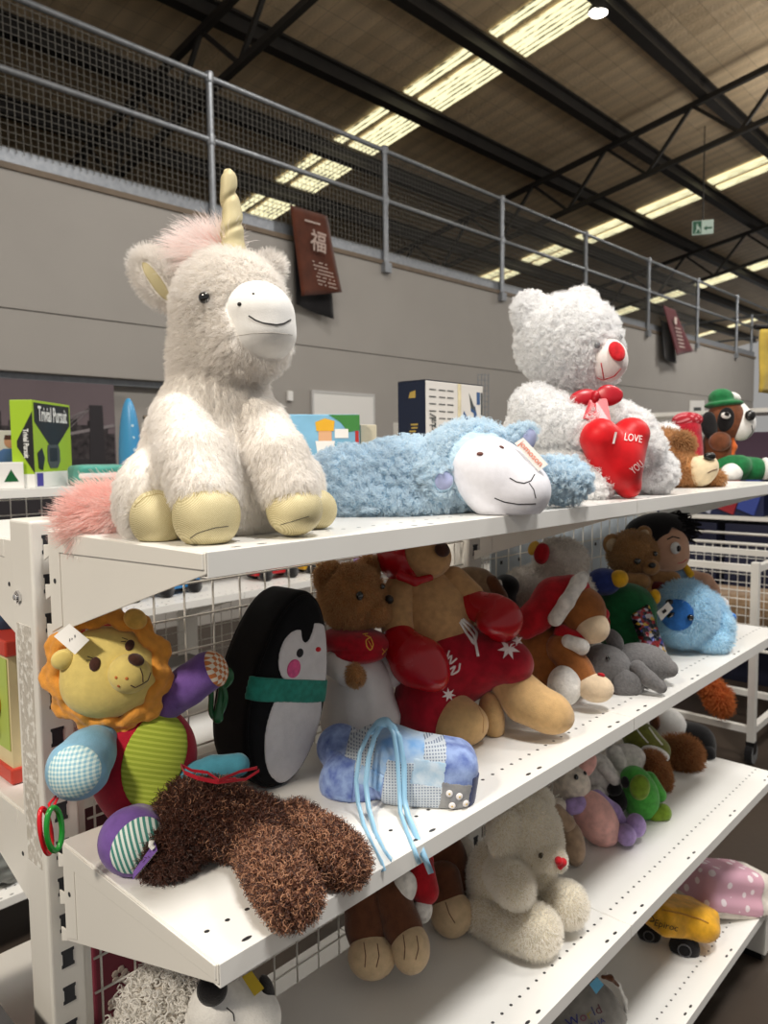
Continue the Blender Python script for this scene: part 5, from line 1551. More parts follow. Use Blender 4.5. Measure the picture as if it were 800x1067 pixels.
# ------------------------------------------------------------------ dog in a Santa hat
M_sdog = fabric('santa_dog_brown', (152, 92, 44), scale=70, bump=.4, var=.1)
M_sred = fabric('santa_red', (176, 18, 32), scale=60, bump=.3)
M_scream = fabric('santa_cream', (224, 200, 168), scale=70, bump=.3, var=.05)
M_trim = fabric('white_trim', (232, 228, 222), scale=60, bump=.6, bscale=150)
T = Toy('dog_plush', 'brown plush dog wearing a floppy red and white Santa hat', 'soft toy', (.92, .20, Z2), 1.50)
T.part('body', T.lump(T.uni(T.ell(570, 682, 38, 36, 34, dd=8), T.ell(580, 700, 34, 24, 30), k=8), 1, .1, 1), M_sdog, 2)
h = T.lump(T.ell(606, 638, 24, 27, 24, ang=-10, dd=-12), .6, .1, 2); oh = T.part('head', h, M_sdog, 1.8)
T.part('muzzle', T.lump(T.ell(616, 653, 18, 17, 18, ang=-20, dd=-22), .6, .1, 3), M_scream, 1.6, oh)
hat = T.lump(T.uni(T.chain([(596, 618, 19, -6), (576, 624, 20, -8), (556, 644, 15, -14), (548, 658, 8, -18)], k=8), k=3), 1, .12, 4); oht = T.part('hat', hat, M_sred, 1.8, oh)
T.part('hat_trim', T.lump(T.chain([(578, 645, 7.5, -30), (590, 628, 7.5, -34), (603, 607, 7, -28), (607, 602, 6.5, -20)]), .6, .3, 5), M_trim, 1.4, oht)
T.part('hat_pompom', T.lump(T.chain([(592, 668, 7, -36), (606, 674, 8, -38)]), .6, .3, 6), M_trim, 1.4, oht)
T.part('scarf', T.lump(T.chain([(586, 660, 9, -22), (600, 668, 10, -26), (626, 640, 8, 0)]), .6, .2, 7), M_sred, 1.6)
T.part('arm', T.chain([(586, 676, 17, -22), (602, 698, 14, -34), (610, 708, 12, -40)]), M_sdog, 1.8)
pw = T.ell(620, 717, 18, 14, 15, ang=-8, dd=-46); op = T.part('paw', pw, M_scream, 1.6); T.eye(pw, 626, 704, 4, M_sred, 'paw_patch', op, ry=2.2, flat=.5)
T.part('foot', T.lump(T.ell(588, 714, 17, 20, 18, dd=-40), .6, .1, 8), M_trim, 1.6)

# ------------------------------------------------------------------ grey hen, black and brown toys behind
M_hen = fabric('grey_white_plush', (206, 198, 188), scale=70, bump=.5, var=.08)
M_henh = hairmat('grey_white_pile', (222, 214, 204), (196, 188, 178))
T = Toy('hen_plush', 'pale grey plush hen with red comb behind the dog in the Santa hat', 'soft toy', (.93, .28, Z2), 1.66)
hb = T.lump(T.uni(T.ell(585, 582, 28, 21, 24, ang=-10), T.ell(548, 612, 24, 22, 22, dd=4), T.ell(580, 620, 40, 32, 30, dd=8), T.ell(575, 660, 42, 44, 34, dd=10), k=12), .8, .1, 1); o = T.part('body', hb, M_hen, 2)
T.fur(o, 9000, 3.5, .3, M_henh, seed=101, jit=.5)
T.part('comb', T.lump(T.ell(564, 577, 8, 11, 6, ang=-10, dd=-20), .6, .3, 2), M_sred, 1.3); T.part('crest', T.lump(T.ell(556, 571, 5, 8, 5, ang=-30, dd=-16), .6, .3, 3), M_goldt, 1.2)
T = Toy('orca_plush', 'black plush head with a white eye peeping between boxer and grey hen', 'soft toy', (.84, .31, Z2), 1.60)
hb = T.lump(T.uni(T.ell(530, 610, 12, 11, 11, ang=-30), T.ell(524, 640, 15, 40, 12, dd=6), k=8), .5, .1, 1); o = T.part('body', hb, M_bb, 1.6); T.eye(hb, 521, 609, 3, M_bw, 'eye', o, ry=5, flat=.5)
T = Toy('bear_plush', 'dull brown plush slumped behind the red boxing gloves', 'soft toy', (.78, .30, Z2), 1.56)
hb = T.lump(T.uni(T.ell(490, 610, 24, 20, 16), T.ell(508, 640, 16, 44, 14, ang=6, dd=4), k=10), .7, .1, 1); T.part('body', hb, fabric('dull_brown', (136, 112, 86)), 1.8)
T.part('arm', T.chain([(512, 606, 7, -8), (522, 622, 7, -8)]), M_dkbrown, 1.4)

# ------------------------------------------------------------------ jester frog, sequin pouch, elephant
M_jg = fabric('jester_green', (20, 92, 48), scale=60, bump=.3); M_jb = fabric('jester_blue', (42, 56, 120), scale=60, bump=.3); M_jy = fabric('jester_yellow', (222, 168, 32), scale=60, bump=.4)
T = Toy('turtle_plush', 'green plush in a blue cap with yellow pompom behind the sequin pouch', 'soft toy', (1.28, .22, Z2), 1.80)
T.part('body', T.lump(T.uni(T.ell(652, 636, 32, 28, 28), T.ell(640, 650, 24, 24, 24), T.ell(660, 662, 26, 26, 26), k=8), .6, .1, 1), M_jg, 1.8)
oc = T.part('cap', T.lump(T.ell(629, 606, 17, 14, 16, dd=-8), .5, .12, 2), M_jb, 1.5); T.part('pompom', T.ell(645, 603, 9, 9, 9, dd=-20), M_jy, 1.2, oc)
T.part('trim', T.ell(682, 622, 6, 8, 6, dd=-6), M_jy, 1.2); T.part('scarf', T.lump(T.chain([(622, 630, 7, -14), (628, 648, 8, -16)]), .5, .2, 3), M_sred, 1.4)

def sequin_mat():
    m, n, l, b = _new('sequins')
    tc = n.new('ShaderNodeTexCoord'); vo = n.new('ShaderNodeTexVoronoi'); vo.inputs['Scale'].default_value = 150
    mp = n.new('ShaderNodeMapping'); mp.inputs['Scale'].default_value = (.6, .6, 1); l.new(tc.outputs['Object'], mp.inputs[0]); l.new(mp.outputs[0], vo.inputs['Vector'])
    cr = n.new('ShaderNodeValToRGB'); cr.color_ramp.interpolation = 'CONSTANT'
    sp = n.new('ShaderNodeSeparateColor'); l.new(vo.outputs['Color'], sp.inputs[0]); l.new(sp.outputs[0], cr.inputs[0])
    els = cr.color_ramp.elements
    cols = [(0, (20, 20, 26)), (.34, (150, 36, 40)), (.5, (196, 190, 196)), (.62, (60, 70, 140)), (.74, (210, 170, 60)), (.84, (24, 24, 28)), (.93, (150, 110, 150))]
    els[0].position = 0; els[0].color = (*lin(cols[0][1]), 1); els[1].position = cols[1][0]; els[1].color = (*lin(cols[1][1]), 1)
    for p, c in cols[2:]:
        e = els.new(p); e.color = (*lin(c), 1)
    l.new(cr.outputs[0], b.inputs['Base Color']); b.inputs['Metallic'].default_value = .5; b.inputs['Roughness'].default_value = .3
    bp = n.new('ShaderNodeBump'); bp.inputs['Strength'].default_value = .6; bp.inputs['Distance'].default_value = .004; l.new(vo.outputs['Distance'], bp.inputs['Height']); l.new(bp.outputs[0], b.inputs['Normal'])
    return m
T = Toy('sequin_pouch', 'small pouch of multicoloured sequins propped against the blue plush', 'pouch', (1.27, .12, Z2), 1.70)
pch = s_box(T.p(676, 662, 0), np.array((15, 27, 4)) * T.u, np.stack([(lambda a: a / np.linalg.norm(a))(RIGHT * .84 - UP * .10 + FWD * .52), (lambda a: a / np.linalg.norm(a))(UP * .84 - RIGHT * .50 + FWD * .22), (lambda a: a / np.linalg.norm(a))(np.cross(RIGHT * .84 - UP * .10 + FWD * .52, UP * .84 - RIGHT * .50 + FWD * .22))], 1), 3 * T.u)
o = T.part('pouch_body', pch, sequin_mat(), 1.3)

M_ele = fabric('elephant_grey', (112, 110, 110), scale=160, bump=.5, bscale=260, var=.08)
T = Toy('elephant_plush', 'grey corduroy elephant lying down with its ear flopped towards the shelf edge', 'soft toy', (1.05, .12, Z2), 1.56)
T.part('body', T.lump(T.ell(668, 691, 33, 21, 24, ang=-6, dd=8), .6, .1, 1), M_ele, 1.8)
h = T.lump(T.uni(T.ell(632, 692, 24, 20, 22, ang=-20, dd=-6), T.ell(618, 700, 14, 14, 14, dd=-10), k=7), .6, .1, 2); oh = T.part('head', h, M_ele, 1.8)
T.eye(h, 633, 686, 2.2, M_eyeb, 'eye', oh, flat=.9)
T.part('ear', T.lump(T.uni(T.ell(655, 714, 16, 13, 7, ang=10, dd=-24), T.ell(648, 706, 10, 10, 6, dd=-22), k=4), .6, .15, 3), M_ele, 1.5, oh)
T.part('ear', T.lump(T.ell(640, 668, 8, 14, 7, ang=28, dd=6), .6, .15, 4), M_ele, 1.5, oh)
T.part('trunk', T.chain([(614, 704, 9, -16), (608, 712, 7, -18)]), M_ele, 1.5, oh)
T.part('leg', T.chain([(664, 696, 8, -20), (676, 708, 7.5, -28), (688, 716, 6.5, -32)]), M_ele, 1.5); T.part('leg', T.chain([(686, 690, 9, 4), (697, 697, 9, -2)]), M_ele, 1.5)

# ------------------------------------------------------------------ teddy, doll and blue plush at the far end
M_t2 = fabric('honey_plush', (160, 118, 74), scale=70, bump=.4, var=.1); M_t2h = hairmat('honey_pile', (176, 132, 86), (142, 100, 60)); M_t2c = fabric('honey_pale', (196, 172, 140))
T = Toy('teddy_bear', 'honey brown teddy with pale ears sitting in front of the black-haired doll', 'soft toy', (1.36, .28, Z2), 1.88)
T.part('body', T.lump(T.uni(T.ell(666, 628, 24, 34, 22, dd=8), T.ell(690, 616, 16, 14, 14, dd=6), k=8), .6, .1, 1), M_t2, 1.8)
h = T.lump(T.ell(659, 577, 25, 24, 22), .6, .1, 2); oh = T.part('head', h, M_t2, 1.6); T.fur(oh, 4500, 3, .28, M_t2h, seed=111, jit=.5)
mz = T.ell(677, 591, 9.5, 8.5, 10, dd=-16); om = T.part('muzzle', mz, M_t2, 1.2, oh); T.eye(mz, 679, 589.5, 3.8, M_nose, 'nose', om, ry=3, flat=.8)
T.eye(h, 663, 584, 3.4, M_eyeb, 'eye', oh, flat=.9, sink=-.2); T.eye(h, 681, 577, 2.6, M_eyeb, 'eye', oh, flat=.9)
for q in ((638, 567, 11, -2), (671, 556, 8.5, 6)):
    e = T.ell(q[0], q[1], q[2], q[2], 6, dd=q[3], yaw=15); o = T.part('ear', e, M_t2, 1.3, oh); T.part('ear_lining', s_shell_patch(e, T.ell(q[0] + 1, q[1] + 1, q[2] * .65, q[2] * .65, 8, dd=q[3] - 7), .001), M_t2c, 1, o)
T.part('arm', T.chain([(652, 606, 10, -10), (668, 606, 9, -16)]), M_t2, 1.4); T.part('arm', T.chain([(684, 604, 10, 2), (700, 604, 9, -6)]), M_t2, 1.4)
T.part('waistcoat', T.lump(T.ell(686, 614, 12, 9, 12, dd=-4), .5, .15, 3), fabric('dark_red_cloth', (104, 26, 26)), 1.4)

M_skin = fabric('doll_skin', (206, 160, 132), scale=60, bump=.1, var=.03); M_dhair = hairmat('doll_hair', (18, 16, 18), (8, 8, 9)); M_dblue = fabric('doll_blue', (120, 150, 176))
T = Toy('rag_doll', 'cloth doll with spiky black hair and pale face at the shelf end', 'soft toy', (1.56, .26, Z2), 2.0)
T.part('body', T.lump(T.uni(T.ell(712, 622, 18, 30, 16), T.ell(708, 598, 12, 8, 10), k=6), .5, .1, 1), M_dblue, 1.6)
h = T.uni(T.ell(694, 570, 22, 25, 22, dd=-2), T.ell(704, 580, 12, 14, 14, dd=-8), k=6); oh = T.part('head', h, M_skin, 1.6)
T.eye(h, 703, 571, 5, M_bw, 'eye', oh, ry=6.2, flat=.6); T.eye(h, 705, 571.5, 2.8, solid('doll_iris', (44, 34, 34), rough=.2), 'pupil', oh, ry=3.6, flat=1.2)
T.line(h, [(695, 562), (701, 559), (708, 561)], .7, M_thread, 'eyebrow', oh)
T.line(h, [(706, 587), (711, 586), (715, 583)], .5, M_redthr, 'mouth_line', oh)
hb = s_sub(T.uni(T.ell(684, 552, 33, 18, 24, ang=6, dd=4), T.ell(674, 562, 20, 20, 20, dd=4), k=6), T.box(706, 574, 15, 20, 40, ang=-28, dd=-22), .002); ohb = T.part('hair', hb, M_bb, 1.6, oh)
P_, N_ = sample(ohb, 900, 4); _m = (P_ - T.p(700, 545)) @ RIGHT > 0; P_, N_ = P_[_m], N_[_m]; strands('hair_spikes', ohb, P_, N_ * .4 + np.array(RIGHT) * .9 + np.array((0, 0, -.35)), 13 * T.u, .9 * T.u, M_dhair, jit=.18, clump=26, cl_amt=.9, seed=5, npt=4)
T.part('tie', T.chain([(713, 589, 3, -10), (719, 598, 4, -12)]), M_jy, 1.1); T.part('arm', T.chain([(722, 602, 8, -2), (734, 606, 8, -8), (742, 614, 7, -12)]), M_skin, 1.4); T.part('hand', T.ell(742, 616, 8, 7, 7, dd=-14), M_skin, 1.2)

M_bl = fabric('light_blue_plush', (160, 206, 232), scale=70, bump=.5, var=.06); M_blh = hairmat('light_blue_pile', (200, 230, 246), (172, 212, 236), glow=.5); M_bld = fabric('mid_blue_plush', (48, 112, 190), scale=70, bump=.3)
T = Toy('dog_plush', 'fluffy light blue plush with a darker blue muzzle at the far end', 'soft toy', (1.44, .14, Z2), 1.84)
h = T.lump(T.ell(713, 640, 31, 34, 30, ang=-8, dd=-6), .7, .08, 1); oh = T.part('head', h, M_bl, 1.8); mz = s_shell_patch(h, T.ell(706, 641, 14, 16, 30, ang=-15, dd=-30), .004)
T.fur(oh, 8000, 4.5, .3, M_blh, seed=121, jit=.5, keep=lambda P: mz.f(P) > .001); om = T.part('muzzle', mz, M_bld, 1.4, oh)
T.eye(h, 718.5, 643, 3.2, M_eyeb, 'eye', oh, flat=.9, sink=-.4); T.eye(mz, 699, 641, 4.5, M_eyeb, 'mouth', om, ry=2.2, flat=.5, ang=25); T.eye(mz, 698, 628, 4, M_nose, 'nose', om, ry=3, flat=.7)
b = T.lump(T.uni(T.ell(743, 652, 17, 24, 22, dd=12), T.ell(736, 634, 15, 17, 20, dd=10), k=8), .7, .1, 2); o = T.part('body', b, M_bl, 1.8); T.fur(o, 5000, 4.5, .3, M_blh, seed=122, jit=.5)
s = T.lump(T.uni(T.ell(742, 668, 19, 12, 14, dd=-12), T.ell(753, 655, 10, 16, 12, dd=-4), k=6), .6, .1, 3); o = T.part('paw', s, M_bl, 1.6); T.fur(o, 2600, 4, .3, M_blh, seed=123, jit=.5)
T.part('foot', T.ell(752, 630, 7, 8, 7, dd=16), fabric('pale_foot', (206, 204, 204)), 1.3); T.part('tail', T.ell(761, 643, 6, 5, 5, dd=18), M_bld, 1.2)
mb = MB(); mb.prism([T.p(684, 638, -44), T.p(696, 627, -46), T.p(701, 634, -46), T.p(689, 647, -44)], FWD * .0006); ot = mb.build('price_tag', M_paper, T.e)
mb = MB(); mb.obox(T.p(692, 637, -46.6), (RIGHT + UP * .8) * .004, FWD * .0003, (UP - RIGHT * .8) * .0028); mb.build('tag_print', M_thread, ot)
# ================================================================== soft toys on the third shelf
Z3 = .55
M_mbrown = fabric('mid_brown_plush', (98, 58, 36), scale=70, bump=.3)
M_beige = fabric('beige_plush', (204, 178, 142), scale=70, bump=.35, var=.06)
T = Toy('dog_plush', 'brown plush dog on the third shelf, only its legs and beige paws showing', 'soft toy', (.50, .24, Z3), 1.31)
b = T.lump(T.uni(T.ell(398, 925, 42, 44, 26, dd=14), T.ell(408, 880, 28, 26, 22, dd=18), k=10), 1, .1, 1); T.part('body', b, M_mbrown, 2)
T.part('head', T.lump(T.ell(402, 858, 24, 20, 22, dd=12), .7, .1, 9), M_mbrown, 2)
for pts, f, sd in (([(378, 930, 22, -2), (382, 965, 21, -16), (386, 984, 20, -22)], (387, 996, 24, 21), 2), ([(408, 935, 20, -8), (418, 964, 19, -22), (425, 978, 18, -28)], (428, 988, 19, 24), 3)):
    ol = T.part('leg', T.chain(pts, k=6), M_mbrown, 2); ft = T.lump(T.ell(f[0], f[1], f[2], f[3], 22, dd=-34), .7, .12, sd); of = T.part('paw', ft, M_beige, 1.8, ol)
    T.line(ft, [(f[0] - 8, f[1] - 14), (f[0] - 6, f[1]), (f[0] - 7, f[1] + 12)], .5, M_dkbrown, 'toe_seam', of); T.line(ft, [(f[0] + 6, f[1] - 13), (f[0] + 8, f[1]), (f[0] + 5, f[1] + 12)], .5, M_dkbrown, 'toe_seam', of)
T = Toy('dog_plush', 'dark brown plush with one beige paw beside the little Santa plush', 'soft toy', (.66, .26, Z3), 1.44)
T.part('body', T.lump(T.uni(T.ell(462, 900, 26, 34, 22, dd=18), T.ell(470, 930, 24, 28, 22, dd=10), k=8), .8, .1, 1), M_mbrown, 2)
ol = T.part('leg', T.chain([(462, 915, 18, -4), (466, 936, 18, -16)]), M_mbrown, 2); ft = T.lump(T.ell(471, 953, 22, 21, 20, ang=15, dd=-26), .7, .12, 2); of = T.part('paw', ft, M_beige, 1.8, ol)
T.line(ft, [(464, 940), (468, 952), (474, 962)], .5, M_dkbrown, 'toe_seam', of)
T = Toy('santa_plush', 'small plush in red sleeves with white paws on the brown dog lap', 'soft toy', (.60, .25, Z3), 1.36)
T.part('sleeve', T.lump(T.chain([(438, 905, 14, -18), (443, 928, 14, -28)]), .7, .15, 1), M_sred, 1.6)
T.part('mitten', T.lump(T.uni(T.ell(421, 925, 12, 17, 10, ang=-10, dd=-40), k=2), .5, .15, 2), M_trim, 1.5); T.part('mitten', T.lump(T.ell(440, 948, 10, 13, 10, ang=-8, dd=-34), .5, .15, 3), M_trim, 1.5)
T.part('body', T.ell(432, 898, 20, 18, 14, dd=-4), M_sred, 1.8)
M_chk = weave('grey_check', (196, 200, 200), (140, 160, 172), scale=120, kind='gingham', dirv=(.7, -.7, 0), dirw=(0, 0, 1))
T = Toy('bear_plush', 'grey plush in checked cloth half hidden behind the cream bear', 'soft toy', (.74, .29, Z3), 1.54)
T.part('body', T.lump(T.uni(T.ell(482, 910, 20, 30, 14, dd=4), T.ell(486, 935, 22, 26, 14, dd=4), k=6), .7, .1, 1), M_hen, 1.8); T.part('checked_cloth', T.lump(T.ell(479, 915, 13, 20, 12, ang=-20, dd=-8), .6, .15, 2), M_chk, 1.6)
T.part('head', T.ell(478, 886, 17, 15, 14, dd=2), M_hen, 1.8)

M_crm = fabric('cream_bear_plush', (226, 216, 194), scale=70, bump=.4, var=.04); M_crmh = hairmat('cream_bear_pile', (254, 250, 242), (247, 241, 229), glow=.5)
T = Toy('bear_plush', 'cream bear with red heart nose sitting on the third shelf', 'soft toy', (.80, .17, Z3), 1.42)
FC = dict(jit=.45, seed=131)
b = T.lump(T.uni(T.ell(524, 922, 36, 50, 34, ang=8, dd=6), T.ell(520, 950, 34, 30, 32, dd=0), k=10), .9, .09, 1); o = T.part('body', b, M_crm, 2); T.fur(o, 14000, 3.6, .28, M_crmh, **FC)
h = T.lump(T.uni(T.ell(546, 866, 37, 38, 36, ang=-20, dd=-4), T.ell(560, 880, 23, 22, 26, dd=-14), k=8), .8, .09, 2); oh = T.part('head', h, M_crm, 2)
mz = T.ell(575, 895, 15, 13, 16, ang=-10, dd=-38); T.fur(oh, 14000, 3.6, .28, M_crmh, keep=lambda P: mz.f(P) > .001, **FC); om = T.part('muzzle', mz, M_crm, 1.6, oh); T.fur(om, 1500, 2, .3, M_crmh, **FC)
hn = T.uni(T.ell(582, 897, 3.8, 4, 5, ang=30, dd=-56), T.ell(586.5, 898.5, 3.6, 4, 5, ang=-30, dd=-54), T.ell(583.5, 902, 2.8, 3.8, 4, dd=-55), k=2); T.part('nose', hn, M_rednose, .8, om)
T.eye(h, 563, 890, 3.0, solid('amber_eye', (80, 70, 52), rough=.15), 'eye', oh, flat=.9, sink=-.4)
for q in ((528, 873, 17, 25, -14, -32), (560, 836, 15, 16, 30, 0)):
    e = T.lump(T.ell(q[0], q[1], q[2], q[3], 9, ang=q[4], dd=q[5], yaw=10), .6, .12, 3); o = T.part('ear', e, M_crm, 1.8, oh); T.fur(o, 4500, 3.4, .28, M_crmh, **FC)
for nm, pts, n_ in (('arm', [(524, 910, 18, -26), (533, 920, 18, -48), (538, 927, 16, -58)], 5000), ('arm', [(556, 912, 14, 10), (566, 920, 14, 4)], 2500), ('leg', [(508, 954, 22, -12), (530, 966, 22, -30), (556, 970, 25, -48)], 7000), ('leg', [(560, 946, 17, 6), (578, 946, 18, -4), (589, 942, 22, -14)], 4500)):
    s = T.lump(T.chain(pts, k=7), .8, .1, 5); o = T.part(nm, s, M_crm, 2); T.fur(o, int(n_ * 1.3), 3.8, .28, M_crmh, **FC)

M_bei2 = fabric('brownish_beige', (164, 138, 114), scale=70, bump=.35)
T = Toy('bear_plush', 'beige-brown plush lying behind the cream bear, one rounded foot showing', 'soft toy', (1.0, .22, Z3), 1.62)
T.part('foot', T.lump(T.ell(597, 879, 12, 23, 16, ang=6), .6, .12, 1), M_bei2, 1.6); T.part('arm', T.lump(T.chain([(580, 846, 8, 0), (590, 858, 9, -2)]), .5, .12, 2), M_bei2, 1.5)
T.part('body', T.lump(T.ell(580, 872, 16, 30, 20, dd=18), .6, .12, 3), M_bei2, 1.8)

M_lil = fabric('lilac_plush', (164, 140, 192), scale=70, bump=.3); M_pks = fabric('pink_satin_cloth', (226, 172, 164), scale=40, bump=.25, bscale=60); M_bun = fabric('bunny_cream', (222, 210, 196), scale=70, bump=.3)
T = Toy('rabbit_plush', 'pink and lilac plush doll lying back with cream face and lilac feet', 'soft toy', (1.13, .20, Z3), 1.72)
b = T.lump(T.ell(621, 853, 21, 31, 22, ang=34, dd=-4), .6, .12, 1); ob = T.part('body', b, M_pks, 1.8)
T.part('side_panel', T.lump(T.chain([(622, 832, 9, 6), (638, 846, 9, 6), (648, 858, 7, 2)]), .5, .12, 2), M_lil, 1.6)
h = T.lump(T.ell(597, 817, 18, 19, 18, ang=20, dd=4), .5, .12, 3); oh = T.part('head', h, M_bun, 1.6); T.eye(h, 600, 810, 2.4, M_eyeb, 'eye', oh, ry=3, flat=.7); T.eye(h, 609, 806, 2, M_eyeb, 'eye', oh, ry=2.6, flat=.7)
T.part('ear', T.ell(612, 798, 8, 14, 5, ang=-30, dd=8), M_pks, 1.3, oh)
T.part('arm', T.chain([(604, 838, 9, -10), (594, 841, 8, -14)]), M_lil, 1.5); T.part('hand', T.ell(582, 840, 9, 8, 8, dd=-14), M_bun, 1.4)
T.part('foot', T.lump(T.ell(652, 870, 10, 11, 11, dd=-14), .4, .15, 4), M_lil, 1.5); T.part('foot', T.lump(T.ell(662, 860, 10, 12, 11, dd=-4), .4, .15, 5), M_lil, 1.5)

M_wg = fabric('whitish_plush', (216, 210, 204), scale=70, bump=.4)
T = Toy('rabbit_plush', 'whitish plush slumped behind the pink and lilac doll', 'soft toy', (1.28, .29, Z3), 1.86)
T.part('body', T.lump(T.uni(T.ell(622, 806, 18, 20, 15), T.ell(636, 820, 15, 18, 14), k=6), .6, .12, 1), M_wg, 1.6); T.part('arm', T.chain([(628, 800, 6, -14), (640, 812, 6, -16)]), M_wg, 1.3); T.part('foot', T.ell(622, 828, 8, 9, 8, dd=-16), M_wg, 1.3)
T = Toy('rabbit_plush', 'white plush with long folded arms lying above the green frog', 'soft toy', (1.44, .29, Z3), 1.98)
T.part('body', T.lump(T.uni(T.ell(652, 790, 20, 15, 13), T.ell(650, 806, 20, 14, 13), k=6), .6, .12, 1), M_wg, 1.6); T.part('arm', T.chain([(640, 784, 8, -12), (645, 796, 8, -14)]), M_wg, 1.3)
T = Toy('cat_plush', 'small black plush squeezed between the lilac doll and green frog', 'soft toy', (1.26, .22, Z3), 1.84)
T.part('body', T.lump(T.ell(642, 833, 11, 14, 14), .5, .15, 1), M_bb, 1.5); T.part('head', T.lump(T.ell(640, 822, 8, 7, 9, dd=-4), .4, .15, 2), M_bb, 1.4)

M_frog = fabric('frog_green', (78, 166, 66), scale=70, bump=.35); M_lime = fabric('frog_lime', (122, 152, 44), scale=70, bump=.35)
T = Toy('frog_plush', 'bright green plush frog with lime limbs lying on the third shelf', 'soft toy', (1.34, .18, Z3), 1.84)
T.part('body', T.lump(T.uni(T.ell(667, 830, 19, 27, 20, ang=10), T.ell(660, 812, 13, 13, 15), k=6), .7, .12, 1), M_frog, 1.6)
T.part('arm', T.lump(T.ell(666, 820, 10, 13, 8, ang=-10, dd=-20), .5, .15, 2), M_lime, 1.3); T.part('foot', T.lump(T.chain([(682, 850, 9, -8), (690, 847, 9, -8)]), .4, .15, 3), M_lime, 1.4); T.part('eye', T.ell(651, 815, 4, 6, 5, dd=-14), M_bb, 1.2)
T.part('leg', T.chain([(676, 812, 8, 4), (686, 828, 8, 2)]), M_frog, 1.4)

M_fb = fabric('fur_brown', (138, 84, 48), scale=70, bump=.4); M_fbh = hairmat('fur_brown_pile', (172, 114, 68), (128, 80, 46), lift=.8)
T = Toy('bear_plush', 'rounded brown plush lying just behind the green frog', 'soft toy', (1.48, .22, Z3), 1.99)
o = T.part('body', T.lump(T.ell(682, 807, 15, 24, 18, ang=12), .6, .12, 1), M_fb, 1.6); T.fur(o, 3500, 4, .32, M_fbh, seed=141)
T.part('head', T.lump(T.ell(672, 796, 10, 12, 14, dd=8), .5, .12, 2), M_fb, 1.5)
T = Toy('bear_plush', 'shaggy brown plush ball between the frog and the black plush', 'soft toy', (1.66, .22, Z3), 2.12)
o = T.part('body', T.lump(T.ell(712, 787, 18, 18, 17), .6, .12, 1), M_fb, 1.6); T.fur(o, 4000, 6, .34, M_fbh, seed=142, jit=.6); o = T.part('head', T.lump(T.ell(698, 782, 12, 14, 14, dd=10), .5, .12, 2), M_fb, 1.5); T.fur(o, 1500, 6, .34, M_fbh, seed=143, jit=.6)
T = Toy('bear_plush', 'black plush at the far end of the third shelf', 'soft toy', (1.74, .22, Z3), 2.22)
T.part('body', T.lump(T.uni(T.ell(728, 775, 17, 20, 18), T.ell(716, 768, 16, 16, 16, dd=6), k=6), .7, .12, 1), M_bb, 1.7); T.part('leg', T.chain([(730, 782, 10, -10), (736, 785, 9, -14)]), M_bb, 1.4)
T = Toy('duck_plush', 'plain white plush at the far end behind the shaggy brown plush', 'soft toy', (1.70, .30, Z3), 2.24)
T.part('body', T.lump(T.ell(698, 758, 17, 20, 16, ang=10), .5, .12, 1), M_bw, 1.7); T.part('brown_collar', T.ell(682, 752, 5, 9, 8, dd=-6), M_dkbrown, 1.3)
M_oliv = fabric('olive_plush', (108, 110, 44), scale=60, bump=.3)
T = Toy('snake_plush', 'olive green plush with white belly and stripes under the second shelf', 'soft toy', (1.52, .29, Z3), 2.06)
b = T.lump(T.uni(T.ell(668, 770, 20, 17, 16, ang=-25), T.ell(684, 782, 14, 14, 14), k=7), .6, .12, 1); o = T.part('body', b, M_oliv, 1.6)
T.part('belly', s_shell_patch(b, T.ell(682, 786, 18, 9, 40, ang=-28, dd=-10), .001), M_bw, 1.2, o)
T.line(b, [(662, 758), (668, 766), (675, 774)], .9, M_bw, 'white_stripe', o); T.line(b, [(676, 758), (683, 768), (690, 776)], .9, M_bw, 'white_stripe', o)

# ------------------------------------------------------------------ curly dog at the left end of the third shelf
M_curl = fabric('curly_white', (176, 168, 158), scale=60, bump=.5); M_curlh = hairmat('curly_white_pile', (250, 248, 244), (232, 228, 221), rough=.4)
T = Toy('dog_plush', 'white dog with big black nose and curly shag on the third shelf', 'soft toy', (.17, .13, Z3), 1.06)
b = T.lump(T.uni(T.ell(170, 1062, 46, 46, 40, dd=8), T.ell(185, 1110, 60, 50, 46, dd=10), k=12), 1, .08, 1); o = T.part('body', b, M_curl, 2.6)
T.fur(o, 3600, 13, 1.0, M_curlh, seed=151, jit=.7, curl=3.6, npt=9, turns=1.4, tip=.7)
h = T.lump(T.uni(T.ell(240, 1062, 52, 40, 40, dd=0), T.ell(228, 1050, 30, 30, 34, dd=-14), k=8), .7, .08, 2); oh = T.part('head', h, M_bw, 2.4)
T.part('nose', T.ell(221, 1031, 15, 15, 13, dd=-46), M_bb, 1.4, oh)
T.line(h, [(236, 1050), (243, 1056), (244, 1064)], .6, M_thread, 'mouth_line', oh); T.part('ear', T.ell(278, 1030, 5, 14, 14, ang=30, dd=10), M_bb, 1.4, oh)
mb = MB(); mb.prism([T.p(252, 1018, -10), T.p(262, 1012, -10), T.p(275, 1030, -14), T.p(265, 1038, -14)], FWD * .0008); mb.build('yellow_tag', solid('tag_yellow', (206, 176, 40), rough=.6), T.e)
T.part('leg', T.chain([(180, 1130, 26, -20), (200, 1175, 26, -30)]), M_curl, 2.6); T.part('leg', T.chain([(250, 1110, 26, -10), (262, 1150, 24, -24)]), M_bw, 2.4)

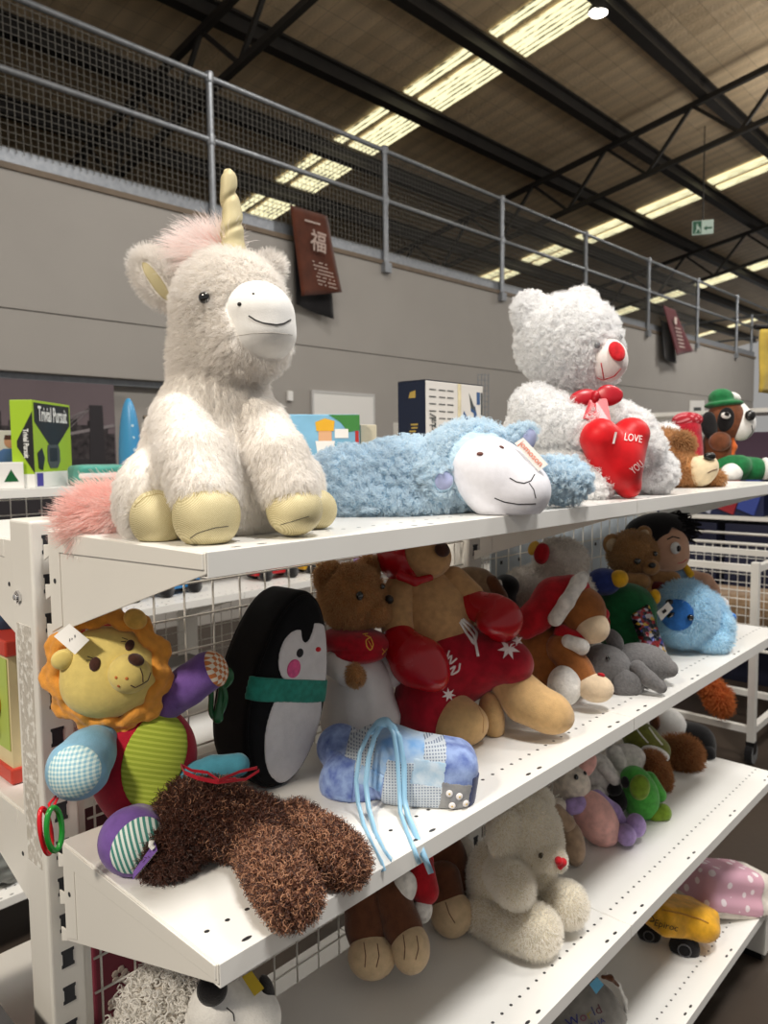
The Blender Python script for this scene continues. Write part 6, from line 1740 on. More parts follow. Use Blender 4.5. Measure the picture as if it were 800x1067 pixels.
# ================================================================== things on the bottom shelf
Z4 = .19
M_tyel = fabric('truck_yellow', (226, 166, 36), scale=40, bump=.2, rough=.7)
T = Toy('truck_cushion', 'yellow plush mining truck with black wheels on the bottom shelf', 'soft toy', (1.42, .10, Z4), 1.90)
tb = T.lump(T.uni(T.box(706, 954, 38, 15, 22, ang=-15, dd=2, yaw=24, r=7), T.ell(727, 962, 22, 16, 24, ang=-14, dd=-4), T.box(708, 946, 30, 8, 9, ang=-17, dd=22, yaw=24, r=6), k=5), .6, .12, 1); o = T.part('body', tb, M_tyel, 1.6)
T.line(tb, [(690, 948), (710, 952), (730, 958), (738, 962)], .9, solid('fold_amber', (176, 120, 24)), 'seam', o)
on_surface_text(T, tb, 'Epiroc', 694, 964.5, 9.5, -14, 'side_lettering', M_thread, o)
T.line(tb, [(676, 953), (680, 955), (682, 960), (677, 960)], .6, M_thread, 'side_emblem', o, n=3)
for x, y, r, dd in ((713, 987, 15, -12), (676, 972, 12, 10), (738, 974, 10, 26)):
    c = T.p(x, y, dd); ax = (-FWD - RIGHT * .4); ax = ax / np.linalg.norm(ax)
    ow = T.part('wheel', s_ell(c, np.array((r, r, 7)) * T.u, np.stack([np.cross(ax, UP) / np.linalg.norm(np.cross(ax, UP)), UP - ax * (UP @ ax), ax], 1)), M_bb, 1.3)
    MB().tube([c + ax * 7.0 * T.u + (np.cross(ax, UP) * math.cos(k * .524) + UP * math.sin(k * .524)) * r * .42 * T.u for k in range(12)], .7 * T.u, 6, closed=True).build('wheel_hub_ring', solid('hub_grey', (92, 92, 94), rough=.7), ow, smooth=True)
M_dots = None
def dots_mat():
    m, n, l, b = _new('pink_polka')
    tc = n.new('ShaderNodeTexCoord'); vo = n.new('ShaderNodeTexVoronoi'); vo.inputs['Scale'].default_value = 30; vo.inputs['Randomness'].default_value = .08
    l.new(tc.outputs['Object'], vo.inputs['Vector'])
    lt = n.new('ShaderNodeMath'); lt.operation = 'LESS_THAN'; lt.inputs[1].default_value = .28; l.new(vo.outputs['Distance'], lt.inputs[0])
    mx = n.new('ShaderNodeMix'); mx.data_type = 'RGBA'; mx.inputs[6].default_value = (*lin((206, 160, 176)), 1); mx.inputs[7].default_value = (*lin((236, 222, 226)), 1)
    l.new(lt.outputs[0], mx.inputs[0]); l.new(mx.outputs[2], b.inputs['Base Color']); b.inputs['Roughness'].default_value = .9
    return m
T = Toy('cushion', 'pink cushion with white dots and white border on the bottom shelf', 'cushion', (1.68, .09, Z4), 2.06)
cu = T.uni(T.box(756, 926, 45, 24, 24, ang=-14, dd=0, yaw=20, r=10), T.box(760, 938, 46, 8, 26, ang=-15, dd=-2, yaw=20, r=6), k=8)
cu = T.lump(cu, .9, .12, 1); o = T.part('cover', cu, fabric('cushion_white', (214, 206, 196), scale=30, bump=.2), 1.8)
T.part('dotted_panel', s_shell_patch(cu, T.box(750, 918, 38, 22, 60, ang=-16, dd=-8, yaw=20, r=1), .0012), dots_mat(), 1.4, o)
M_gbag = fabric('grey_cushion', (136, 132, 126), scale=30, bump=.15)
T = Toy('cushion', 'grey cushion with colourful stitched words and a blue tag at the bottom', 'cushion', (1.1, .13, Z4), 1.66)
cu = T.lump(T.uni(T.ell(606, 1058, 42, 38, 26, ang=-12), T.ell(616, 1084, 46, 40, 26), k=10), .6, .08, 1); o = T.part('cover', cu, M_gbag, 2)
T.part('white_edge', T.chain([(632, 1015, 2, 8), (644, 1026, 2, 8), (651, 1042, 2, 8), (653, 1062, 2, 8)]), M_trim, 1.2)
for i, (ch, c_) in enumerate(zip('World', ((40, 44, 120), (130, 62, 90), (150, 132, 60), (60, 66, 110), (96, 52, 60)))):
    on_surface_text(T, cu, ch, (597, 607, 613.5, 618, 623)[i], (1064, 1059.5, 1057, 1054, 1052)[i], 14, 25, 'stitched_letter', solid('letter_%d' % i, c_, rough=.8), o)
on_surface_text(T, cu, 'ALIA', 622, 1066, 8, 25, 'stitched_word', solid('letter_0', (40, 44, 120), rough=.8), o)
mb = MB(); mb.prism([T.p(614, 1026, -34), T.p(622, 1018, -34), T.p(629, 1026, -34), T.p(621, 1036, -34)], FWD * .0008); mb.build('blue_tag', solid('tag_blue', (92, 168, 206), rough=.6), T.e)
T.part('strap', T.chain([(628, 1018, 2, -8), (636, 1019, 2.4, -6), (644, 1027, 1.4, -2)]), M_dkbrown, 1.1)
# ================================================================== things on the other side and across the aisle
def bbox(name, label, cat, lo, hi, mat, group=None, bevel=.004):
    return tag(MB().box(lo, hi).build(name, mat, bevel=bevel), label, cat, group)

# maroon gift bag with white flowers behind the wire panel
M_maroon = fabric('maroon_paper', (120, 34, 56), scale=12, bump=.05, rough=.6)
t = empty('gift_bag', 'maroon gift bag with white flowers behind the wire panel at lower left', 'bag', (.17, .56, .55))
MB().box((.09, .47, .5505), (.38, .62, .88)).build('bag_body', M_maroon, t, bevel=.004)
for i, (x, z, r) in enumerate(((.11, .80, .012), (.15, .74, .022), (.20, .80, .012), (.13, .64, .014), (.25, .72, .024), (.18, .66, .011), (.28, .82, .013), (.12, .60, .012), (.30, .62, .012))):
    mb = MB()
    for k in range(5):
        a = 6.2832 * k / 5
        mb.lathe((x + r * .6 * math.cos(a), .4692, z + r * .6 * math.sin(a)), [(r * .42, 0), (r * .3, .0006)], 8, axis=(0, -1, 0))
    mb.build('printed_flower', M_print, t)
MB().tube([(.16 + .06 * math.cos(a), .55, .88 + .03 * math.sin(a)) for a in np.linspace(math.pi, 0, 14)], .006, 6).build('handle', M_maroon, t, smooth=True)
# red and green wooden toy and a blue cup on the other side's second shelf
M_redw = solid('red_paint', (196, 64, 48), rough=.4); M_lgreen = solid('lime_panel', (176, 196, 96), rough=.5); M_yelp = solid('yellow_peg', (222, 168, 44), rough=.4)
t = empty('wooden_toy', 'red framed wooden activity toy with green panel behind the end post', 'toy', (.09, .62, .95))
MB().box((.02, .56, .951), (.20, .70, .975)).build('red_base', M_redw, t, bevel=.003); MB().box((.02, .56, 1.145), (.20, .70, 1.17)).build('red_top', M_redw, t, bevel=.003)
MB().box((.025, .565, .975), (.195, .695, 1.145)).build('green_panel', solid('cream_panel', (222, 206, 160), rough=.5), t)
MB().box((.0235, .57, 1.0), (.0245, .62, 1.14)).build('green_print', M_lgreen, t)
MB().lathe((.0235, .615, 1.065), [(.018, 0), (.018, .010), (.012, .014)], 16, axis=(-1, 0, 0)).build('round_peg', M_yelp, t, smooth=True)
MB().obox((.017, .615, 1.045), (.004, 0, 0), (0, .010, 0), (0, .0, .028)).build('yellow_lever', M_yelp, t, bevel=.003)
t = empty('cup', 'blue plastic cup on the shelf left of the end post', 'cup', (.03, .66, 1.171))
MB().lathe((.06, .66, 1.1705), [(.024, 0), (.030, .06), (.032, .09), (.029, .09), (.022, .01)], 20).build('cup_body', solid('blue_cup', (60, 130, 170), rough=.3), t, smooth=True)
# clear plastic bag of bits on the lower shelf
t = empty('plastic_bag', 'crumpled grey plastic bag on the lowest far shelf left of the end post', 'bag', (.40, 1.72, .19))
soft('bag_body', s_lump(s_lump(s_ell((.40, 1.72, .262), (.16, .09, .068)), .012, 60, 3), .005, 150, 4), solid('bag_plastic', (120, 122, 118), rough=.2), t, .006)
# dark grey tub in the lower left corner
M_tub = fabric('dark_tub', (58, 56, 56), scale=20, bump=.05)
t = empty('storage_tub', 'dark grey fabric tub standing at the lower left of the end post', 'tub', (-.26, .34, 0))
tb_ = s_box((-.262, .34, .392), (.198, .34, .39), None, .05)
soft('tub_wall', s_lump(s_sub(tb_, s_box((-.262, .34, .50), (.18, .32, .42), None, .04), .004), .003, 14, 3), M_tub, t, .012)

# ---- on top of the far shelving
FT = 1.3505
M_lime2 = solid('box_lime', (156, 190, 40), rough=.35); M_bkbox = solid('box_black', (28, 28, 28), rough=.35); M_lett = solid('box_white_print', (224, 224, 220), rough=.5); M_viol = solid('box_violet', (70, 56, 150), rough=.4); M_gdev = solid('grey_device', (70, 74, 74), rough=.4)
hx = np.array((.729, .684, 0)); hx /= np.linalg.norm(hx); hy = np.array((-hx[1], hx[0], 0)); zz = np.array((0, 0, 1.))
bc = at(37, 505, 2.16); bc[2] = FT
t = empty('board_game_box', 'lime green and black trivia game box standing on the far shelving', 'box', tuple(bc))
W_, D_, H_ = .26, .064, .252
def bx(u, v, w): return bc + hx * u + hy * v + zz * w
mb = MB(); mb.obox(bx(W_ / 2, D_ / 2, H_ / 2), hx * W_ / 2, hy * D_ / 2, zz * H_ / 2); ob = mb.build('carton', M_lime2, t, bevel=.002)
def face_poly(pts, o, mat, name, fr=True):
    # polygons on the front (u,w) or the spine (v,w)
    P_ = [(bx(a, -o, b_) if fr else bx(-o, a, b_)) for a, b_ in pts]
    return MB().prism(P_, (hy if fr else hx) * o * .8).build(name, mat, t)
face_poly([(.01, .245), (.25, .245), (.25, .185), (.13, .105), (.01, .19)], .0008, M_bkbox, 'black_badge')
face_poly([(.0, .045), (.26, .045), (.26, .0), (.0, .0)], .0008, M_lett, 'white_foot_band'); face_poly([(.01, .042), (.05, .042), (.05, .004), (.01, .004)], .0014, M_viol, 'violet_square')
face_poly([(.09, .125), (.16, .125), (.17, .11), (.17, .075), (.15, .055), (.10, .055), (.085, .075), (.085, .11)], .0016, M_gdev, 'printed_device'); face_poly([(.10, .115), (.15, .115), (.15, .075), (.10, .075)], .0022, M_bkbox, 'printed_screen')
face_poly([(.02, .10), (.05, .115), (.065, .085), (.05, .05), (.025, .055)], .0016, M_bkbox, 'printed_badge')
lettering('Trivial Pursuit', 'title_lettering', bx(.13, -.0016, .212), hx, zz, .062, M_lett, t, sx=.56, bold=.0012)
face_poly([(.0, .22), (D_ * .74, .135), (D_ * .74, .118), (.0, .042)], .0008, M_bkbox, 'spine_badge', fr=False)
lettering('Trivial Pursuit', 'spine_lettering', bx(-.0016, .021, .128), -zz, -hy, .021, M_lett, t, sx=.7, bold=.0006)
face_poly([(0, .04), (D_, .04), (D_, 0), (0, 0)], .0008, M_lett, 'spine_foot_band', fr=False); face_poly([(.045, .038), (D_ - .003, .038), (D_ - .003, .004), (.045, .004)], .0014, M_viol, 'violet_square', fr=False)
# box with a printed photo of a man in blue, left of it
t = empty('picture_box', 'box printed with a smiling man in a blue shirt beside the trivia game', 'box', (.40, 1.78, FT))
mb = MB(); o_ = mb.box((.22, 1.80, FT), (.56, 1.86, FT + .17)).build('carton', solid('box_pale', (196, 190, 186), rough=.5), t, bevel=.002)
mb = MB(); mb.prism([(.46, 1.7994, FT + .045), (.545, 1.7994, FT + .045), (.545, 1.7994, FT + .10), (.525, 1.7994, FT + .115), (.485, 1.7994, FT + .115), (.46, 1.7994, FT + .10)], (0, .0004, 0)); mb.build('printed_shirt', solid('shirt_blue', (74, 104, 158), rough=.5), t)
mb = MB(); mb.lathe((.505, 1.7994, FT + .135), [(.018, 0), (.018, .0006)], 14, axis=(0, -1, 0)); mb.build('printed_face', solid('print_skin', (180, 130, 104)), t)
mb = MB(); mb.prism([(.487, 1.7986, FT + .142), (.524, 1.7986, FT + .142), (.52, 1.7986, FT + .156), (.49, 1.7986, FT + .156)], (0, .0004, 0)); mb.build('printed_hair', M_choc, t)
t = empty('carton', 'small white carton with a dark green triangle emblem by the trivia game', 'box', (.43, 1.66, FT))
MB().box((.405, 1.63, FT), (.475, 1.68, FT + .075)).build('carton_body', M_paper, t, bevel=.002); mb = MB(); mb.prism([(.42, 1.6294, FT + .02), (.46, 1.6294, FT + .02), (.44, 1.6294, FT + .055)], (0, .0004, 0)); mb.build('triangle_emblem', M_dgreen, t)
# teal and purple wipes packs
for nm, lab, x0, x1, y, m_ in (('wipes_pack', 'teal soft pack with a white band lying on the far shelving', .64, .80, 1.68, fabric('teal_pack', (78, 158, 144), scale=20, bump=.1, rough=.5)), ('wipes_pack', 'purple soft pack lying on the far shelving behind the unicorn', .83, .99, 1.70, fabric('purple_pack', (86, 56, 150), scale=20, bump=.1, rough=.45))):
    t = empty(nm, lab, 'pack', ((x0 + x1) / 2, y, FT), 'soft packs on the far shelving')
    s = s_lump(s_box(((x0 + x1) / 2, y, FT + .031), ((x1 - x0) / 2, .05, .031), None, .014), .002, 40, 2); soft('pack_body', s, m_, t, .006)
    if 'teal' in lab:
        soft('white_band', s_shell_patch(s, s_box(((x0 + x1) / 2, y, FT + .03), ((x1 - x0) / 2, .08, .008)), .001), M_paper, t, .003)
# blue moulded seat back standing on end, wooden rail beside it
t = empty('plastic_board', 'blue moulded plastic board standing on end on the far shelving behind the unicorn', 'board', (.90, 1.80, FT))
_se = s_ell((.895, 1.80, FT + .05), (.034, .05, .235)); sp_ = s_int(_se, s_half((0, 0, FT), (0, 0, -1), _se)); soft('board_shell', sp_, solid('seat_blue', (64, 140, 186), rough=.35), t, .006)
mb = MB()
for k in range(4):
    mb.lathe((.888, 1.752 + .004 * k, FT + .07 + k * .04), [(.005, 0), (.005, .004)], 8, axis=(-.6, -.8, 0))
mb.build('board_studs', solid('stud_pale', (170, 200, 216)), t)
t = empty('wooden_stand', 'small wooden frame with rails standing beside the blue plastic board', 'toy', (1.07, 1.80, FT))
for x in (.97, 1.16): MB().box((x, 1.79, FT), (x + .014, 1.81, FT + .235)).build('post', M_wood, t)
for z in (.05, .14, .22): MB().tube([(.95, 1.80, FT + z), (1.19, 1.80, FT + z)], .008, 8).build('rail', M_wood, t, smooth=True)

# blue picture box of building bricks
ax_ = np.array((RIGHT[0], RIGHT[1], 0)); ax_ /= np.linalg.norm(ax_); ax_ = ax_ * .97 + np.array((ax_[1], -ax_[0], 0)) * -.24; ax_ /= np.linalg.norm(ax_); ay_ = np.array((-ax_[1], ax_[0], 0))
ay_ = ay_ if ay_ @ FWD > 0 else -ay_
bl = at(252, 490, 1.53); bl[2] = 1.3305
t = empty('brick_set_box', 'light blue picture box of toy bricks standing behind the lamb', 'box', tuple(bl))
def lb(u, v, w): return bl + ax_ * u * .82 + ay_ * v + zz * w * .82
HH = .232; WW = .30
MB().obox(lb(WW / 2, .03, HH / 2), ax_ * WW * .41, ay_ * .03, zz * HH * .41).build('carton', fabric('box_sky', (126, 178, 208), scale=8, bump=.02, rough=.4), t, bevel=.002)
def lp_(pts, o, mat, name):
    sft = 0 if name in ('green_corner', 'side_strip') else .045
    return MB().prism([lb(a + sft, -o, b_) for a, b_ in pts], ay_ * o * .6).build(name, mat, t)
M_bgreen = solid('box_green', (64, 128, 62), rough=.4); M_figy = solid('figure_yellow', (226, 172, 48), rough=.4); M_figr = solid('figure_red', (176, 46, 40), rough=.4); M_figk = solid('figure_skin', (220, 170, 130), rough=.4)
lp_([(.22, HH - .001), (WW, HH - .001), (WW, HH - .04), (.27, HH - .045), (.25, HH - .02)], .0008, M_bgreen, 'green_corner')
lp_([(.0, .16), (.02, .178), (.07, .182), (.10, .165), (.085, .145), (.03, .135), (.0, .14)], .0008, M_mbrown, 'brand_blob')
lettering('OK', 'logo_letters', lb(.090, -.0016, .170), ax_, zz, .041, M_figy, t, bold=.0012); lp_([(.02, .138), (.075, .145), (.092, .155), (.09, .166), (.03, .158)], .0014, M_bgreen, 'logo_band'); lp_([(.062, .178), (.075, .192), (.09, .188), (.092, .170), (.075, .165)], .0018, M_viol, 'logo_figure')
lp_([(.145, .13), (.185, .13), (.19, .165), (.14, .165)], .001, M_paper, 'figure_torso'); lp_([(.148, .165), (.182, .165), (.182, .195), (.148, .195)], .001, M_figk, 'figure_head'); lp_([(.143, .19), (.187, .19), (.19, .215), (.165, .222), (.14, .212)], .0014, M_figy, 'figure_hair')
lp_([(.12, .09), (.215, .085), (.215, .125), (.12, .13)], .0009, M_gdev, 'printed_counter'); lp_([(.165, .10), (.195, .10), (.195, .128), (.165, .128)], .0014, M_paper, 'printed_screen')
for i, (u, w, m_) in enumerate(((.10, .095, M_figr), (.135, .075, M_figy), (.225, .085, M_figr), (.255, .09, M_figy), (.09, .07, M_figk))):
    lp_([(u - .02, w - .03), (u + .02, w - .03), (u + .022, w + .01), (u, w + .025), (u - .022, w + .01)], .0012 + i * .0002, m_, 'printed_figure')
lp_([(.19, .172), (.225, .172), (.225, .195), (.19, .195)], .001, M_paper, 'price_sticker'); lp_([(.288, .09), (.297, .09), (.297, .19), (.288, .19)], .001, M_figr, 'side_strip')
# beige carton beyond
b2 = at(376, 478, 1.62); b2[2] = 1.3305
t = empty('carton', 'plain beige carton just right of the brick set box', 'box', tuple(b2)); MB().obox(b2 + ax_ * .018 + ay_ * .03 + zz * .085, ax_ * .018, ay_ * .03, zz * .085).build('carton_body', fabric('beige_card', (190, 182, 160), scale=10, bump=.03), t, bevel=.002)

# iron box: navy end, white printed side
cb = at(444, 470, 2.0); cb[2] = 1.3305
_R = np.array((RIGHT[0], RIGHT[1], 0)); _R /= np.linalg.norm(_R); _F = np.array((-_R[1], _R[0], 0))
uw = _R * .65 + _F * .76; ue = -_R * .76 + _F * .65; uw /= np.linalg.norm(uw); ue /= np.linalg.norm(ue)
t = empty('iron_box', 'navy and white clothes iron carton taped shut standing behind the lamb', 'box', tuple(cb))
EW, SW, BH = .095, .275, .30
def ib(u, v, w): return cb + ue * u + uw * v + zz * w
MB().obox(ib(EW / 2, SW / 2, BH / 2), ue * EW / 2, uw * SW / 2, zz * BH / 2).build('carton', solid('iron_white', (214, 210, 204), rough=.5), t, bevel=.003)
M_navy = solid('iron_navy', (16, 26, 48), rough=.35); M_ironb = solid('iron_blue', (52, 84, 128), rough=.5); M_gpr = solid('gold_print', (170, 144, 70), rough=.4)
MB().obox(ib(EW / 2, -.0009, BH / 2), ue * (EW / 2 - .001), uw * .0008, zz * (BH / 2 - .001)).build('navy_end', M_navy, t)
MB().obox(ib(EW / 2, SW / 2, BH + .0009), ue * (EW / 2), uw * SW / 2, zz * .0008).build('navy_top', M_navy, t)
def ip(pts, o, mat, name): return MB().prism([ib(-o, a * .86, b_ + (.075 if name != 'text_line' and name != 'masking_tape' else 0)) for a, b_ in pts], ue * o * .6).build(name, mat, t)
for r_ in range(13):
    for cx_ in (.035, .085, .13):
        if r_ < 11 or cx_ < .1:
            ip([(cx_ - .018, .275 - r_ * .0095), (cx_ + .016, .275 - r_ * .0095), (cx_ + .016, .278 - r_ * .0095), (cx_ - .018, .278 - r_ * .0095)], .0008, M_gdev, 'text_line') if r_ % 2 == 0 else None
ip([(.205, .06), (.275, .06), (.285, .13), (.27, .165), (.245, .165), (.245, .15), (.262, .145), (.265, .125), (.225, .13), (.205, .15), (.20, .14), (.215, .12)], .0008, M_ironb, 'printed_iron')
ip([(.235, .20), (.275, .15), (.245, .16)], .0009, M_gdev, 'printed_steam'); ip([(.28, .17), (.30, .17), (.30, .205), (.28, .205)], .0008, M_ironb, 'printed_badge'); ip([(.095, .05), (.16, .05), (.16, .085), (.095, .085)], .0008, M_ironb, 'blue_panel'); ip([(.305, .14), (.315, .14), (.315, .205), (.305, .205)], .0008, M_gdev, 'printed_strip')
lettering('Personal', 'vertical_script', ib(-.0012, .030, .135), zz, -uw, .042, M_gdev, t, shear=.3)
ip([(.170, .05), (.187, .05), (.187, .299), (.170, .299)], .0014, fabric('masking_tape', (206, 194, 158), scale=30, bump=.1), 'masking_tape')
mb = MB()
for k in range(7):
    mb.obox(ib(EW * .42 + .004 * math.sin(k * 2), -.0022, .13 + k * .009), ue * (.012 - .001 * (k % 3)), uw * .0006, zz * .0022)
mb.build('gold_script', M_gpr, t)
MB().add([ib(EW * .35, -.0022, .255), ib(EW * .35, -.0022, .275), ib(EW * .55, -.0022, .27), ib(EW * .6, -.0022, .255)], [(0, 1, 2, 3)]).build('gold_emblem', M_gpr, t)
# pink and white checked cloth between the boxes
q = at(402, 480, 1.86); q[2] = 1.3305
t = empty('folded_cloth', 'pink and white checked cloth left of the iron box', 'cloth', tuple(q))
soft('cloth_pile', s_lump(s_box((q[0], q[1], 1.331 + .055), (.05, .05, .055), None, .03), .006, 40, 4), weave('pink_check', (206, 190, 184), (176, 112, 116), scale=40, kind='gingham', dirv=(1, 0, 0), dirw=(0, 0, 1)), t, .008)
# wire rack and shelf standing by the wall further right
t = empty('wire_rack', 'tall thin wire rack standing against the wall behind the iron box', 'rack', (5.6, 4.3, 0))
wr = at(500, 395, 7.1)
mb = MB()
for k in range(4):
    q = wr + ax_ * (-.02 + k * .035); mb.tube([(q[0], q[1], .002), (q[0], q[1], wr[2] + .05)], .005, 6)
mb.build('uprights', M_galv, t)
for k in range(9):
    a = wr + ax_ * -.02; b_ = wr + ax_ * .085; z_ = wr[2] + .04 - k * .05; MB().tube([(a[0], a[1], z_), (b_[0], b_[1], z_)], .004, 6).build('cross_wire', M_galv, t)
t = empty('white_shelving', 'white shelving with small goods far behind the bears', 'shelving', (4.6, 2.9, 0))
for k, z in enumerate((1.64, 1.28, .9, .5)):
    o = MB().box((3.7, 2.75, z - .03), (9.2, 3.1, z)).build('shelf', M_white, t)
for x in (3.7, 5.4, 7.2, 9.1): MB().box((x, 3.1, 0), (x + .05, 3.15, 1.66)).build('upright_post', M_white, t)
def goods(name, cat, lab, x, y, z, sx, sy, sz, rgb, group=None, kind='box'):
    t_ = empty(name, lab, cat, (x, y, z), group)
    if kind == 'box': MB().box((x - sx / 2, y - sy / 2, z + .0005), (x + sx / 2, y + sy / 2, z + sz)).build('carton_body', solid('goods_%d_%d_%d' % rgb, rgb, rough=.5), t_, bevel=.004)
    return t_
goods('carton', 'box', 'dark grey carton on the white shelving between the bear and beagle', 5.6, 2.9, 1.28, .3, .2, .16, (70, 66, 64))
goods('carton', 'box', 'white carton on the white shelving behind the dog in the green hat', 6.6, 2.9, 1.28, .35, .2, .20, (214, 210, 204))
t = empty('sign_card', 'pale round-cornered card on the white shelving above the red knitted hat', 'sign', (8.6, 2.85, 1.64))
mb = MB(); q = at(726, 428, 8.95); mb.obox((q[0], q[1], q[2]), ax_ * .10, ay_ * .006, zz * .12); o = mb.build('card', M_paper, t, bevel=.005); mb = MB(); mb.obox((q[0], q[1], q[2]) - ay_ * .007, ax_ * .05, ay_ * .0006, zz * .04); mb.build('card_print', M_gdev, o); MB().tube([(q[0], q[1], q[2] - .11), (q[0], q[1], 1.6405)], .006, 6).build('card_stem', M_galv, t)

# large city photo print on the wall at the left
M_pbg = fabric('print_grey_sky', (104, 92, 96), scale=2, bump=.0, rough=.7, var=.06); M_pdk = solid('print_dark', (40, 36, 40), rough=.7); M_pmd = fabric('print_mid', (70, 64, 66), scale=26, bump=0, rgb2=(34, 31, 34)); M_plt = solid('print_light', (128, 120, 122), rough=.7)
t = empty('wall_print', 'wide dark photo print of a city skyline and bridge on the left wall', 'picture', (1.6, 4.9, .9))
PY = 4.855
MB().box((.2, PY, .95), (2.42, 4.89, 1.98)).build('print_panel', M_pbg, t)
def pp(pts, o, mat, name): return MB().prism([(a, PY - o, b_) for a, b_ in pts], (0, o * .6, 0)).build(name, mat, t)
g = np.random.default_rng(5); pts = [(.2, .96)]; x = .2
while x < 2.40:
    w = .03 + g.random() * .07; hgt = 1.60 + g.random() * .20 - .03 * abs(x - 1.4)
    pts += [(x, hgt), (min(x + w, 2.41), hgt)]; x += w
pts += [(2.41, .96)]
pp(pts, .002, M_pmd, 'printed_skyline')
pp([(.2, .97), (2.41, .97), (2.41, 1.40), (1.9, 1.44), (1.2, 1.42), (.2, 1.40)], .004, M_pdk, 'printed_river')
pp([(1.55, 1.50), (2.41, 1.66), (2.41, 1.685), (1.55, 1.515)], .005, M_plt, 'printed_bridge_deck')
pp([(2.20, 1.0), (2.34, 1.0), (2.32, 1.82), (2.22, 1.82)], .006, M_pdk, 'printed_bridge_tower')
for k in range(5):
    a = 2.0 - .12 * k; pp([(a, 1.59 - .025 * k), (a + .004, 1.59 - .025 * k), (2.24, 1.80), (2.23, 1.80)], .0055, M_plt, 'printed_cable')

# ---- toy cars and bits on the second shelf of the far shelving, seen through the wire
def car(x, y, z, L, rgb, lab, rot=0):
    t_ = empty('toy_car', lab, 'toy', (x, y, z), 'toy vehicles across the aisle')
    c = math.cos(rot); s_ = math.sin(rot); X = np.array((c, s_, 0)); Y = np.array((-s_, c, 0)); B = np.array((x, y, z + .0008))
    m_ = solid('car_%d_%d_%d' % rgb, rgb, rough=.3)
    pr = [(-.5, .10), (-.5, .24), (-.34, .28), (-.22, .46), (.12, .46), (.26, .28), (.46, .24), (.5, .10)]
    MB().prism([B + X * a * L + zz * b_ * L - Y * .2 * L for a, b_ in pr], Y * .4 * L).build('car_body', m_, t_, bevel=.006)
    MB().prism([B + X * a * L + zz * b_ * L - Y * .205 * L for a, b_ in [(-.24, .28), (-.18, .42), (.10, .42), (.19, .28)]], Y * .41 * L).build('car_windows', M_bkbox, t_)
    for a in (-.3, .3):
        for q in (-.21, .21): MB().lathe(B + X * a * L + zz * .12 * L + Y * q * L, [(.12 * L, -.02), (.12 * L, .02)], 14, axis=Y).build('wheel', M_bb, t_, smooth=True)
    return t_
car(.80, 1.76, .95, .16, (120, 92, 168), 'purple toy vehicle behind the wire above the lion')
car(1.02, 1.77, .95, .20, (44, 124, 186), 'blue toy car behind the wire above the penguin', .1)
car(1.46, 1.76, .95, .20, (176, 26, 34), 'red toy truck behind the wire beside the tan teddy', -.1)
car(1.68, 1.76, .95, .16, (196, 150, 40), 'yellow toy vehicle behind the wire near the tan teddy')
goods('carton', 'box', 'lilac bottle box behind the wire left of the boxer', 1.98, 1.76, .95, .06, .08, .16, (160, 130, 176))
goods('carton', 'box', 'pale pink box behind the wire left of the boxer', 2.10, 1.78, .95, .09, .08, .20, (206, 176, 186))
for k, (x, rgb, w, h_, lab) in enumerate(((.55, (60, 62, 66), .25, .16, 'dark box on the lower shelf across the aisle'), (1.0, (120, 116, 112), .3, .14, 'grey box on the lower shelf across the aisle'), (1.5, (84, 30, 34), .22, .12, 'dark red box on the lower shelf across the aisle'), (2.0, (170, 166, 160), .3, .15, 'pale box on the lower shelf across the aisle'))):
    goods('carton', 'box', lab, x, 1.78, .55, w, .2, h_, rgb)
for k, (x, rgb, lab) in enumerate(((2.35, (150, 120, 96), 'fawn plush behind the wire beside the hen'), (2.62, (96, 80, 76), 'brown plush behind the wire beside the hen'), (2.9, (190, 178, 168), 'pale plush behind the wire beside the hen'))):
    t_ = empty('bear_plush', lab, 'soft toy', (x, 1.75, .95), 'plush toys across the aisle')
    m_ = fabric('far_plush_%d' % k, rgb, scale=40, bump=.4)
    soft('body', s_lump(s_ell((x, 1.77, 1.02), (.085, .07, .07)), .003, 40, k), m_, t_, .009); soft('head', s_ell((x, 1.74, 1.12), (.06, .055, .055)), m_, t_, .007)
    for s_ in (-1, 1): soft('ear', s_ball((x + s_ * .05, 1.75, 1.165), .022), m_, t_, .005)

# ---- right-hand background: white trolley frame, wire bins, navy crates, hanging orange plush, yellow garment
t = empty('clothes_trolley', 'white square-tube trolley frame on black castors at the right edge', 'trolley', (3.3, .6, 0))
LX, LY = 3.2, .49
V1 = np.array((LX, LY)); A1 = np.array((.0, 1.0)); A2 = np.array((1.0, 0.0))
for (x, y) in ((LX, LY), (LX, LY + 1.05), (LX + .55, LY), (LX + .55, LY + 1.05)):
    MB().bar((x, y, .10), (x, y, .93), .034, .034).build('upright_tube', M_white, t, bevel=.003)
    oc = MB().lathe((x, y - .016, .046), [(.045, 0), (.045, .032)], 18, axis=(0, 1, 0)).build('castor', M_bb, t, smooth=False); MB().box((x - .02, y - .018, .05), (x + .02, y + .018, .102)).build('castor_fork', M_black, oc)
for z in (.155, .90):
    for y in (LY, LY + 1.05): MB().bar((LX, y, z), (LX + .55, y, z), .03, .03).build('rail', M_white, t)
    for x in (LX, LX + .55): MB().bar((x, LY, z), (x, LY + 1.05, z), .03, .03).build('rail', M_white, t)
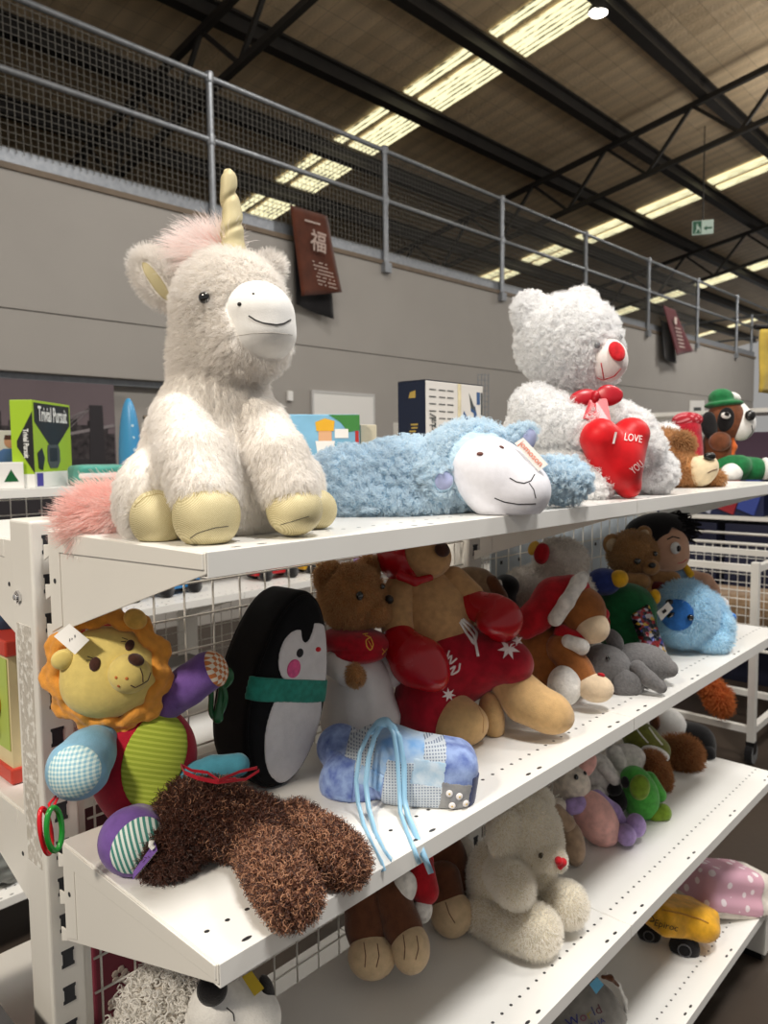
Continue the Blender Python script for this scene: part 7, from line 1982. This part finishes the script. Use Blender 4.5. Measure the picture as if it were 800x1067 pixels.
def wire_bin(lab, x0, x1, y0, y1, z0, z1, step=.06):
    t_ = empty('wire_bin', lab, 'bin', ((x0 + x1) / 2, (y0 + y1) / 2, z0), 'white wire bins')
    for nm, pl in (('front_grid', 'x'), ('side_grid', 'y')):
        mb = MB()
        if pl == 'y':
            for x in np.arange(x0, x1 + .001, step): mb.tube([(x, y0, z0), (x, y0, z1)], .0026, 4)
            for z in np.arange(z0, z1 + .001, step): mb.tube([(x0, y0, z), (x1, y0, z)], .0026, 4)
        else:
            for y in np.arange(y0, y1 + .001, step): mb.tube([(x0, y, z0), (x0, y, z1)], .0026, 4)
            for z in np.arange(z0, z1 + .001, step): mb.tube([(x0, y0, z), (x0, y1, z)], .0026, 4)
        mb.build(nm, M_mesh, t_)
    mb = MB(); mb.tube([(x0, y0, z1), (x1, y0, z1), (x1, y1, z1), (x0, y1, z1)], .009, 6, closed=True); mb.tube([(x0, y0, z0), (x1, y0, z0), (x1, y1, z0), (x0, y1, z0)], .009, 6, closed=True); mb.build('rim', M_white, t_, smooth=True)
    for x in (x0, x1):
        for y in (y0, y1): MB().bar((x, y, .004), (x, y, z0), .03).build('leg', M_white, t_)
    return t_
wire_bin('white wire bin of folded goods behind the trolley frame', 3.86, 4.36, -.3, 1.55, .36, .93, step=.045)
t = empty('white_shelving', 'white shelving stacked with navy crates beyond the gondola end', 'shelving', (4.7, 1.0, 0))
for z in (1.03, 1.36, 1.68): MB().box((4.42, -.3, z - .025), (4.95, 2.2, z)).build('shelf', M_white, t)
for y in (-.34, 2.2): MB().box((4.9, y, 0), (4.95, y + .04, 2.0)).build('upright_post', M_white, t)
for k, (y, z, lab) in enumerate(((.05, 1.03, 'navy crate on the white shelving, nearest the aisle'), (.55, 1.03, 'second navy crate from the aisle on the white shelving'), (1.05, 1.03, 'third navy crate from the aisle on the white shelving'), (1.6, 1.03, 'navy crate on the white shelving, furthest from the aisle'))):
    goods('crate', 'crate', lab, 4.68, y, z, .48, .44, .29, (26, 34, 74), 'navy crates')
for k, (y, lab) in enumerate(((.1, 'navy crate under the white shelf behind the wire bin, nearest the aisle'), (.75, 'middle navy crate under the white shelf behind the wire bin'), (1.4, 'navy crate under the white shelf behind the wire bin, furthest from the aisle'))):
    t_ = goods('crate', 'crate', lab, 4.68, y, .0, .48, .6, .98, (24, 28, 54), 'low navy crates')
for k, (y, rgb, lab) in enumerate(((1.02, (150, 34, 44), 'red folder standing in front of the navy crates'), (1.16, (176, 180, 196), 'pale printed folder standing in front of the navy crates'), (.90, (54, 72, 150), 'blue folder standing in front of the navy crates'))):
    t_ = empty('folder', lab, 'folder', (4.43, y, 1.0305), 'folders by the crates'); MB().obox((4.432, y, 1.0305 + .125), (.008, 0, 0), (0, .05, .02), (0, -.03, .10)).build('folder_cover', solid('folder_%d' % k, rgb, rough=.5), t_, bevel=.002)
goods('carton', 'box', 'blue carton on the white shelving behind the green trousers', 4.68, .55, 1.36, .4, .3, .22, (40, 62, 120))
goods('carton', 'box', 'dark plum carton on the white shelving behind the dog in the green hat', 4.68, .95, 1.36, .4, .3, .18, (70, 48, 66))
t = empty('folded_towels', 'tan folded fabric lying inside the wire bin', 'cloth', (4.1, .75, .36))
soft('cloth_pile', s_lump(s_box((4.1, .72, .50), (.2, .35, .13), None, .05), .01, 20, 2), fabric('tan_cloth', (150, 124, 96), scale=20), t, .02)
T = Toy('orange_plush', 'shaggy orange plush hanging from the trolley beyond the shelves', 'soft toy', tuple(at(745, 742, 3.44)), 3.44, z=-5)
M_or = fabric('orange_plush', (190, 88, 34), scale=50, bump=.5); M_orh = hairmat('orange_pile', (214, 112, 50), (160, 66, 24))
s = T.lump(T.chain([(738, 712, 9), (748, 728, 11), (752, 736, 8)]), .8, .2, 1); o = T.part('body', s, M_or, 1.5, floor=False); T.fur(o, 2500, 6, .4, M_orh, jit=.7, seed=161)
MB().tube([T.p(740, 706), T.p(741, 690), (3.2, .70, .885)], .004, 6).build('hanging_loop', M_black, T.e)
yc = at(797, 378, 2.9); t = empty('hanging_dress', 'yellow garment with a small red print hanging at the right edge', 'garment', (yc[0], yc[1], yc[2] - .25))
M_yg = fabric('yellow_cloth', (196, 168, 74), scale=12, bump=.1); e_ = ax_
A_ = yc + zz * .125 - e_ * .03; B_ = yc + zz * .13 + e_ * .13; C_ = yc - zz * .115 - e_ * .05; D_2 = yc - zz * .115 + e_ * .14
o = cloth('garment_cloth', [A_, B_], [C_, D_2], M_yg, t, wave=.02, thick=.01)
mb = MB(); mb.obox(yc + zz * .08 + e_ * .005 - ay_ * .03, e_ * .012, ay_ * .001, zz * .016); mb.build('red_print', M_figr, t)
t2 = empty('clothes_rack', 'dark garment rack at the right edge behind the yellow garment', 'rack', (yc[0], yc[1] + .1, 0))
MB().tube([yc + zz * .135 - e_ * .05 + ay_ * .0, yc + zz * .135 + e_ * .95], .010, 8).build('hanging_rail', M_black, t2)
for k in (.16, .93):
    q = yc + e_ * k; MB().tube([(q[0], q[1], .002), (q[0], q[1], yc[2] + .135)], .012, 8).build('rack_post', M_black, t2)
